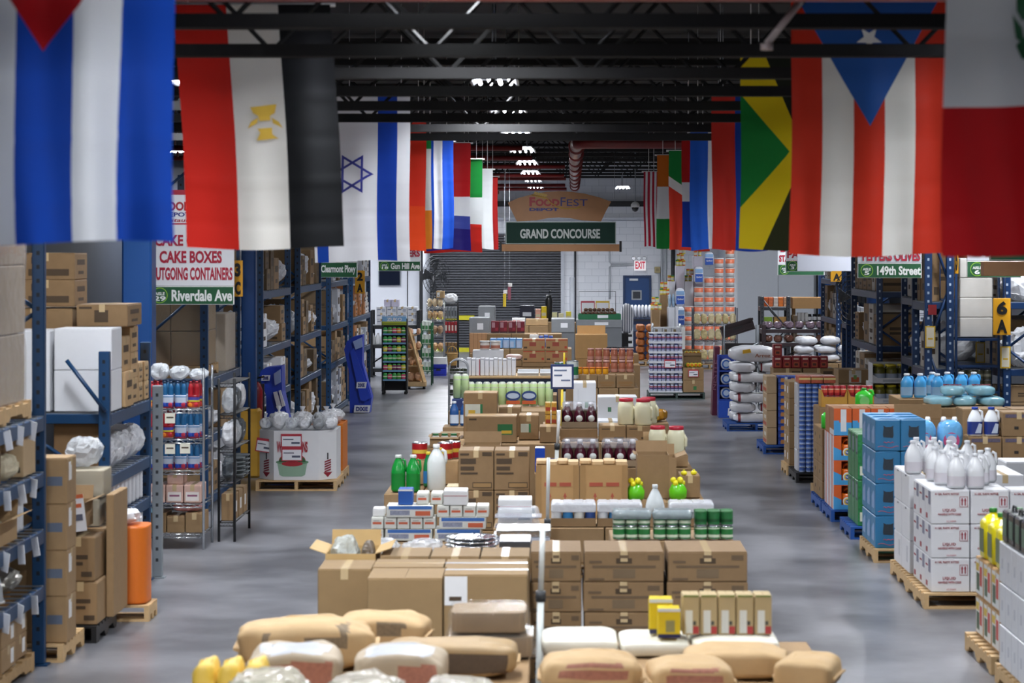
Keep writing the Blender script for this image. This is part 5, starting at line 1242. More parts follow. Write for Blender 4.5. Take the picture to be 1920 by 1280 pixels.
# --- nearest sacks, left half
base(-1.75, -0.14, 10.25, 11.75, 0.78, 'bagged goods at the bottom edge', 2)
base(-1.75, -0.14, 11.8, 13.5, 0.80, 'flour sacks at the front of the island', 2)
IK = C('7d6c55', 0.7, var=0.4, scale=60); RK = C('a06a58', 0.65, var=0.35, scale=50); WK = C('b0b3b9', 0.4, var=0.05)
BX = dict(e1=0.36, e2=0.3, amp=0.085, freq=6.5, nu=56, nv=26)
sack('kraft', 0.74, 0.46, 0.25, PAPER, (-1.32, 12.78, 0.801), 'big kraft paper flour sack lying at the aisle corner of the island', rz=0.05, name='paper_sack', seam=PAPER, seed=1, patches=[(-.1, .15, -.6, -.2, .5, .72, IK), (.22, .3, -.6, 0, .4, .95, IK), (-.3, -.24, -.6, -.1, .35, .8, IK)], **BX)
sack('kraft2', 0.52, 0.36, 0.2, PAPER, (-0.96, 13.27, 0.801), 'smaller kraft paper sack behind the big flour sack, its end folded', rz=-0.1, name='paper_sack', seam=PAPER, seed=2, patches=[(.05, .3, -.6, -.2, .6, .85, IK)], **BX)
sack('gs', 0.48, 0.42, 0.24, C('a99a84', 0.6, var=0.12, bump=0.15), (-1.30, 12.0, 0.801), 'greyish paper sack with a white top panel in front of the big flour sack', name='paper_sack', seed=3, patches=[(-.38, .36, -.45, .1, .88, 1.1, WK), (-.12, .42, -.6, -.3, .3, .75, RK)], **BX)
sack('gs2', 0.47, 0.42, 0.22, C('a99a84', 0.6, var=0.12, bump=0.15), (-0.78, 12.05, 0.801), 'greyish paper sack with a white top panel, second from the aisle', name='paper_sack', seed=4, patches=[(-.38, .36, -.45, .1, .88, 1.1, WK), (0, .4, -.6, -.3, .3, .7, RK)], **BX)
sack('br', 0.7, 0.36, 0.18, C('a58a62', 0.55, var=0.15, bump=0.1), (-0.55, 12.5, 0.801), 'brown paper sack with a dark print beside the clear wrapped bundle', name='paper_sack', seed=5, seam=PAPER, patches=[(.1, .42, -.6, -.25, .15, .7, C('57483a', 0.7, var=0.3, scale=40)), (-.12, -.1, -.6, -.2, .1, .8, IK)], **BX)
def m_bundle(w, d, h, inner):
 mb = MB(); mb.loft([rrect(0, 0, w * q, d * q, 0.07, z) for q, z in ((.94, 0), (1, .02), (1, h - .03), (.93, h))], 0, True, True)
 o = mb.build('wrapped_bundle', C('b9b4ac', 0.04, var=0.2, scale=12, bump=0.5, alpha=0.14))
 m2 = MB(); m2.loft([rrect(0, 0, w * .9, d * .9, 0.06, z) for z in (.012, h - .015)], 0, True, False); m2.build('contents', inner, o)
 return o
for k in range(2): inst(('bundle', k), lambda: m_bundle(0.5 - 0.06 * k, 0.42, 0.13, C('8a7458', 0.7)), (-0.36 - 0.01 * k, 13.12, 0.802 + 0.132 * k), f'clear film wrapped bundle with brown contents, {("lower", "upper")[k]} of two beside the kraft sacks', 'bundle')
for i in range(3): sack('yel', 0.113, 0.3, 0.31, C('d9b648', 0.5, var=0.15, bump=0.3), (-1.63 + 0.115 * i, 11.25, 0.781), f'yellow mesh bag of corn at the bottom edge, {pos(i, 3)}', name='mesh_bag', group='yellow mesh bags at the bottom edge', seed=6, cat='bag', nu=30, nv=16, e1=0.4, e2=0.45, amp=0.12, freq=14)
for i in range(3): bag(0.41, 0.5, 0.37 - 0.02 * i, (-1.28 + 0.42 * i, 10.62, 0.781), f'crinkled clear plastic bag at the bottom edge, {pos(i, 3)} of three', 14 + i, C('bdb8a8', 0.15, var=0.3, scale=16, bump=0.8, alpha=0.8) if i == 0 else C('c5c0b4', 0.12, var=0.3, scale=16, bump=0.8, alpha=0.75), inner=C('b8a98a', 0.6) if i else C('a89f88', 0.6), knot=False, amp=0.14, e=0.42)
# --- nearest sacks, right half
base(-0.08, 1.42, 10.6, 11.5, 0.8, 'front kraft sacks on the right half', 2)
base(-0.08, 1.42, 11.55, 13.7, 0.78, 'kraft sacks and slim boxes on the right half', 2)
for i, (x, w, t) in enumerate(((0.12, 0.42, 0.1), (0.53, 0.38, 0.085), (0.97, 0.48, 0.1))): sack(('flat', i), w, 0.5, t, C('d9d6c8', 0.5, var=0.08, bump=0.2), (x, 13.35, 0.781), f'flat white paper bale in the layer by the slim boxes, {pos(i, 3)}', name='paper_bale', cat='bale', seed=8 + i, e1=0.25, e2=0.2, amp=0.03)
SLIM = C('b5a178', 0.5, var=0.1)
for i in range(5): carton(PX(1277, 13.35) + 0.099 * i, PX(1277, 13.35) + 0.099 * i + 0.098, 13.25, 13.42, 0.88, 1.1, f'slim pale food box standing on the white bale, {pos(i, 5)}', 'slim boxes on the white bale', mat=SLIM, tape=False, name='slim_box', prt=[(0.18, 0.6, 0.05, 0.62, C('e0e2dc', 0.5)), (0.62, 0.96, 0.03, 0.22, C('a83838', 0.5)), (0.06, 0.94, 0.95, 0.995, C('7d8a4a', 0.5)), (0.62, 0.8, 0.25, 0.35, C('4b4b44', 0.5))])
for i in range(2): carton(PX(1217, 13.3) + 0.04 * i, PX(1262, 13.3) + 0.035 * i, 13.2 - 0.15 * i + 0.1, 13.34 - 0.15 * i + 0.1, 0.88, 1.07 - 0.03 * i, f'yellow box with a dark blue foot beside the slim boxes, {("rear", "front")[i]} one', mat=C('d8bd1e', 0.4), tape=False, name='yellow_box', prt=[(0.0, 1, 0.0, 0.13, C('1d2250', 0.4)), (0.35, 0.75, 0.2, 0.6, C('8f8a5a', 0.5)), (0.0, 1.0, 0.9, 1.0, C('d4d9e0', 0.4))])
for i, (x, y, l, t, rz, sd, wd) in enumerate(((0.17, 12.1, .52, .2, 0, 11, 'with red print, next to the clear bundle'), (0.66, 12.05, .42, .18, .05, 12, 'with faint red print, in the middle of the right half'), (0.93, 12.6, .55, .15, -.04, 13, 'with a dark stamp, under the slim boxes'), (1.27, 12.2, .3, .17, -.3, 14, 'drooping at the right aisle corner'))):
 sack(('kr', i), l, 0.4, t, PAPER, (x, y, 0.781), 'kraft paper sack ' + wd, rz=rz, name='paper_sack', seed=sd, seam=PAPER, patches=[(-.3, .35, -.6, -.1, .45, .6, RK), (-.2, .3, -.6, 0, .75, .86, RK)] if i < 2 else [(-.08, .12, -.6, -.1, .5, .85, IK)] if i == 2 else (), **BX)
for i, x in enumerate((0.17, 0.66, 1.15)): sack(('kr2', i), 0.46, 0.4, 0.19 - 0.02 * i, PAPER, (x, 11.05, 0.801), f'kraft paper sack at the very front of the right half, {pos(i, 3)}', name='paper_sack', seed=15 + i, seam=PAPER, patches=[(-.35, .1, -.6, -.1, .5, .68, RK), (.3, .36, -.6, .3, 0, 1.1, RK)], **BX)
# --- big cartons
KB = C('957a54', 0.75, var=0.1, scale=10, bump=0.05)
pallet(-1.62, -0.2, 15.55, 17.5, 'wooden pallet under the big plain cartons', WOOD2)
def zc(y, Y): return PZ(y, Y)
carton(-1.23, -0.74, 15.6, 16.1, 0.133, 0.872, 'tall plain brown carton in the front row, nearest the left aisle', mat=KB, tape=False)
carton(-0.735, -0.19, 15.6, 16.1, 0.133, 0.895, 'tall plain brown carton with a shipping label in the front row', mat=KB, sticker=(0.01, 0.28, 0.74, 0.985), tape=C('ccd0d4', 0.2))
carton(-1.6, -1.24, 16.12, 16.6, 0.133, 0.862, 'tall plain brown carton at the left aisle edge, a step behind the front row', mat=KB, tape=True)
carton(-1.235, -0.76, 16.12, 16.55, 0.133, 0.875, 'plain brown carton in the second row, behind the tall left one', mat=KB)
carton(-0.755, -0.2, 16.12, 16.55, 0.133, 0.875, 'plain brown carton in the second row, behind the labelled one', mat=KB, tape=C('ccd0d4', 0.2))
for i in range(3): carton(-1.22 + 0.345 * i, -0.88 + 0.345 * i, 16.6, 17.1, 0.133, 0.885, f'plain brown carton in the third row, {pos(i, 3)}', mat=KB)
opened(-1.6, -1.25, 16.65, 17.15, 0.133, 0.895, 'open carton with its flap folded out over the left aisle', mat=C('c9a870', 0.7, var=0.1), front=False)
bag(0.2, 0.34, 0.3, (-1.48, 16.88, 0.7), 'clear plastic bag bulging out of the open carton', 17, C('cfd6d2', 0.15, var=0.3, scale=24, bump=0.8, alpha=0.7), knot=False)
bag(0.1, 0.3, 0.26, (-1.32, 16.9, 0.7), 'brown wrapped bundle beside the clear bag in the open carton', 18, C('6a5e50', 0.4, var=0.3, bump=0.5), cat='bundle', name='wrapped_bundle', knot=False)
pallet(-0.2, 1.42, 16.85, 17.62, 'wooden pallet under the printed carton wall', WOOD2)
CAR = [(0.4, 0.6, 0.6, 0.78, INK), (0.44, 0.56, 0.78, 0.88, C('6b5740', 0.7)), (0.1, 0.9, 0.46, 0.54, C('6b5740', 0.7)), (0.36, 0.64, 0.12, 0.42, C('77634a', 0.7)), (0.8, 0.95, 0.72, 0.88, C('6b5740', 0.7)), (0.06, 0.22, 0.62, 0.7, C('6b5740', 0.7)), (0.05, 0.25, 0.06, 0.12, C('6b5740', 0.7))]
xs = ((-0.195, 0.17), (0.18, 0.745), (0.765, 1.33))
for c, (a, b) in enumerate(xs):
 for k in range(4):
  z0, z1 = ((0.133, 0.245), (0.247, 0.455), (0.457, 0.667), (0.669, 0.88))[k]
  carton(a + 0.008 * (k % 2), b + 0.004 * (k == 2) * (c == 2), 16.9, 17.55, z0, z1, f'printed brown carton in the front carton wall, {pos(c, 3)} column, {lev(k, 4)} layer', 'printed cartons of the front wall', mat=KRAFT2, prt=CAR if k else NONE)
# --- foil trays behind the big cartons
base(-1.5, -0.15, 18.0, 18.9, 0.70, 'foil pans and film rolls behind the big cartons', 2)
for k in range(4): inst(('pan',), lambda: m_parts('foil_pan', [('foil_pan', lat([(0.15, 0), (0.19, 0.022), (0.2, 0.024), (0.2, 0.03), (0.185, 0.026), (0.145, 0.006), (0.01, 0.006)], 28), FOIL), ('rolled_rim', lat([(0.2, 0.024), (0.206, 0.027), (0.2, 0.032)], 28, False), CHROME)]), (-0.65, 18.3, 0.701 + 0.03 * k), f'round foil pan, {lev(k, 4)} of the shiny stack', 'pan', 'stacked foil pans')
carton(-0.44, -0.2, 18.15, 18.6, 0.701, 0.8, 'dark grey box of foil rolls beside the round pans', mat=C('62656a', 0.3, 0.5), tape=False)
for i in range(2): bag(0.31, 0.4, 0.1, (-1.34 + 0.32 * i, 18.3, 0.701), f'flat clear pack of plastic lids beside the foil pans, {("left", "right")[i]} one', 19 + i, FILM, knot=False)
# --- boxed tubs with blue lids
JB = C('dcdcd4', 0.5, var=0.03); JR = C('c8603f', 0.5, var=0.1); JBL = C('3d6cb4', 0.45)
base(-1.72, -0.6, 22.0, 22.6, 0.33, 'white boxes with orange seals', 2)
def small(x, z, lab, w=0.115, y0=22.05): carton(x, x + w, y0, y0 + 0.28, z, z + 0.105, lab, 'small white boxes with orange seals', mat=JB, tape=False, name='small_box', prt=[(0.12, 0.85, 0.4, 0.6, JR), (0.2, 0.7, 0.68, 0.75, C('a9a8a0', 0.5))])
def long(x, z, lab, w=0.43): carton(x, x + w, 22.03, 22.35, z, z + 0.105, lab, 'long white cases with a blue band', mat=JB, tape=False, name='long_case', prt=[(0.05, 0.97, 0.7, 0.99, JBL), (0.62, 0.94, 0.15, 0.55, JR), (0.08, 0.5, 0.2, 0.6, C('8f93a6', 0.5, var=0.5, scale=60))])
small(-1.7, 0.333, 'small white box with an orange seal at the aisle end of the lowest row'); long(-1.57, 0.333, 'long white blue-banded case in the lowest row, toward the aisle'); long(-1.12, 0.333, 'long white blue-banded case in the lowest row, beside the foil pans')
for i in range(5): small(-1.7 + 0.119 * i, 0.44, f'small white box with an orange seal, second row, {pos(i, 5)}')
long(-1.08, 0.44, 'long white blue-banded case in the second row')
long(-1.56, 0.547, 'long white blue-banded case in the third row')
for i in range(4): small(-1.1 + 0.12 * i, 0.547, f'small white box with an orange seal, third row, {pos(i, 4)}')
carton(-1.455, -1.32, 22.08, 22.3, 0.654, 0.8, 'blue cube box with a white lid on top of the orange-sealed boxes', mat=C('2456a6', 0.4), tape=False, prt=[(0, 1, 0.88, 0.99, WHITE)])
for i in range(2): small(-1.29 + 0.13 * i, 0.654, f'small white box with an orange seal beside the blue cube box, {("left", "right")[i]} one', 0.11, 22.12)
carton(-1.04, -0.82, 22.05, 22.35, 0.654, 0.79, 'white box with a thin red line on the top of the orange-sealed boxes', mat=WHITE, tape=False, prt=[(0, 1, 0.62, 0.66, C('a8434c', 0.5))])
carton(-1.69, -1.58, 22.1, 22.32, 0.547, 0.62, 'small white packet at the aisle end above the second row', mat=WHITE, tape=False, name='small_box')
base(-0.58, -0.1, 21.6, 22.4, 0.5, 'white box and clear trays in the middle', 1)
carton(-0.54, -0.23, 21.95, 22.3, 0.502, 0.72, 'white carton with red lines standing behind the clear plastic trays', mat=WHITE, tape=False, prt=[(0, 1, 0.68, 0.72, C('a8434c', 0.5)), (0.2, 0.7, 0.3, 0.42, C('b0666c', 0.5)), (0.6, 0.95, 0.15, 0.3, C('8c98b0', 0.5))])
for k in range(2):
 def m_tray():
  mb = MB(); mb.loft([rrect(0, 0, 0.4, 0.28, 0.03, 0), rrect(0, 0, 0.36, 0.24, 0.05, 0.07), rrect(0, 0, 0.33, 0.21, 0.05, 0.085)], 0, True, True)
  o = mb.build('clear_tray', CLEAR); m2 = MB(); m2.loft([rrect(0, 0, 0.42, 0.3, 0.03, 0.0), rrect(0, 0, 0.42, 0.3, 0.03, 0.008)], 0); m2.build('rim', C('d8dce8', 0.1, alpha=0.6), o); return o
 inst(('ctray',), m_tray, (-0.35, 21.75, 0.502 + 0.088 * k), f'clear plastic tray in front of the red-lined white carton, {("lower", "upper")[k]} one', 'tray')
base(-0.56, -0.02, 19.6, 20.4, 0.55, 'blue and white foil cases', 1)
carton(-0.53, -0.06, 19.65, 20.2, 0.552, 0.64, 'flat white case with a blue edge beside the sign post', mat=C('b4b7c2', 0.3), tape=False, prt=[(0, 1, 0.05, 0.3, C('2f3fa0', 0.4))])
carton(-0.5, -0.05, 19.7, 20.2, 0.641, 0.7, 'shiny flat case lying on the blue-edged white case', mat=FOIL, tape=False)
# --- green cans
GLAB = band_mat('greencan', 'cfd8c2', [(.0, .12, '2d6b3c'), (.35, .8, '2f7a40'), (.9, .99, '2d6b3c')], 2, 0.35)
GLAB2 = band_mat('greencan2', '2a6e3e', [(.2, .45, '1d4f2c')], 2, 0.35)
base(0.42, 1.42, 19.3, 20.1, 0.668, 'green labelled cans', 2)
def can(r, h, lab, name='tin_can', lid=None): return lambda: m_can(name, r, h, lab, lid=lid)
for g in range(2):
 x0 = 0.44 + 0.325 * g
 for k in range(2):
  for i in range(3):
   for j in range(2):
    inst(('gcan',), can(0.049, 0.11, GLAB), (x0 + 0.055 + 0.1 * i, 19.37 + 0.1 * j, 0.67 + 0.112 * k), f'green labelled can in the {("left", "right")[g]} film pack, {pos(i, 3)}, {("lower", "upper")[k]} layer, {("front", "rear")[j]} row', 'can', 'green cans in film packs')
 mb = MB(); ex = 0.16; rr_ = lambda w, d, z: rrect(x0 + 0.155, 19.42, w, d, 0.03, z)
 fm = MB(); fm.loft([rrect(0, 0, 0.312, 0.215, 0.02, 0.0), rrect(0, 0, 0.312, 0.215, 0.02, 0.06), rrect(0, 0, 0.308, 0.21, 0.03, 0.13)], 0, False, True); fm.loft([rrect(0, 0, 0.308, 0.21, 0.03, 0.0), rrect(0, 0, 0.28, 0.18, 0.03, 0.006)], 0, True) if False else None
 top = MB(); top.loft([rrect(0, 0, 0.314, 0.216, 0.03, 0.0), rrect(0, 0, 0.314, 0.216, 0.03, 0.045), rrect(0, 0, 0.29, 0.19, 0.04, 0.07)], 0, True, True)
 o = top.build('shrink_film', C('aebcc2', 0.12, var=0.2, scale=20, bump=0.5, alpha=0.75), None, (x0 + 0.155, 19.42, 0.835)); tag(o, f'cloudy shrink film over the {("left", "right")[g]} pack of green cans', 'film')
for i in range(3):
 for k in range(2):
  for j in range(2):
   inst(('gcan2', k), can(0.049, 0.11, GLAB2 if k else GLAB, lid=C('3f7a4a', 0.4) if k else None), (1.15 + 0.104 * i, 19.37 + 0.11 * j, 0.67 + 0.115 * k), f'loose green can at the aisle end, {pos(i, 3)} column, {("lower", "upper")[k]} layer, {("front", "rear")[j]} row', 'can', 'loose green cans')
# --- evaporated milk trays
def m_milk(w=0.41, d=0.3, n=4):
 root = empty('can_tray'); m2 = MB(); t = 0.005
 m2.box(-w / 2, w / 2, -d / 2, d / 2, 0, t)
 for a in ((-w / 2, w / 2, -d / 2, -d / 2 + t), (-w / 2, w / 2, d / 2 - t, d / 2), (-w / 2, -w / 2 + t, -d / 2, d / 2), (w / 2 - t, w / 2, -d / 2, d / 2)): m2.box(*a, t, 0.075)
 m2.build('tray', KRAFT2, root)
 L = [C(c, 0.35) for c in ('d5d8dc', '2f7cb4', 'dcdcd6', '2a4a8c')]
 for i in range(n):
  for j in range(2):
   x = -w / 2 + w * (i + 0.5) / n; y = -d / 2 + 0.055 + j * 0.14
   c = MB(); c.lathe([(0.045, 0.006), (0.048, 0.012), (0.048, 0.185), (0.044, 0.19)], 12, x, y); c.build('can', L[(i + j) % 4], root)
 m2 = MB(); m2.loft([rrect(0, 0, w * q, d * q, 0.02, z) for q, z in ((.985, 0.13), (1, 0.14), (1, 0.195), (.97, 0.212), (.955, 0.214))], 0, True, False)
 for i in range(n): m2.box(-w / 2 + w * (i + .12) / n, -w / 2 + w * (i + .88) / n, -d * .44, d * .44, 0.212, 0.22, 0, 0.008)
 m2.build('film', C('e6e9ef', 0.12, var=0.1, scale=16, bump=0.4, alpha=0.9), root)
 return root
base(-0.08, 1.45, 22.0, 22.7, 0.46, 'film topped can trays', 3)
for i, x in enumerate((0.147, 0.57, 1.225)): inst(('milk',), m_milk, (x, 22.2, 0.462), f'tray of cans under white film, {pos(i, 3)} beside the small boxed jug', 'can tray', 'film topped can trays')
opened(0.79, 1.0, 22.02, 22.35, 0.462, 0.58, 'small open carton holding the big clear jug', mat=KRAFT, front=False, side=False)
inst(('cjug',), lambda: m_jug('water_jug', 0.19, 0.17, 0.36, C('cfd6d8', 0.25, var=0.05, alpha=0.9), C('d0d6d8', 0.4), None, True, 0.45), (0.895, 22.15, 0.475), 'big milky gallon jug standing in the small open carton', 'jug', rz=math.pi / 2)
# --- green bottles, two printed cartons
base(-1.75, -0.98, 24.3, 25.6, 0.535, 'green bottles and red tins at the left aisle', 2)
GREEN = C('128a34', 0.2, var=0.05)
for i in range(2): inst(('gbot',), lambda: m_jug('green_bottle', 0.14, 0.14, 0.37, GREEN, C('d7dcd8', 0.4), C('0f7a2c', 0.3), True, 0.56, 0.028, (0.06, 0.5)), (PX(747 + 28 * i, 24.5), 24.5, 0.537), f'green square shouldered bottle with a white cap, {("left", "right")[i]} of two at the left aisle', 'bottle')
inst(('wbot',), lambda: m_jug('white_bottle', 0.185, 0.17, 0.47, C('dfe4e4', 0.25, alpha=0.95), C('eef0f0', 0.4), None, True, 0.6, 0.03), (PX(818, 24.55), 24.6, 0.537), 'tall milky white jug beside the green bottles', 'jug')
inst(('gbot2',), lambda: m_jug('green_bottle', 0.1, 0.1, 0.36, C('1f7a44', 0.25), C('d8c23a', 0.4), C('2a6ea8', 0.4), False, 0.55), (PX(803, 25.0), 25.0, 0.537), 'slim green bottle with a blue label behind the white jug', 'bottle')
inst(('ybot',), lambda: m_jug('oil_bottle', 0.12, 0.12, 0.4, C('d9c84a', 0.2, alpha=0.9), C('e0b020', 0.4), C('c93a2a', 0.4), False, 0.6), (PX(808, 25.0) + 0.09, 25.03, 0.537), 'yellow bottle with a red label peeping over the white jug', 'bottle')
RT = band_mat('redtin', 'a81c24', [(.35, .6, 'd9b84a')], 2, 0.3)
for i, px in enumerate((787, 838, 848)): inst(('rtin',), lambda: m_can('red_tin', 0.08, 0.18, RT), (PX(px, 25.3) - 0.02 * (i == 1), 25.3 + 0.17 * (i == 2), 0.79), f'big red tin behind the white jug, {pos(i, 3)}', 'tin', 'red tins by the white jug')
carton(-1.54, -1.03, 25.2, 25.58, 0.537, 0.788, 'low carton under the big red tins', mat=KRAFT3, tape=False)
carton(-1.12, -0.99, 24.35, 24.7, 0.537, 0.6, 'pale shallow box between the white jug and the printed cartons', mat=C('d9c7a0', 0.6), tape=False)
base(-0.98, -0.27, 23.9, 24.45, 0.208, 'two columns of printed cartons', 2)
RES = [(0.06, 0.5, 0.66, 0.8, INK), (0.06, 0.45, 0.5, 0.6, INK), (0.06, 0.55, 0.4, 0.45, INK), (0.68, 0.95, 0.86, 0.96, INK), (0.05, 0.3, 0.88, 0.93, INK), (0.4, 0.95, 0.06, 0.2, INK), (0.42, 0.93, 0.08, 0.18, C('97774c', 0.7))]
for i in range(2):
 for k in range(2): carton(-0.98 + 0.355 * i, -0.63 + 0.355 * i, 23.92, 24.4, 0.21 + 0.395 * k, 0.604 + 0.395 * k, f'printed brown carton of the square pair, {("left", "right")[i]} column, {("lower", "upper")[k]} one', 'printed cartons of the square pair', mat=KRAFT2, prt=RES)
base(-0.98, -0.3, 24.75, 25.3, 0.8, 'flap-lidded box behind the square pair', 1)
opened(-0.97, -0.58, 24.8, 25.2, 0.802, 0.98, 'empty open carton standing behind the square pair of cartons', mat=KRAFT2, side=False, front=False)
base(-0.25, -0.02, 25.6, 26.1, 0.62, 'blue wrapped packs', 1)
for k in range(3): carton(-0.24 + 0.12 * (k == 1), -0.13 + 0.12 * (k == 1) , 25.65, 25.9, 0.622 + 0.13 * (k == 2), 0.75 + 0.13 * (k == 2), f'shiny blue wrapped pack beside the square pair of cartons, {("left", "right", "upper")[k]} one', mat=C('1d48b0', 0.2, bump=0.3), tape=False, name='blue_pack')
# tomato cartons with lobed tops
TOM = C('b38d5c', 0.75, var=0.1)
def m_tom(w, d, h):
 o = m_open(w, d, h, TOM, name='tomato_carton', front=False, side=False, back=False)
 for i in range(4):
  m2 = MB(); x = -w / 2 + w * (i + 0.5) / 4; m2.loft([rrect(x, (-1) ** i * d * 0.12, w / 4 * 0.95, d * 0.62, 0.03, z) for z in (h + 0.001, h + 0.03)]); m2.build('lobed_flap', C('d3b183', 0.7), o)
 for s_ in (-1, 1): m2 = MB(); m2.box(min(s_ * w / 2, s_ * (w / 2 - 0.055)), max(s_ * w / 2, s_ * (w / 2 - 0.055)), -d / 2 - 0.006, -d / 2, 0.0, h, 0); m2.build('corner_fold', C('a07c4e', 0.75), o)
 m2 = MB()
 for a, b, z0, z1 in ((-.3, -.02, .56, .63), (.05, .32, .56, .63)): m2.box(w * a, w * b, -d / 2 - 0.003, -d / 2, h * (z0 + .16), h * (z1 + .14))
 for x in (-0.18, 0.18): m2.box(w * x - 0.006, w * x + 0.006, -d / 2 - 0.003, -d / 2, h * 0.52, h * 0.58); m2.prism([(w * x - 0.018, h * 0.58), (w * x + 0.018, h * 0.58), (w * x, h * 0.64)], -d / 2 - 0.003, -d / 2)
 m2.build('red_print', C('a8503a', 0.7), o); return o
pallet(-0.25, 0.75, 23.6, 24.4, 'wooden pallet under the lobe-topped cartons', WOOD2)
for i, (x, w) in enumerate(((0.0, 0.42), (0.455, 0.47))): inst(('tom', i), lambda: m_tom(w, 0.5, 0.74), (x, 23.95, 0.133), f'brown carton with lobed top flaps and red arrows, {("left", "right")[i]} of two', 'box')
base(0.76, 1.46, 23.7, 24.6, 0.52, 'lime bottles and open carton on the right aisle', 2)
opened(0.79, 1.11, 23.95, 24.4, 0.522, 0.95, 'tall opened carton beside the lobe-topped cartons', mat=KRAFT2, side=False, front=False)
def m_lime():
 mb = lat([(0.06, 0), (0.085, 0.02), (0.09, 0.09), (0.06, 0.15), (0.03, 0.17)], 16); o = mb.build('lime_bottle', C('62c21e', 0.25))
 for i in range(6):
  a = i * 1.05; c = lat([(0.012, 0), (0.03, 0.02), (0.025, 0.05), (0.005, 0.06)], 8); c.build('yellow_cap', C('ded41a', 0.4), o, (0.045 * math.cos(a), 0.045 * math.sin(a), 0.13 + 0.03 * (i % 2)))
 return o
for i, (x, y, z) in enumerate(((0.73 + 0.46, 23.86, 0.522), (1.33, 24.3, 0.522), (0.77, 23.78, 0.522))):
 if i != 1: inst(('lime',), m_lime, (x, y, z), ('lime green pot of yellow caps beside the tall opened carton', '', 'lime green pot of yellow caps wedged beside the lobe-topped cartons')[i], 'pot')
carton(1.22, 1.42, 24.0, 24.5, 0.522, 0.74, 'brown carton with a few yellow caps on it at the right aisle', mat=KRAFT2)
for i, (x, y) in enumerate(((1.26, 24.06), (1.36, 24.1))): inst(('ycap',), lambda: m_parts('yellow_stopper', [('yellow_stopper', lat([(0.02, 0), (0.032, 0.015), (0.028, 0.035), (0.01, 0.045)], 10), C('ded41a', 0.4)), ('neck', lat([(0.012, 0.04), (0.012, 0.055)], 8), C('c2b81a', 0.4))]), (x, y, 0.741), f'small yellow cap on the brown carton at the right aisle, {("left", "right")[i]} one', 'cap')
# --- juice trays, mayonnaise, brown cartons
def m_juice(n=3, w=0.41):
 root = empty('juice_tray'); m2 = MB(); d = 0.28
 m2.box(-w / 2, w / 2, -d / 2, d / 2, 0, 0.006); m2.box(-w / 2, w / 2, -d / 2, -d / 2 + 0.006, 0, 0.07); m2.box(-w / 2, w / 2, d / 2 - 0.006, d / 2, 0, 0.2)
 for s_ in (-1, 1): m2.box(min(s_ * w / 2, s_ * (w / 2 - 0.006)), max(s_ * w / 2, s_ * (w / 2 - 0.006)), -d / 2, d / 2, 0, 0.24)
 m2.build('tray', C('8d7a62', 0.7, var=0.1), root)
 for i in range(n):
  for j in range(2):
   x = -w / 2 + w * (i + 0.5) / n; y = -0.07 + 0.135 * j
   b = MB(); b.lathe([(0.055, 0.008), (0.062, 0.02), (0.062, 0.15), (0.04, 0.21), (0.024, 0.25)], 14, x, y); bo = b.build('bottle', C('4a1626', 0.15, coat=0.4), root)
   c = MB(); c.lathe([(0.028, 0.245), (0.028, 0.275), (0.02, 0.28)], 12, x, y); c.build('cap', C('d9d9de', 0.4), bo)
   if j == 0:
    l = MB(); l.lathe([(0.037, 0.06), (0.036, 0.0645), (0.002, 0.065)], 14); lo = l.build('label', C('d4d9d6', 0.4), bo, (x, y, 0.11)); lo.rotation_euler = (math.pi / 2, 0, 0); lo.location = (x, y, 0.11)
 m2 = MB(); m2.loft([rrect(0, 0, w * 0.96, d * 0.9, 0.04, 0.2), rrect(0, 0, w * 0.95, d * 0.88, 0.04, 0.275), rrect(0, 0, w * 0.86, d * 0.8, 0.05, 0.292)], 0, True, True); m2.build('film', C('dfe2ec', 0.06, var=0, bump=0.3, alpha=0.25), root)
 return root
base(0.0, 1.45, 25.75, 26.9, 0.66, 'front juice trays and jar cartons', 3)
for i in range(2): inst(('juice',), m_juice, (0.245 + 0.43 * i, 26.0, 0.662), f'tray of purple juice bottles in the lower row, {("left", "right")[i]} one', 'juice tray')
base(0.0, 1.2, 27.2, 28.2, 0.82, 'upper juice tray and mayonnaise jars', 3)
carton(0.03, 0.46, 27.35, 27.75, 0.822, 0.96, 'low carton under the upper juice tray', mat=KRAFT2)
inst(('juice',), m_juice, (0.25, 27.52, 0.962), 'tray of purple juice bottles standing highest, above the lower pair', 'juice tray')
MAYO = C('dcd8b8', 0.3, var=0.03); RL = C('b01c34', 0.35)
for i in range(2): carton(0.47 + 0.31 * i, 0.775 + 0.31 * i, 27.3, 27.8, 0.822, 0.995, f'brown carton under the rear mayonnaise jars, {("left", "right")[i]} one', mat=KRAFT, prt=TXT1)
def m_mayo():
 return m_parts('mayonnaise_jar', [('mayonnaise_jar', (lambda mb: (mb.loft([rrect(0, 0, 0.17, 0.17, 0.05, 0), rrect(0, 0, 0.19, 0.19, 0.06, 0.015), rrect(0, 0, 0.19, 0.19, 0.06, 0.2), rrect(0, 0, 0.165, 0.165, 0.07, 0.25), rrect(0, 0, 0.14, 0.14, 0.068, 0.265)], 0, True, True), mb)[1])(MB()), MAYO), ('lid', lat([(0.078, 0.26), (0.08, 0.265), (0.08, 0.295), (0.07, 0.3)], 20), RL), ('grip', (lambda mb: (mb.tube([(0.08, -0.06, 0.21), (0.1, -0.07, 0.17), (0.1, -0.07, 0.09), (0.085, -0.06, 0.06)], 0.016, 8), mb)[1])(MB()), MAYO)])
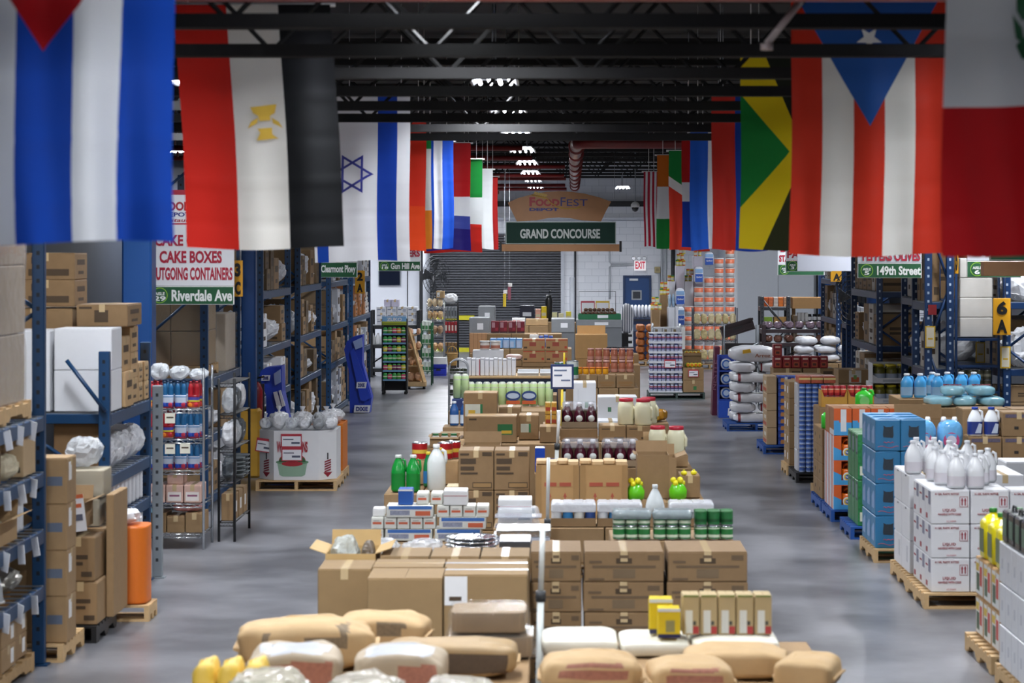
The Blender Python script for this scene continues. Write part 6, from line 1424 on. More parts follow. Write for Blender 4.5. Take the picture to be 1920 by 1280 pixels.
for i, (px, Y, z) in enumerate(((1174, 27.5, .997), (1206, 27.42, .997), (1216, 27.68, .997), (1233, 26.05, .79), (1268, 25.98, .79))):
 inst(('mayo',), m_mayo, (PX(px, Y), Y, z), ('white mayonnaise jar with a red lid, leftmost of the rear group', 'white mayonnaise jar with a red lid, front right of the rear group', 'white mayonnaise jar half hidden at the back of the rear group', 'white mayonnaise jar with a red lid, left of the front pair', 'white mayonnaise jar with a red lid, right of the front pair at the aisle')[i], 'jar')
carton(1.0, 1.4, 25.85, 26.3, 0.662, 0.788, 'brown carton under the front pair of mayonnaise jars', mat=KRAFT)
opened(0.93, 1.0, 25.8, 26.2, 0.662, 0.9, 'narrow opened carton standing by the front mayonnaise jars', mat=KRAFT3, side=False)
opened(0.9, 1.24, 25.15, 25.6, 0.4, 0.82, 'opened carton with a raised flap in front of the mayonnaise jars', mat=KRAFT, front=False)
base(0.86, 1.3, 25.1, 25.65, 0.4, 'opened carton in front of the mayonnaise jars', 1)
RJ = C('8a2a1e', 0.15, coat=0.3)
for i, px in enumerate((1232, 1256)): inst(('rjar',), lambda: m_jar('sauce_jar', 0.055, 0.15, RJ, BLACKP, C('c24a2a', 0.4)), (PX(px, 26.9), 26.75, 0.72), f'red sauce jar with a black lid behind the front mayonnaise jars, {("left", "right")[i]} one', 'jar')
carton(1.06, 1.4, 26.5, 26.88, 0.662, 0.718, 'flat carton under the red sauce jars', mat=KRAFT2, tape=False)
base(-1.4, 0.0, 27.0, 28.9, 0.82, 'brown cartons with green labels', 2)
GL = [(0.62, 0.92, 0.3, 0.7, C('1d6b3a', 0.5)), (0.7, 0.9, 0.34, 0.46, C('d9b23a', 0.5)), (0.05, 0.2, 0.85, 0.92, INK)]
carton(-1.02, -0.455, 27.1, 27.6, 0.822, 1.115, 'brown carton with a green label, front of the middle group', mat=KRAFT, prt=GL)
carton(-0.44, -0.21, 27.5, 27.95, 0.822, 1.1, 'brown carton with a pale label right of the green-labelled one', mat=KRAFT, prt=[(0.1, 0.6, 0.3, 0.65, C('d3d9cc', 0.5)), (0.5, 0.6, 0.3, 0.65, C('2a7a4a', 0.5))])
carton(-0.2, 0.0, 27.1, 27.5, 0.822, 1.0, 'plain brown carton next to the juice trays', mat=KRAFT2)
carton(-1.08, -0.69, 27.75, 28.2, 0.822, 1.34, 'tall brown carton with a white and green label, highest of the middle group', mat=KRAFT, prt=[(0.05, 0.55, 0.48, 0.75, C('d8dccf', 0.5)), (0.5, 0.57, 0.48, 0.75, C('2a7a4a', 0.5)), (0.15, 0.35, 0.5, 0.62, C('d9b23a', 0.5))])
carton(-0.68, -0.42, 28.0, 28.45, 0.822, 1.16, 'plain brown carton behind the green-labelled one', mat=KRAFT2)
for k in range(3):
 for j in range(2): carton(-0.14 + 0.07 * j, -0.075 + 0.07 * j, 27.6, 27.75, 0.822 + 0.14 * k, 0.96 + 0.14 * k, f'yellow and orange packet by the sign post, {("left", "right")[j]}, {lev(k, 3)} one', 'yellow and orange packets by the sign post', mat=C('d3a03a', 0.5, var=0.4, scale=40), tape=False, name='packet', prt=[(0.1, 0.9, 0.3, 0.6, C('b8432a', 0.5))])
opened(-1.4, -1.08, 26.5, 26.85, 0.82, 0.93, 'shallow tray of green-lidded jars at the left aisle edge', mat=KRAFT, flap=0.1)
base(-1.45, -1.0, 26.45, 26.9, 0.82, 'tray of green-lidded jars', 1)
for i in range(3): inst(('gj',), lambda: m_jar('small_jar', 0.04, 0.13, C('cfd6cf', 0.3), C('1d6b3a', 0.4), C('3c7a4a', 0.4)), (-1.34 + 0.1 * i, 26.62, 0.83), f'small jar with a green lid in the shallow tray, {pos(i, 3)}', 'jar')
for i in range(2):
 inst(('bluebot',), lambda: m_jug('blue_bottle', 0.11, 0.1, 0.3, C('22508c', 0.25), C('dfe4ea', 0.4), C('c6d2e0', 0.35), False, 0.6), (-1.28 + 0.13 * i, 30.0, 0.8), f'blue bottle below the green towel packs at the left aisle, {("left", "right")[i]} one', 'bottle')
base(-1.42, -1.0, 29.8, 30.3, 0.8, 'blue bottles at the left aisle', 1)
# --- paper towels and white cases
LIMEW = C('c2dba0', 0.35, var=0.15, scale=12, bump=0.3)
base(-1.55, -0.05, 34.2, 36.0, 0.7, 'green wrapped paper towels', 2)
def m_roll():
 r_ = m_parts('paper_towel', [('paper_towel', lat([(0.045, 0), (0.0555, 0.01), (0.0555, 0.31), (0.045, 0.335), (0.02, 0.34)], 14), LIMEW), ('wrap_top', lat([(0.0563, 0.26), (0.052, 0.33), (0.03, 0.35)], 14, False), C('e4e8e2', 0.15, alpha=0.7))]); return r_
for i in range(2):
 for k in range(1): inst(('roll',), m_roll, (PX(857 + 15 * i, 34.5), 34.5, 0.86), f'pale green wrapped paper towel of the front pair at the left aisle, {("left", "right")[i]} one', 'paper towel', 'paper towels of the front pair')
carton(-1.5, -1.2, 34.35, 34.7, 0.702, 0.858, 'dark blue case under the front pair of paper towels', mat=C('1c3470', 0.4), tape=False)
for i in range(11):
 inst(('roll',), m_roll, (PX(884 + 14.6 * i, 35.5) - 0.0, 35.3, 0.702), f'pale green wrapped paper towel in the long row, {pos(i, 11)}', 'paper towel', 'paper towels in the long row')
for i, px in enumerate((962, 992)):
 mb = MB(); a, b = 0.11, 0.075
 mb.prism([(a * math.cos(2 * math.pi * t / 20), 0.12 + b * math.sin(2 * math.pi * t / 20)) for t in range(20)], -0.008, 0); mb.box(-0.1, 0.1, -0.01, -0.002, 0.0, 0.05, 1)
 mb.prism([(a * .8 * math.cos(2 * math.pi * t / 20), 0.12 + b * .55 * math.sin(2 * math.pi * t / 20)) for t in range(20)], -0.011, -0.008, 2)
 o = mb.build('hanging_wrapper_badge', [C('1f3a70', 0.4), C('b8562a', 0.4), C('a9b8cc', 0.4)], None, (PX(px, 35.2), 35.215, 0.73)); tag(o, f'blue oval badge with an orange foot on the paper towel row, {("left", "right")[i]} one', 'badge')
base(0.15, 1.25, 33.6, 35.2, 0.6, 'white cases by the price card', 2, WHITE)
carton(PX(1075, 34.5), PX(1118, 34.5), 34.5, 35.1, 0.602, 1.08, 'tall white case with a small green mark behind the price card', mat=WB, prt=[(0.5, 0.65, 0.25, 0.42, C('4a7a5a', 0.5)), (0.2, 0.21, 0.1, 0.8, C('b8bcc4', 0.5))])
carton(PX(1121, 33.8), PX(1195, 33.8), 33.8, 34.4, 0.602, 0.92, 'wide white case with a small green mark at the right aisle side', mat=WB, prt=[(0.25, 0.34, 0.35, 0.55, C('4a7a5a', 0.5)), (0.6, 0.61, 0.1, 0.9, C('b8bcc4', 0.5))])
base(0.4, 1.2, 31.0, 32.0, 0.6, 'flat white cases by the mayonnaise jars', 1, WHITE)
carton(0.42, 0.95, 31.05, 31.6, 0.602, 0.78, 'flat white case with a blue line behind the mayonnaise jars', mat=WB, prt=[(0, 1, 0.4, 0.45, C('8fa8c8', 0.5))])
for i in range(2): carton(-0.14 + 0.22 * i, 0.07 + 0.22 * i, 32.2, 32.6, 0.66, 0.82, f'small white carton below the price card, {("left", "right")[i]} one', mat=WHITE, tape=False)
base(-0.2, 0.35, 32.1, 32.7, 0.66, 'small white cartons below the price card', 1)
for i, (x, z, rz) in enumerate(((1.3, 0.66, 0.3), (1.42, 0.66, -0.5), (1.2, 0.66, 0.1))):
 sack(('noodle', i), 0.24, 0.2, 0.16, C(('d0a43a', 'c98f2a', 'd6b658')[i], 0.25, var=0.4, scale=24, bump=0.4), (x - 0.05, 32.6 + 0.22 * i, z), f'golden snack bag by the white cases at the right aisle, {ORD[i]} from the camera', rz=rz, cat='snack bag', name='snack_bag', seed=4 + i, nu=24, nv=12, crisp=True, amp=0.16)
base(1.05, 1.5, 32.4, 33.3, 0.66, 'golden snack bags at the right aisle', 1)
# --- far island: tables and jars
def table(x0, x1, y0, y1, z, label, mat=None):
 root = empty('display_table', ((x0 + x1) / 2, (y0 + y1) / 2, 0)); w, d = x1 - x0, y1 - y0
 m2 = MB(); m2.box(-w / 2, w / 2, -d / 2, d / 2, z - 0.035, z, 0, 0.005); m2.build('table_top', mat or WOOD, root)
 for sx in (-1, 1):
  for sy in (-1, 1): m2 = MB(); m2.lathe([(0.02, 0), (0.02, z - 0.035)], 8, sx * (w / 2 - 0.06), sy * (d / 2 - 0.06)); m2.build('leg', C('3a3d42', 0.5), root)
 m2 = MB(); m2.box(-w / 2 + 0.05, w / 2 - 0.05, -d / 2 + 0.03, -d / 2 + 0.05, 0.1, z - 0.05); m2.build('skirt_panel', C('1d2c4c', 0.5), root)
 tag(root, label, 'table')
table(-1.62, 0.16, 41.6, 42.6, 0.8, 'long wooden display table carrying the row of white slim boxes')
for i in range(11): carton(PX(875.5 + 8.4 * i, 41.75), PX(883.4 + 8.4 * i, 41.75), 41.7, 41.95, 0.802, 1.11 - 0.01 * (i % 3), f'slim white upright box on the long table, {pos(i, 11)}', 'slim white boxes on the long table', mat=C('d9d9de', 0.5), tape=False, name='slim_box', prt=[(0.1, 0.9, 0.88, 0.93, C('a8a8b4', 0.5))] if i != 2 else [(0.8, 1.0, 0.02, 0.98, C('a03a44', 0.5))])
for i, (a, b) in enumerate(((970, 1010), (1012, 1042))): opened(PX(a, 41.7), PX(b, 41.7), 41.7, 42.1, 0.802, 0.87, f'shallow white tray on the long table, {("left", "right")[i]} one', mat=C('d3d6da', 0.5), flap=0.15, side=False)
base(-1.3, 0.0, 39.6, 40.4, 0.6, 'shallow brown trays before the long table', 2)
for i, (a, b) in enumerate(((908, 965), (968, 1022))): opened(PX(a, 39.8), PX(b, 39.8), 39.7, 40.2, 0.602, 0.72, f'shallow brown tray before the long table, {("left", "right")[i]} one', mat=KRAFT3, flap=0.2, side=False)
def m_arch():
 root = empty('wire_stand'); w = 0.3
 for yy in (0, 0.35):
  m2 = MB(); m2.tube([(-w / 2, yy, 0), (-w / 2, yy, 1.1)] + [(-w / 2 * math.cos(math.pi * i / 10), yy, 1.1 + 0.13 * math.sin(math.pi * i / 10)) for i in range(1, 10)] + [(w / 2, yy, 1.1), (w / 2, yy, 0)], 0.012, 8); m2.build('frame', C('c9ccd2', 0.35, 0.3), root)
 for i in range(6):
  z = 0.15 + 0.17 * i; m2 = MB(); m2.box(-w / 2 + 0.012, w / 2 - 0.012, 0.0, 0.35, z - 0.01, z); m2.tube([(-w / 2, -0.01, z + 0.035), (w / 2, -0.01, z + 0.035)], 0.007, 6); m2.build('shelf', C('c9ccd2', 0.35, 0.3), root)
 return root
o = m_arch(); o.location = (PX(859, 38.4), 38.4, 0); tag(o, 'white arched wire stand of small cans at the left end of the island', 'stand')
for i in range(5):
 for k in (3, 4, 5): inst(('scan',), can(0.026, 0.09, C('4a5040', 0.4)), (PX(859, 38.4) - 0.11 + 0.055 * i, 38.45, 0.151 + 0.17 * k), f'small dark can on the white arched stand, {pos(i, 5)}, {("fourth", "fifth", "top")[k - 3]} shelf', 'can', 'small cans on the arched stand')
# grouped goods behind the table
base(-1.6, 0.4, 43.3, 44.3, 0.86, 'red printed cartons behind the long table', 3)
for i in range(2):
 for k in range(2): carton(PX(980 + 43 * i, 43.6), PX(1022 + 43 * i, 43.6), 43.6, 44.1, 0.94 + 0.21 * k, 1.149 + 0.21 * k, f'brown carton printed in red, {("left", "right")[i]} column, {("lower", "upper")[k]} one, behind the long table', 'red printed cartons behind the long table', mat=C('a57e55', 0.7), prt=[(0.02, 0.98, 0.9, 0.97, REDINK), (0.3, 0.6, 0.4, 0.75, C('96483a', 0.7)), (0.05, 0.2, 0.2, 0.35, INK), (0.85, 0.95, 0.2, 0.4, REDINK)])
carton(PX(979, 43.6), PX(1066, 43.6), 43.55, 44.1, 0.862, 0.938, 'flat plain carton under the red printed cartons', mat=KRAFT2, tape=False)
carton(PX(886, 43.6), PX(944, 43.6), 43.6, 44.0, 0.862, 1.16, 'long white box with a blue and yellow front behind the slim white boxes', mat=C('d8dce4', 0.5), tape=False, prt=[(0.0, 0.2, 0.1, 0.5, C('7fa8d8', 0.5)), (0.75, 1, 0.1, 0.45, C('d9b02a', 0.5)), (0.2, 0.7, 0.1, 0.4, C('a8c4dc', 0.5))])
for i in range(2): inst(('tub',), lambda: m_jar('paper_tub', 0.085, 0.16, C('dcd4cc', 0.4), C('e4e2e0', 0.4), C('a86a58', 0.4), lh=0.12, lr=1.12, lab=(0.15, 0.5)), (PX(909 + 20 * i, 43.8), 43.8, 1.162), f'paper tub with a wide white lid on the long white box, {("left", "right")[i]} one', 'tub')
sack('pw', 0.3, 0.3, 0.1, C('d5b8b4', 0.4, var=0.3, scale=20), (PX(964, 43.8), 43.8, 0.98), 'flat pink and white pack beside the red printed cartons', cat='pack', name='flat_pack', seed=3)
carton(PX(948, 43.8), PX(979, 43.8), 43.62, 44.05, 0.862, 0.978, 'small carton under the pink and white pack', mat=KRAFT2)
base(-1.6, 0.3, 49.3, 50.3, 0.95, 'light blue boxes and red packs', 3)
for i in range(5): carton(PX(919 + 12.2 * i, 49.6), PX(930.5 + 12.2 * i, 49.6), 49.5, 49.9, 0.952, 1.15, f'light blue box behind the red printed cartons, {pos(i, 5)}', 'light blue boxes', mat=C('7fb0e0' if i % 2 else '9cb8dc', 0.4), tape=False, name='blue_box', prt=[(0.1, 0.7, 0.1, 0.7, C('b4c6e4', 0.5)), (0, 1, 0.88, 0.99, C('4a90d8', 0.5))])
for i in range(4):
 for k in range(1): carton(PX(921 + 16 * i, 51.5), PX(936 + 16 * i, 51.5), 51.3, 51.7, 1.2, 1.45, f'dark red drink pack behind the light blue boxes, {pos(i, 4)}', 'dark red drink packs', mat=C('7a1428', 0.3), tape=False, name='drink_case', prt=[(0.1, 0.5, 0.45, 0.9, C('b98a96', 0.4)), (0.55, 0.9, 0.2, 0.45, C('a02a3a', 0.4)), (0, 1, 0.02, 0.12, C('2a1018', 0.5))])
base(-1.5, 0.1, 51.2, 51.9, 1.19, 'dark red drink packs', 3)
carton(PX(993, 49.9), PX(1010, 49.9), 49.6, 49.9, 0.952, 1.22, 'white packet with a red picture right of the light blue boxes', mat=WHITE, tape=False, prt=[(0.1, 0.8, 0.2, 0.7, C('c24a5a', 0.5))])
for i in range(3): inst(('djar',), lambda: m_jar('dark_jar', 0.056, 0.2, C('3a2420', 0.2), C('2a2a2e', 0.4), C('7a3a34', 0.4)), (PX(944 + 11 * i, 50.3), 50.15, 0.952), f'dark jar between the light blue boxes and the red packs, {pos(i, 3)}', 'jar')
for i in range(4): carton(PX(1002 + 9 * i, 50.6), PX(1010 + 9 * i, 50.6), 50.02, 50.3, 0.952, 1.2 - 0.02 * (i % 2), f'blue carton of the short row right of the drink packs, {pos(i, 4)}', mat=C('3a5cb4', 0.4), tape=False, name='blue_box', prt=[(0.1, 0.9, 0.4, 0.8, C('a8b8dc', 0.5))])
carton(PX(986, 53.4), PX(1028, 53.4), 53.2, 53.7, 1.3, 1.44, 'long pale carton on the counter behind the drink packs', mat=KRAFT3)
carton(PX(960, 53.4), PX(985, 53.4), 53.2, 53.6, 1.3, 1.46, 'white carton with red spots behind the drink packs', mat=WHITE, prt=[(0.1, 0.3, 0.3, 0.7, C('c8402a', 0.5)), (0.4, 0.6, 0.3, 0.7, C('c8402a', 0.5))], tape=False)
def counter(x0, x1, y0, y1, z0, z1, label):
 root = empty('refrigerated_counter', ((x0 + x1) / 2, (y0 + y1) / 2, 0)); w, d = x1 - x0, y1 - y0
 m2 = MB(); m2.box(-w / 2, w / 2, -d / 2, d / 2, 0, z0, 0, 0.01); m2.build('cabinet', C('6d7176', 0.5), root)
 m2 = MB(); m2.box(-w / 2, w / 2, -d / 2 - 0.01, d / 2, z0, z1, 0, 0.01); m2.build('top_panel', C('85898e', 0.45), root)
 m2 = MB(); m2.box(-w * 0.1, w * 0.2, -d / 2 - 0.013, -d / 2 - 0.011, z0 + (z1 - z0) * 0.35, z0 + (z1 - z0) * 0.7); m2.build('notice', SHEET, root)
 tag(root, label, 'counter')
counter(PX(1034, 54), PX(1077, 54), 53.0, 54.0, 1.15, 1.45, 'grey counter end with a small notice behind the drink packs')
counter(PX(880, 52.4), PX(918, 52.4), 52.2, 52.9, 1.1, 1.5, 'grey counter end by the left aisle, nearer of two')
counter(PX(897, 55), PX(928, 55), 54.8, 55.6, 1.2, 1.68, 'grey counter end by the left aisle, farther of two')
mb = MB(); mb.box(-0.22, 0.22, -0.02, 0, 0, 0.42, 0, 0.01); tag(mb.build('wooden_panel', band_mat('slats', 'b98e66', [(.2, .22, '8c6644'), (.4, .42, '8c6644'), (.6, .62, '8c6644'), (.8, .82, '8c6644')], 0, 0.6), None, (PX(899, 52.1), 52.17, 0.75)), 'slatted wooden panel leaning on the nearer grey counter end', 'panel')
base(PX(880, 52), PX(916, 52), 51.95, 52.18, 0.748, 'slatted wooden panel', 1)
carton(PX(975, 56), PX(1002, 56), 55.6, 56.0, 1.3, 1.68, 'dark blue case with a white label on the far counter', mat=C('141a30', 0.4), prt=[(0.2, 0.8, 0.35, 0.6, C('c8ccd4', 0.5))], tape=False)
base(PX(950, 56), PX(1080, 56), 55.5, 56.2, 1.298, 'goods on the far counter', 3)
base(PX(955, 53.4), PX(1029, 53.4), 53.15, 53.8, 1.298, 'pale carton behind the drink packs', 2)
for i, (px, c, h) in enumerate(((1009, 'd9a08a', .3), (1020, 'e0c21e', .36), (1040, 'd8d3a0', .22), (1052, 'd6cfa8', .2), (1066, 'd9c93a', .24))):
 carton(PX(px - 5, 56), PX(px + 5, 56), 55.6, 55.85, 1.3, 1.3 + h, ('small striped tin', 'bright yellow tub', 'pale yellow bag', 'cream bag', 'yellow box')[i] + ' on the far counter before the roller door', mat=C(c, 0.4, var=0.2, scale=20), tape=False, name=('striped_tin', 'yellow_tub', 'snack_bag', 'snack_bag', 'yellow_box')[i], prt=[(0.1, 0.9, 0.4, 0.6, C('c9c2a0', 0.5))])
# black bag stand, hanging flyswatters
mb = MB(); mb.lathe([(0.07, 0), (0.08, 0.1), (0.09, 0.5), (0.05, 0.62)], 10); o = mb.build('black_umbrella', C('1a1c1e', 0.3, var=0.3, bump=0.5), None, (PX(1029, 55.8), 55.99, 1.3)); m2 = MB(); m2.tube([(0, 0, 0.62), (0.02, 0, 0.7), (0.06, 0, 0.72)], 0.012, 6); m2.build('handle', BLACKP, o); tag(o, 'black folded umbrella standing on the far counter', 'umbrella')
for i, (px, yt, yb, c) in enumerate(((946, 549, 575, 'd3b92a'), (955, 542, 562, '8a4a5a'))):
 mb = MB(); mb.box(-0.035, 0.035, -0.008, 0.008, 0, 0.3, 0, 0.004); o = mb.build('hanging_tag', C(c, 0.4), None, (PX(px, 52), 52, PZ(yb, 52))); m2 = MB(); m2.tube([(0, 0, 0.3), (0, 0, 5.499 - PZ(yb, 52))], 0.004, 4); m2.build('string', C('9a9ea4', 0.5), o)
 m2 = MB(); m2.box(-0.03, 0.06, -0.01, 0.01, 0.28, 0.36, 0, 0.004); m2.build('white_end', WHITE, o)
 tag(o, ('yellow tag', 'mauve tag')[i] + ' hanging on a thin string before the roller door', 'tag')
# big upright carton, peach jars
carton(PX(1080, 46), PX(1139, 46), 45.9, 46.6, 0.133, 0.9, 'large carton low in the tall pair left of the peach jars', mat=C('a8814f', 0.75, var=0.1))
carton(PX(1079, 46), PX(1139, 46), 45.9, 46.5, 0.902, 1.36, 'large carton on top of the tall pair left of the peach jars', mat=C('b48c59', 0.75, var=0.1))
pallet(PX(1076, 46), PX(1142, 46), 45.85, 46.7, 'wooden pallet under the tall pair of cartons', WOOD2)
mb = MB(); mb.box(-0.27, 0.27, -0.006, 0.0, 0, 0.16); tag(mb.build('raised_flap', C('c29a66', 0.75), None, (PX(1109, 46), 46.3, 1.361)), 'upright cardboard flap on the tall pair of cartons', 'cardboard')
base(0.35, 1.4, 41.3, 43.0, 0.61, 'peach jars and orange tubs', 3)
PE = C('a0604a', 0.25, coat=0.2, var=0.2, scale=30)
for i in range(3): carton(PX(1085 + 35 * i, 41.6), PX(1119 + 35 * i, 41.6), 41.35, 41.8, 0.612, 0.83, f'brown printed carton under the peach jars, {pos(i, 3)}', mat=KRAFT2, prt=[(0.1, 0.9, 0.3, 0.5, C('8f6a3e', 0.7)), (0.2, 0.8, 0.15, 0.25, C('8f6a3e', 0.7))])
carton(PX(1100, 42.4), PX(1190, 42.4), 41.95, 42.7, 0.612, 0.84, 'wide carton under the peach jars', mat=KRAFT2, tape=False)
def m_peach(): return m_jar('peach_jar', 0.062, 0.2, PE, C('c09086', 0.35), C('ad7a6c', 0.35), lh=0.14, lr=0.95, lab=(0.05, 0.3))
for r, (Y, z, n, x0) in enumerate(((42.1, 0.842, 6, 1108), (42.4, 0.842, 6, 1108))):
 for i in range(n): inst(('peach',), m_peach, (PX(x0 + 14.6 * i, Y), Y, z), f'pinkish peach jar, {("front", "rear")[r]} row, {pos(i, n)}', 'jar', 'peach jars')
for i in range(6): inst(('peach',), m_peach, (PX(1108 + 14.6 * i, 42.4), 42.4, 1.045), f'pinkish peach jar standing on the rear row, {pos(i, 6)}', 'jar', 'peach jars')
inst(('peach',), m_peach, (PX(1106, 42.9), 42.62, 0.842), 'pinkish peach jar alone behind the others, next to the tall cartons', 'jar')
for i in range(7): inst(('otub',), lambda: m_jar('orange_tub', 0.05, 0.12, C('d99a1e', 0.3), C('d9781e', 0.35), None, lh=0.2, lr=1.04), (PX(1062 + 12.2 * i, 41.5), 41.48, 0.84 if i >= 2 else 0.84), f'orange tub in front of the peach jars, {pos(i, 7)}', 'tub', 'orange tubs before the peach jars')
carton(PX(1052, 41.5), PX(1083, 41.5), 41.35, 41.62, 0.612, 0.836, 'narrow carton under the left orange tubs', mat=KRAFT2, tape=False)
inst(('gtin',), lambda: m_can('green_tin', 0.1, 0.32, C('1f6b3c', 0.35)), (PX(1051, 40.0), 40.6, 0.77), 'big green tin beside the sign post', 'tin')
inst(('gtin2',), lambda: m_can('green_tin', 0.1, 0.32, band_mat('gt2', 'd2d9d6', [(.2, .7, '2a7a4a')], 2)), (PX(1066, 40.8) + 0.07, 41.1, 0.77), 'big white and green tin behind the green one', 'tin')
base(0.0, 0.34, 40.35, 41.3, 0.768, 'big green tins', 1)
for i in range(5): inst(('wtub',), lambda: m_jar('paper_tub', 0.046, 0.12, C('dfe0e2', 0.4), C('22252e', 0.4), C('2a3a6a', 0.4), lh=0.2, lr=1.08), (PX(1142 + 10.5 * i, 44.6), 44.6, 1.06), f'white tub with a dark lid behind the peach jars, {pos(i, 5)}', 'tub', 'white tubs behind the peach jars')
for i in range(5): inst(('yjar',), lambda: m_jar('honey_jar', 0.049, 0.14, C('c98a1e', 0.2, coat=0.3), C('e0b62a', 0.35)), (PX(1142 + 10.5 * i, 44.0), 43.9, 0.9), f'amber honey jar behind the peach jars, {pos(i, 5)}', 'jar', 'honey jars behind the peach jars')
base(0.9, 1.5, 43.6, 44.3, 0.898, 'honey jars', 1); base(0.9, 1.5, 44.35, 45.0, 1.058, 'white tubs with dark lids', 1)
# produce crate with roots, its counter
counter(PX(1080, 56), PX(1163, 56), 54.6, 55.8, 1.2, 1.38, 'long grey counter carrying the crate of brown roots')
mb = MB(); w = PX(1164, 55) - PX(1084, 55); mb.box(-w / 2, w / 2, -0.4, 0.4, 0, 0.02); mb.box(-w / 2, w / 2, -0.4, -0.38, 0.02, 0.12); mb.box(-w / 2, w / 2, 0.38, 0.4, 0.02, 0.12); mb.box(-w / 2, -w / 2 + 0.02, -0.38, 0.38, 0.02, 0.12); mb.box(w / 2 - 0.02, w / 2, -0.38, 0.38, 0.02, 0.12)
cr = mb.build('produce_tray', C('1f6a44', 0.5), None, ((PX(1084, 55) + PX(1164, 55)) / 2, 55.2, 1.383)); m2 = MB(); m2.box(-w * 0.05, w * 0.2, -0.404, -0.4, 0.03, 0.1); m2.build('price_label', SHEET, cr); tag(cr, 'green edged tray heaped with brown roots', 'tray')
ROOT = C('5a4030', 0.8, var=0.4, scale=40, bump=0.3)
n = 0
for lay in range(3):
 for i in range(9 - lay):
  for j in range(4 - lay):
   x = cr.location.x - w / 2 + 0.08 + (w - 0.16) * (i + 0.5 * lay) / 8.2; y = 54.93 + 0.17 * j + 0.08 * lay; n += 1
   inst(('root', n % 3), lambda: m_sack('root_vegetable', 0.105, 0.085, 0.08, ROOT, n, nu=10, nv=6, e1=0.9, e2=0.9, amp=0.12), (x, y, 1.404 + 0.075 * lay), f'brown root on the green edged tray, {lev(lay, 3)} layer, {ORD[i]} across, {ORD[j]} deep', 'root vegetable', 'brown roots on the green edged tray', rz=n * 0.7)
def m_wiresign():
 root = empty('wire_sign_frame'); m2 = MB(); m2.tube([(-0.42, 0, 0), (-0.42, 0, 0.62), (0.42, 0, 0.62), (0.42, 0, 0)], 0.01, 6); m2.build('frame', C('4a4d55', 0.4), root)
 for i, (x, c) in enumerate(((-0.22, 'b03a4a'), (0.12, 'd9b02a'))): m2 = MB(); m2.box(x - 0.16, x + 0.16, -0.008, 0, 0.1, 0.4); m2.box(x - 0.14, x + 0.14, -0.01, -0.008, 0.12, 0.36, 1); m2.build('price_card', [C(c, 0.5), SHEET], root)
 return root
o = m_wiresign(); o.location = (PX(1120, 55.7), 55.68, 1.383); tag(o, 'wire frame with price cards behind the heap of brown roots', 'sign frame')
sack('stripe', 0.3, 0.3, 0.7, band_mat('stripes', 'd0d2d8', [(.1, .18, '5a6070'), (.28, .36, '5a6070'), (.46, .54, '5a6070'), (.64, .72, '5a6070'), (.82, .9, '5a6070')], 0), (PX(1166, 57) + 0.12, 57.0, 1.0), 'grey striped cloth heaped at the end of the root counter', cat='cloth', name='striped_cloth', seed=6)
carton(PX(1158, 57), PX(1178, 57), 56.8, 57.3, 0.0, 0.998, 'dark stand under the grey striped cloth', mat=C('1c1c20', 0.5), tape=False, name='dark_stand')
carton(PX(1175, 64), PX(1222, 64), 64.0, 65.0, 0.0, 1.15, 'dark blue bin by the exit door', mat=C('14284a', 0.5), tape=False, name='storage_bin', cat='bin', prt=[(0.1, 0.8, 0.7, 0.85, C('5c6a80', 0.5)), (0, 1, 0.93, 0.97, C('2a2c34', 0.4))])
for i in range(7): inst(('pillow',), lambda: m_sack('white_sack', 0.09, 0.4, 0.34, C('d0d3da', 0.4, var=0.15, bump=0.3), 3, nu=14, nv=8), (PX(1179 + 6.6 * i, 64.2), 64.4, 1.152), f'white sack leaning in the row on the dark blue bin, {pos(i, 7)}', 'sack', 'white sacks on the dark blue bin')
for k in range(5): carton(PX(1170, 58.5), PX(1187, 58.5), 58.4, 58.8, 0.3 + 0.16 * k, 0.457 + 0.16 * k, f'white and black case beside the onion sacks, {lev(k, 5)} of five', mat=C('d6d8dc', 0.5), tape=False, prt=[(0.1, 0.9, 0.5, 0.9, BLACKP)])
carton(PX(1168, 58.5), PX(1188, 58.5), 58.4, 58.9, 0.0, 0.298, 'plain low carton under the white and black cases', mat=KRAFT2, tape=False)
ONI = C('a8622e', 0.5, var=0.95, scale=14, bump=0.9)
pallet(PX(1192, 62), PX(1228, 62), 61.6, 62.5, 'wooden pallet under the onion sacks', WOOD)
for k in range(5):
 for i in range(2): inst(('onion', i), lambda: m_sack('onion_sack', 0.24, 0.5, 0.184, ONI, 4 + i, nu=18, nv=10, amp=0.14, freq=14), (PX(1201, 62) + 0.25 * i, 62.0, 0.133 + 0.185 * k), f'orange net sack of onions, {("left", "right")[i]} column, {lev(k, 5)} one', 'onion sack', 'onion sacks by the right aisle')
# --- sign stands along the middle of the island
stand(1008, 13.9, 0.0, 1.4, 1.0, 'pale sign post among the nearest sacks', None, 0.03)
stand(1024, 21.0, 0.0, 1.18, 0.62, 'pale sign post beside the film topped can trays', None, 0.02)
stand(1038, 25.0, 0.0, 1.32, 0.95, 'leaning white sign post beside the blue wrapped packs', None, 0.06, C('dcdfe0', 0.3))
stand(1051, 29.2, 0.0, 1.33, 0.6, 'yellow sign post with a blue framed price card', (0.28, 0.3), 0.02, C('d8bc1e', 0.4))
stand(1058, 39.35, 0.0, 1.3, 0.7, 'yellow sign post beside the big green tins', None, 0.0, C('d8bc1e', 0.4))
# ================================================================ right side of the hall
RX = 3.07
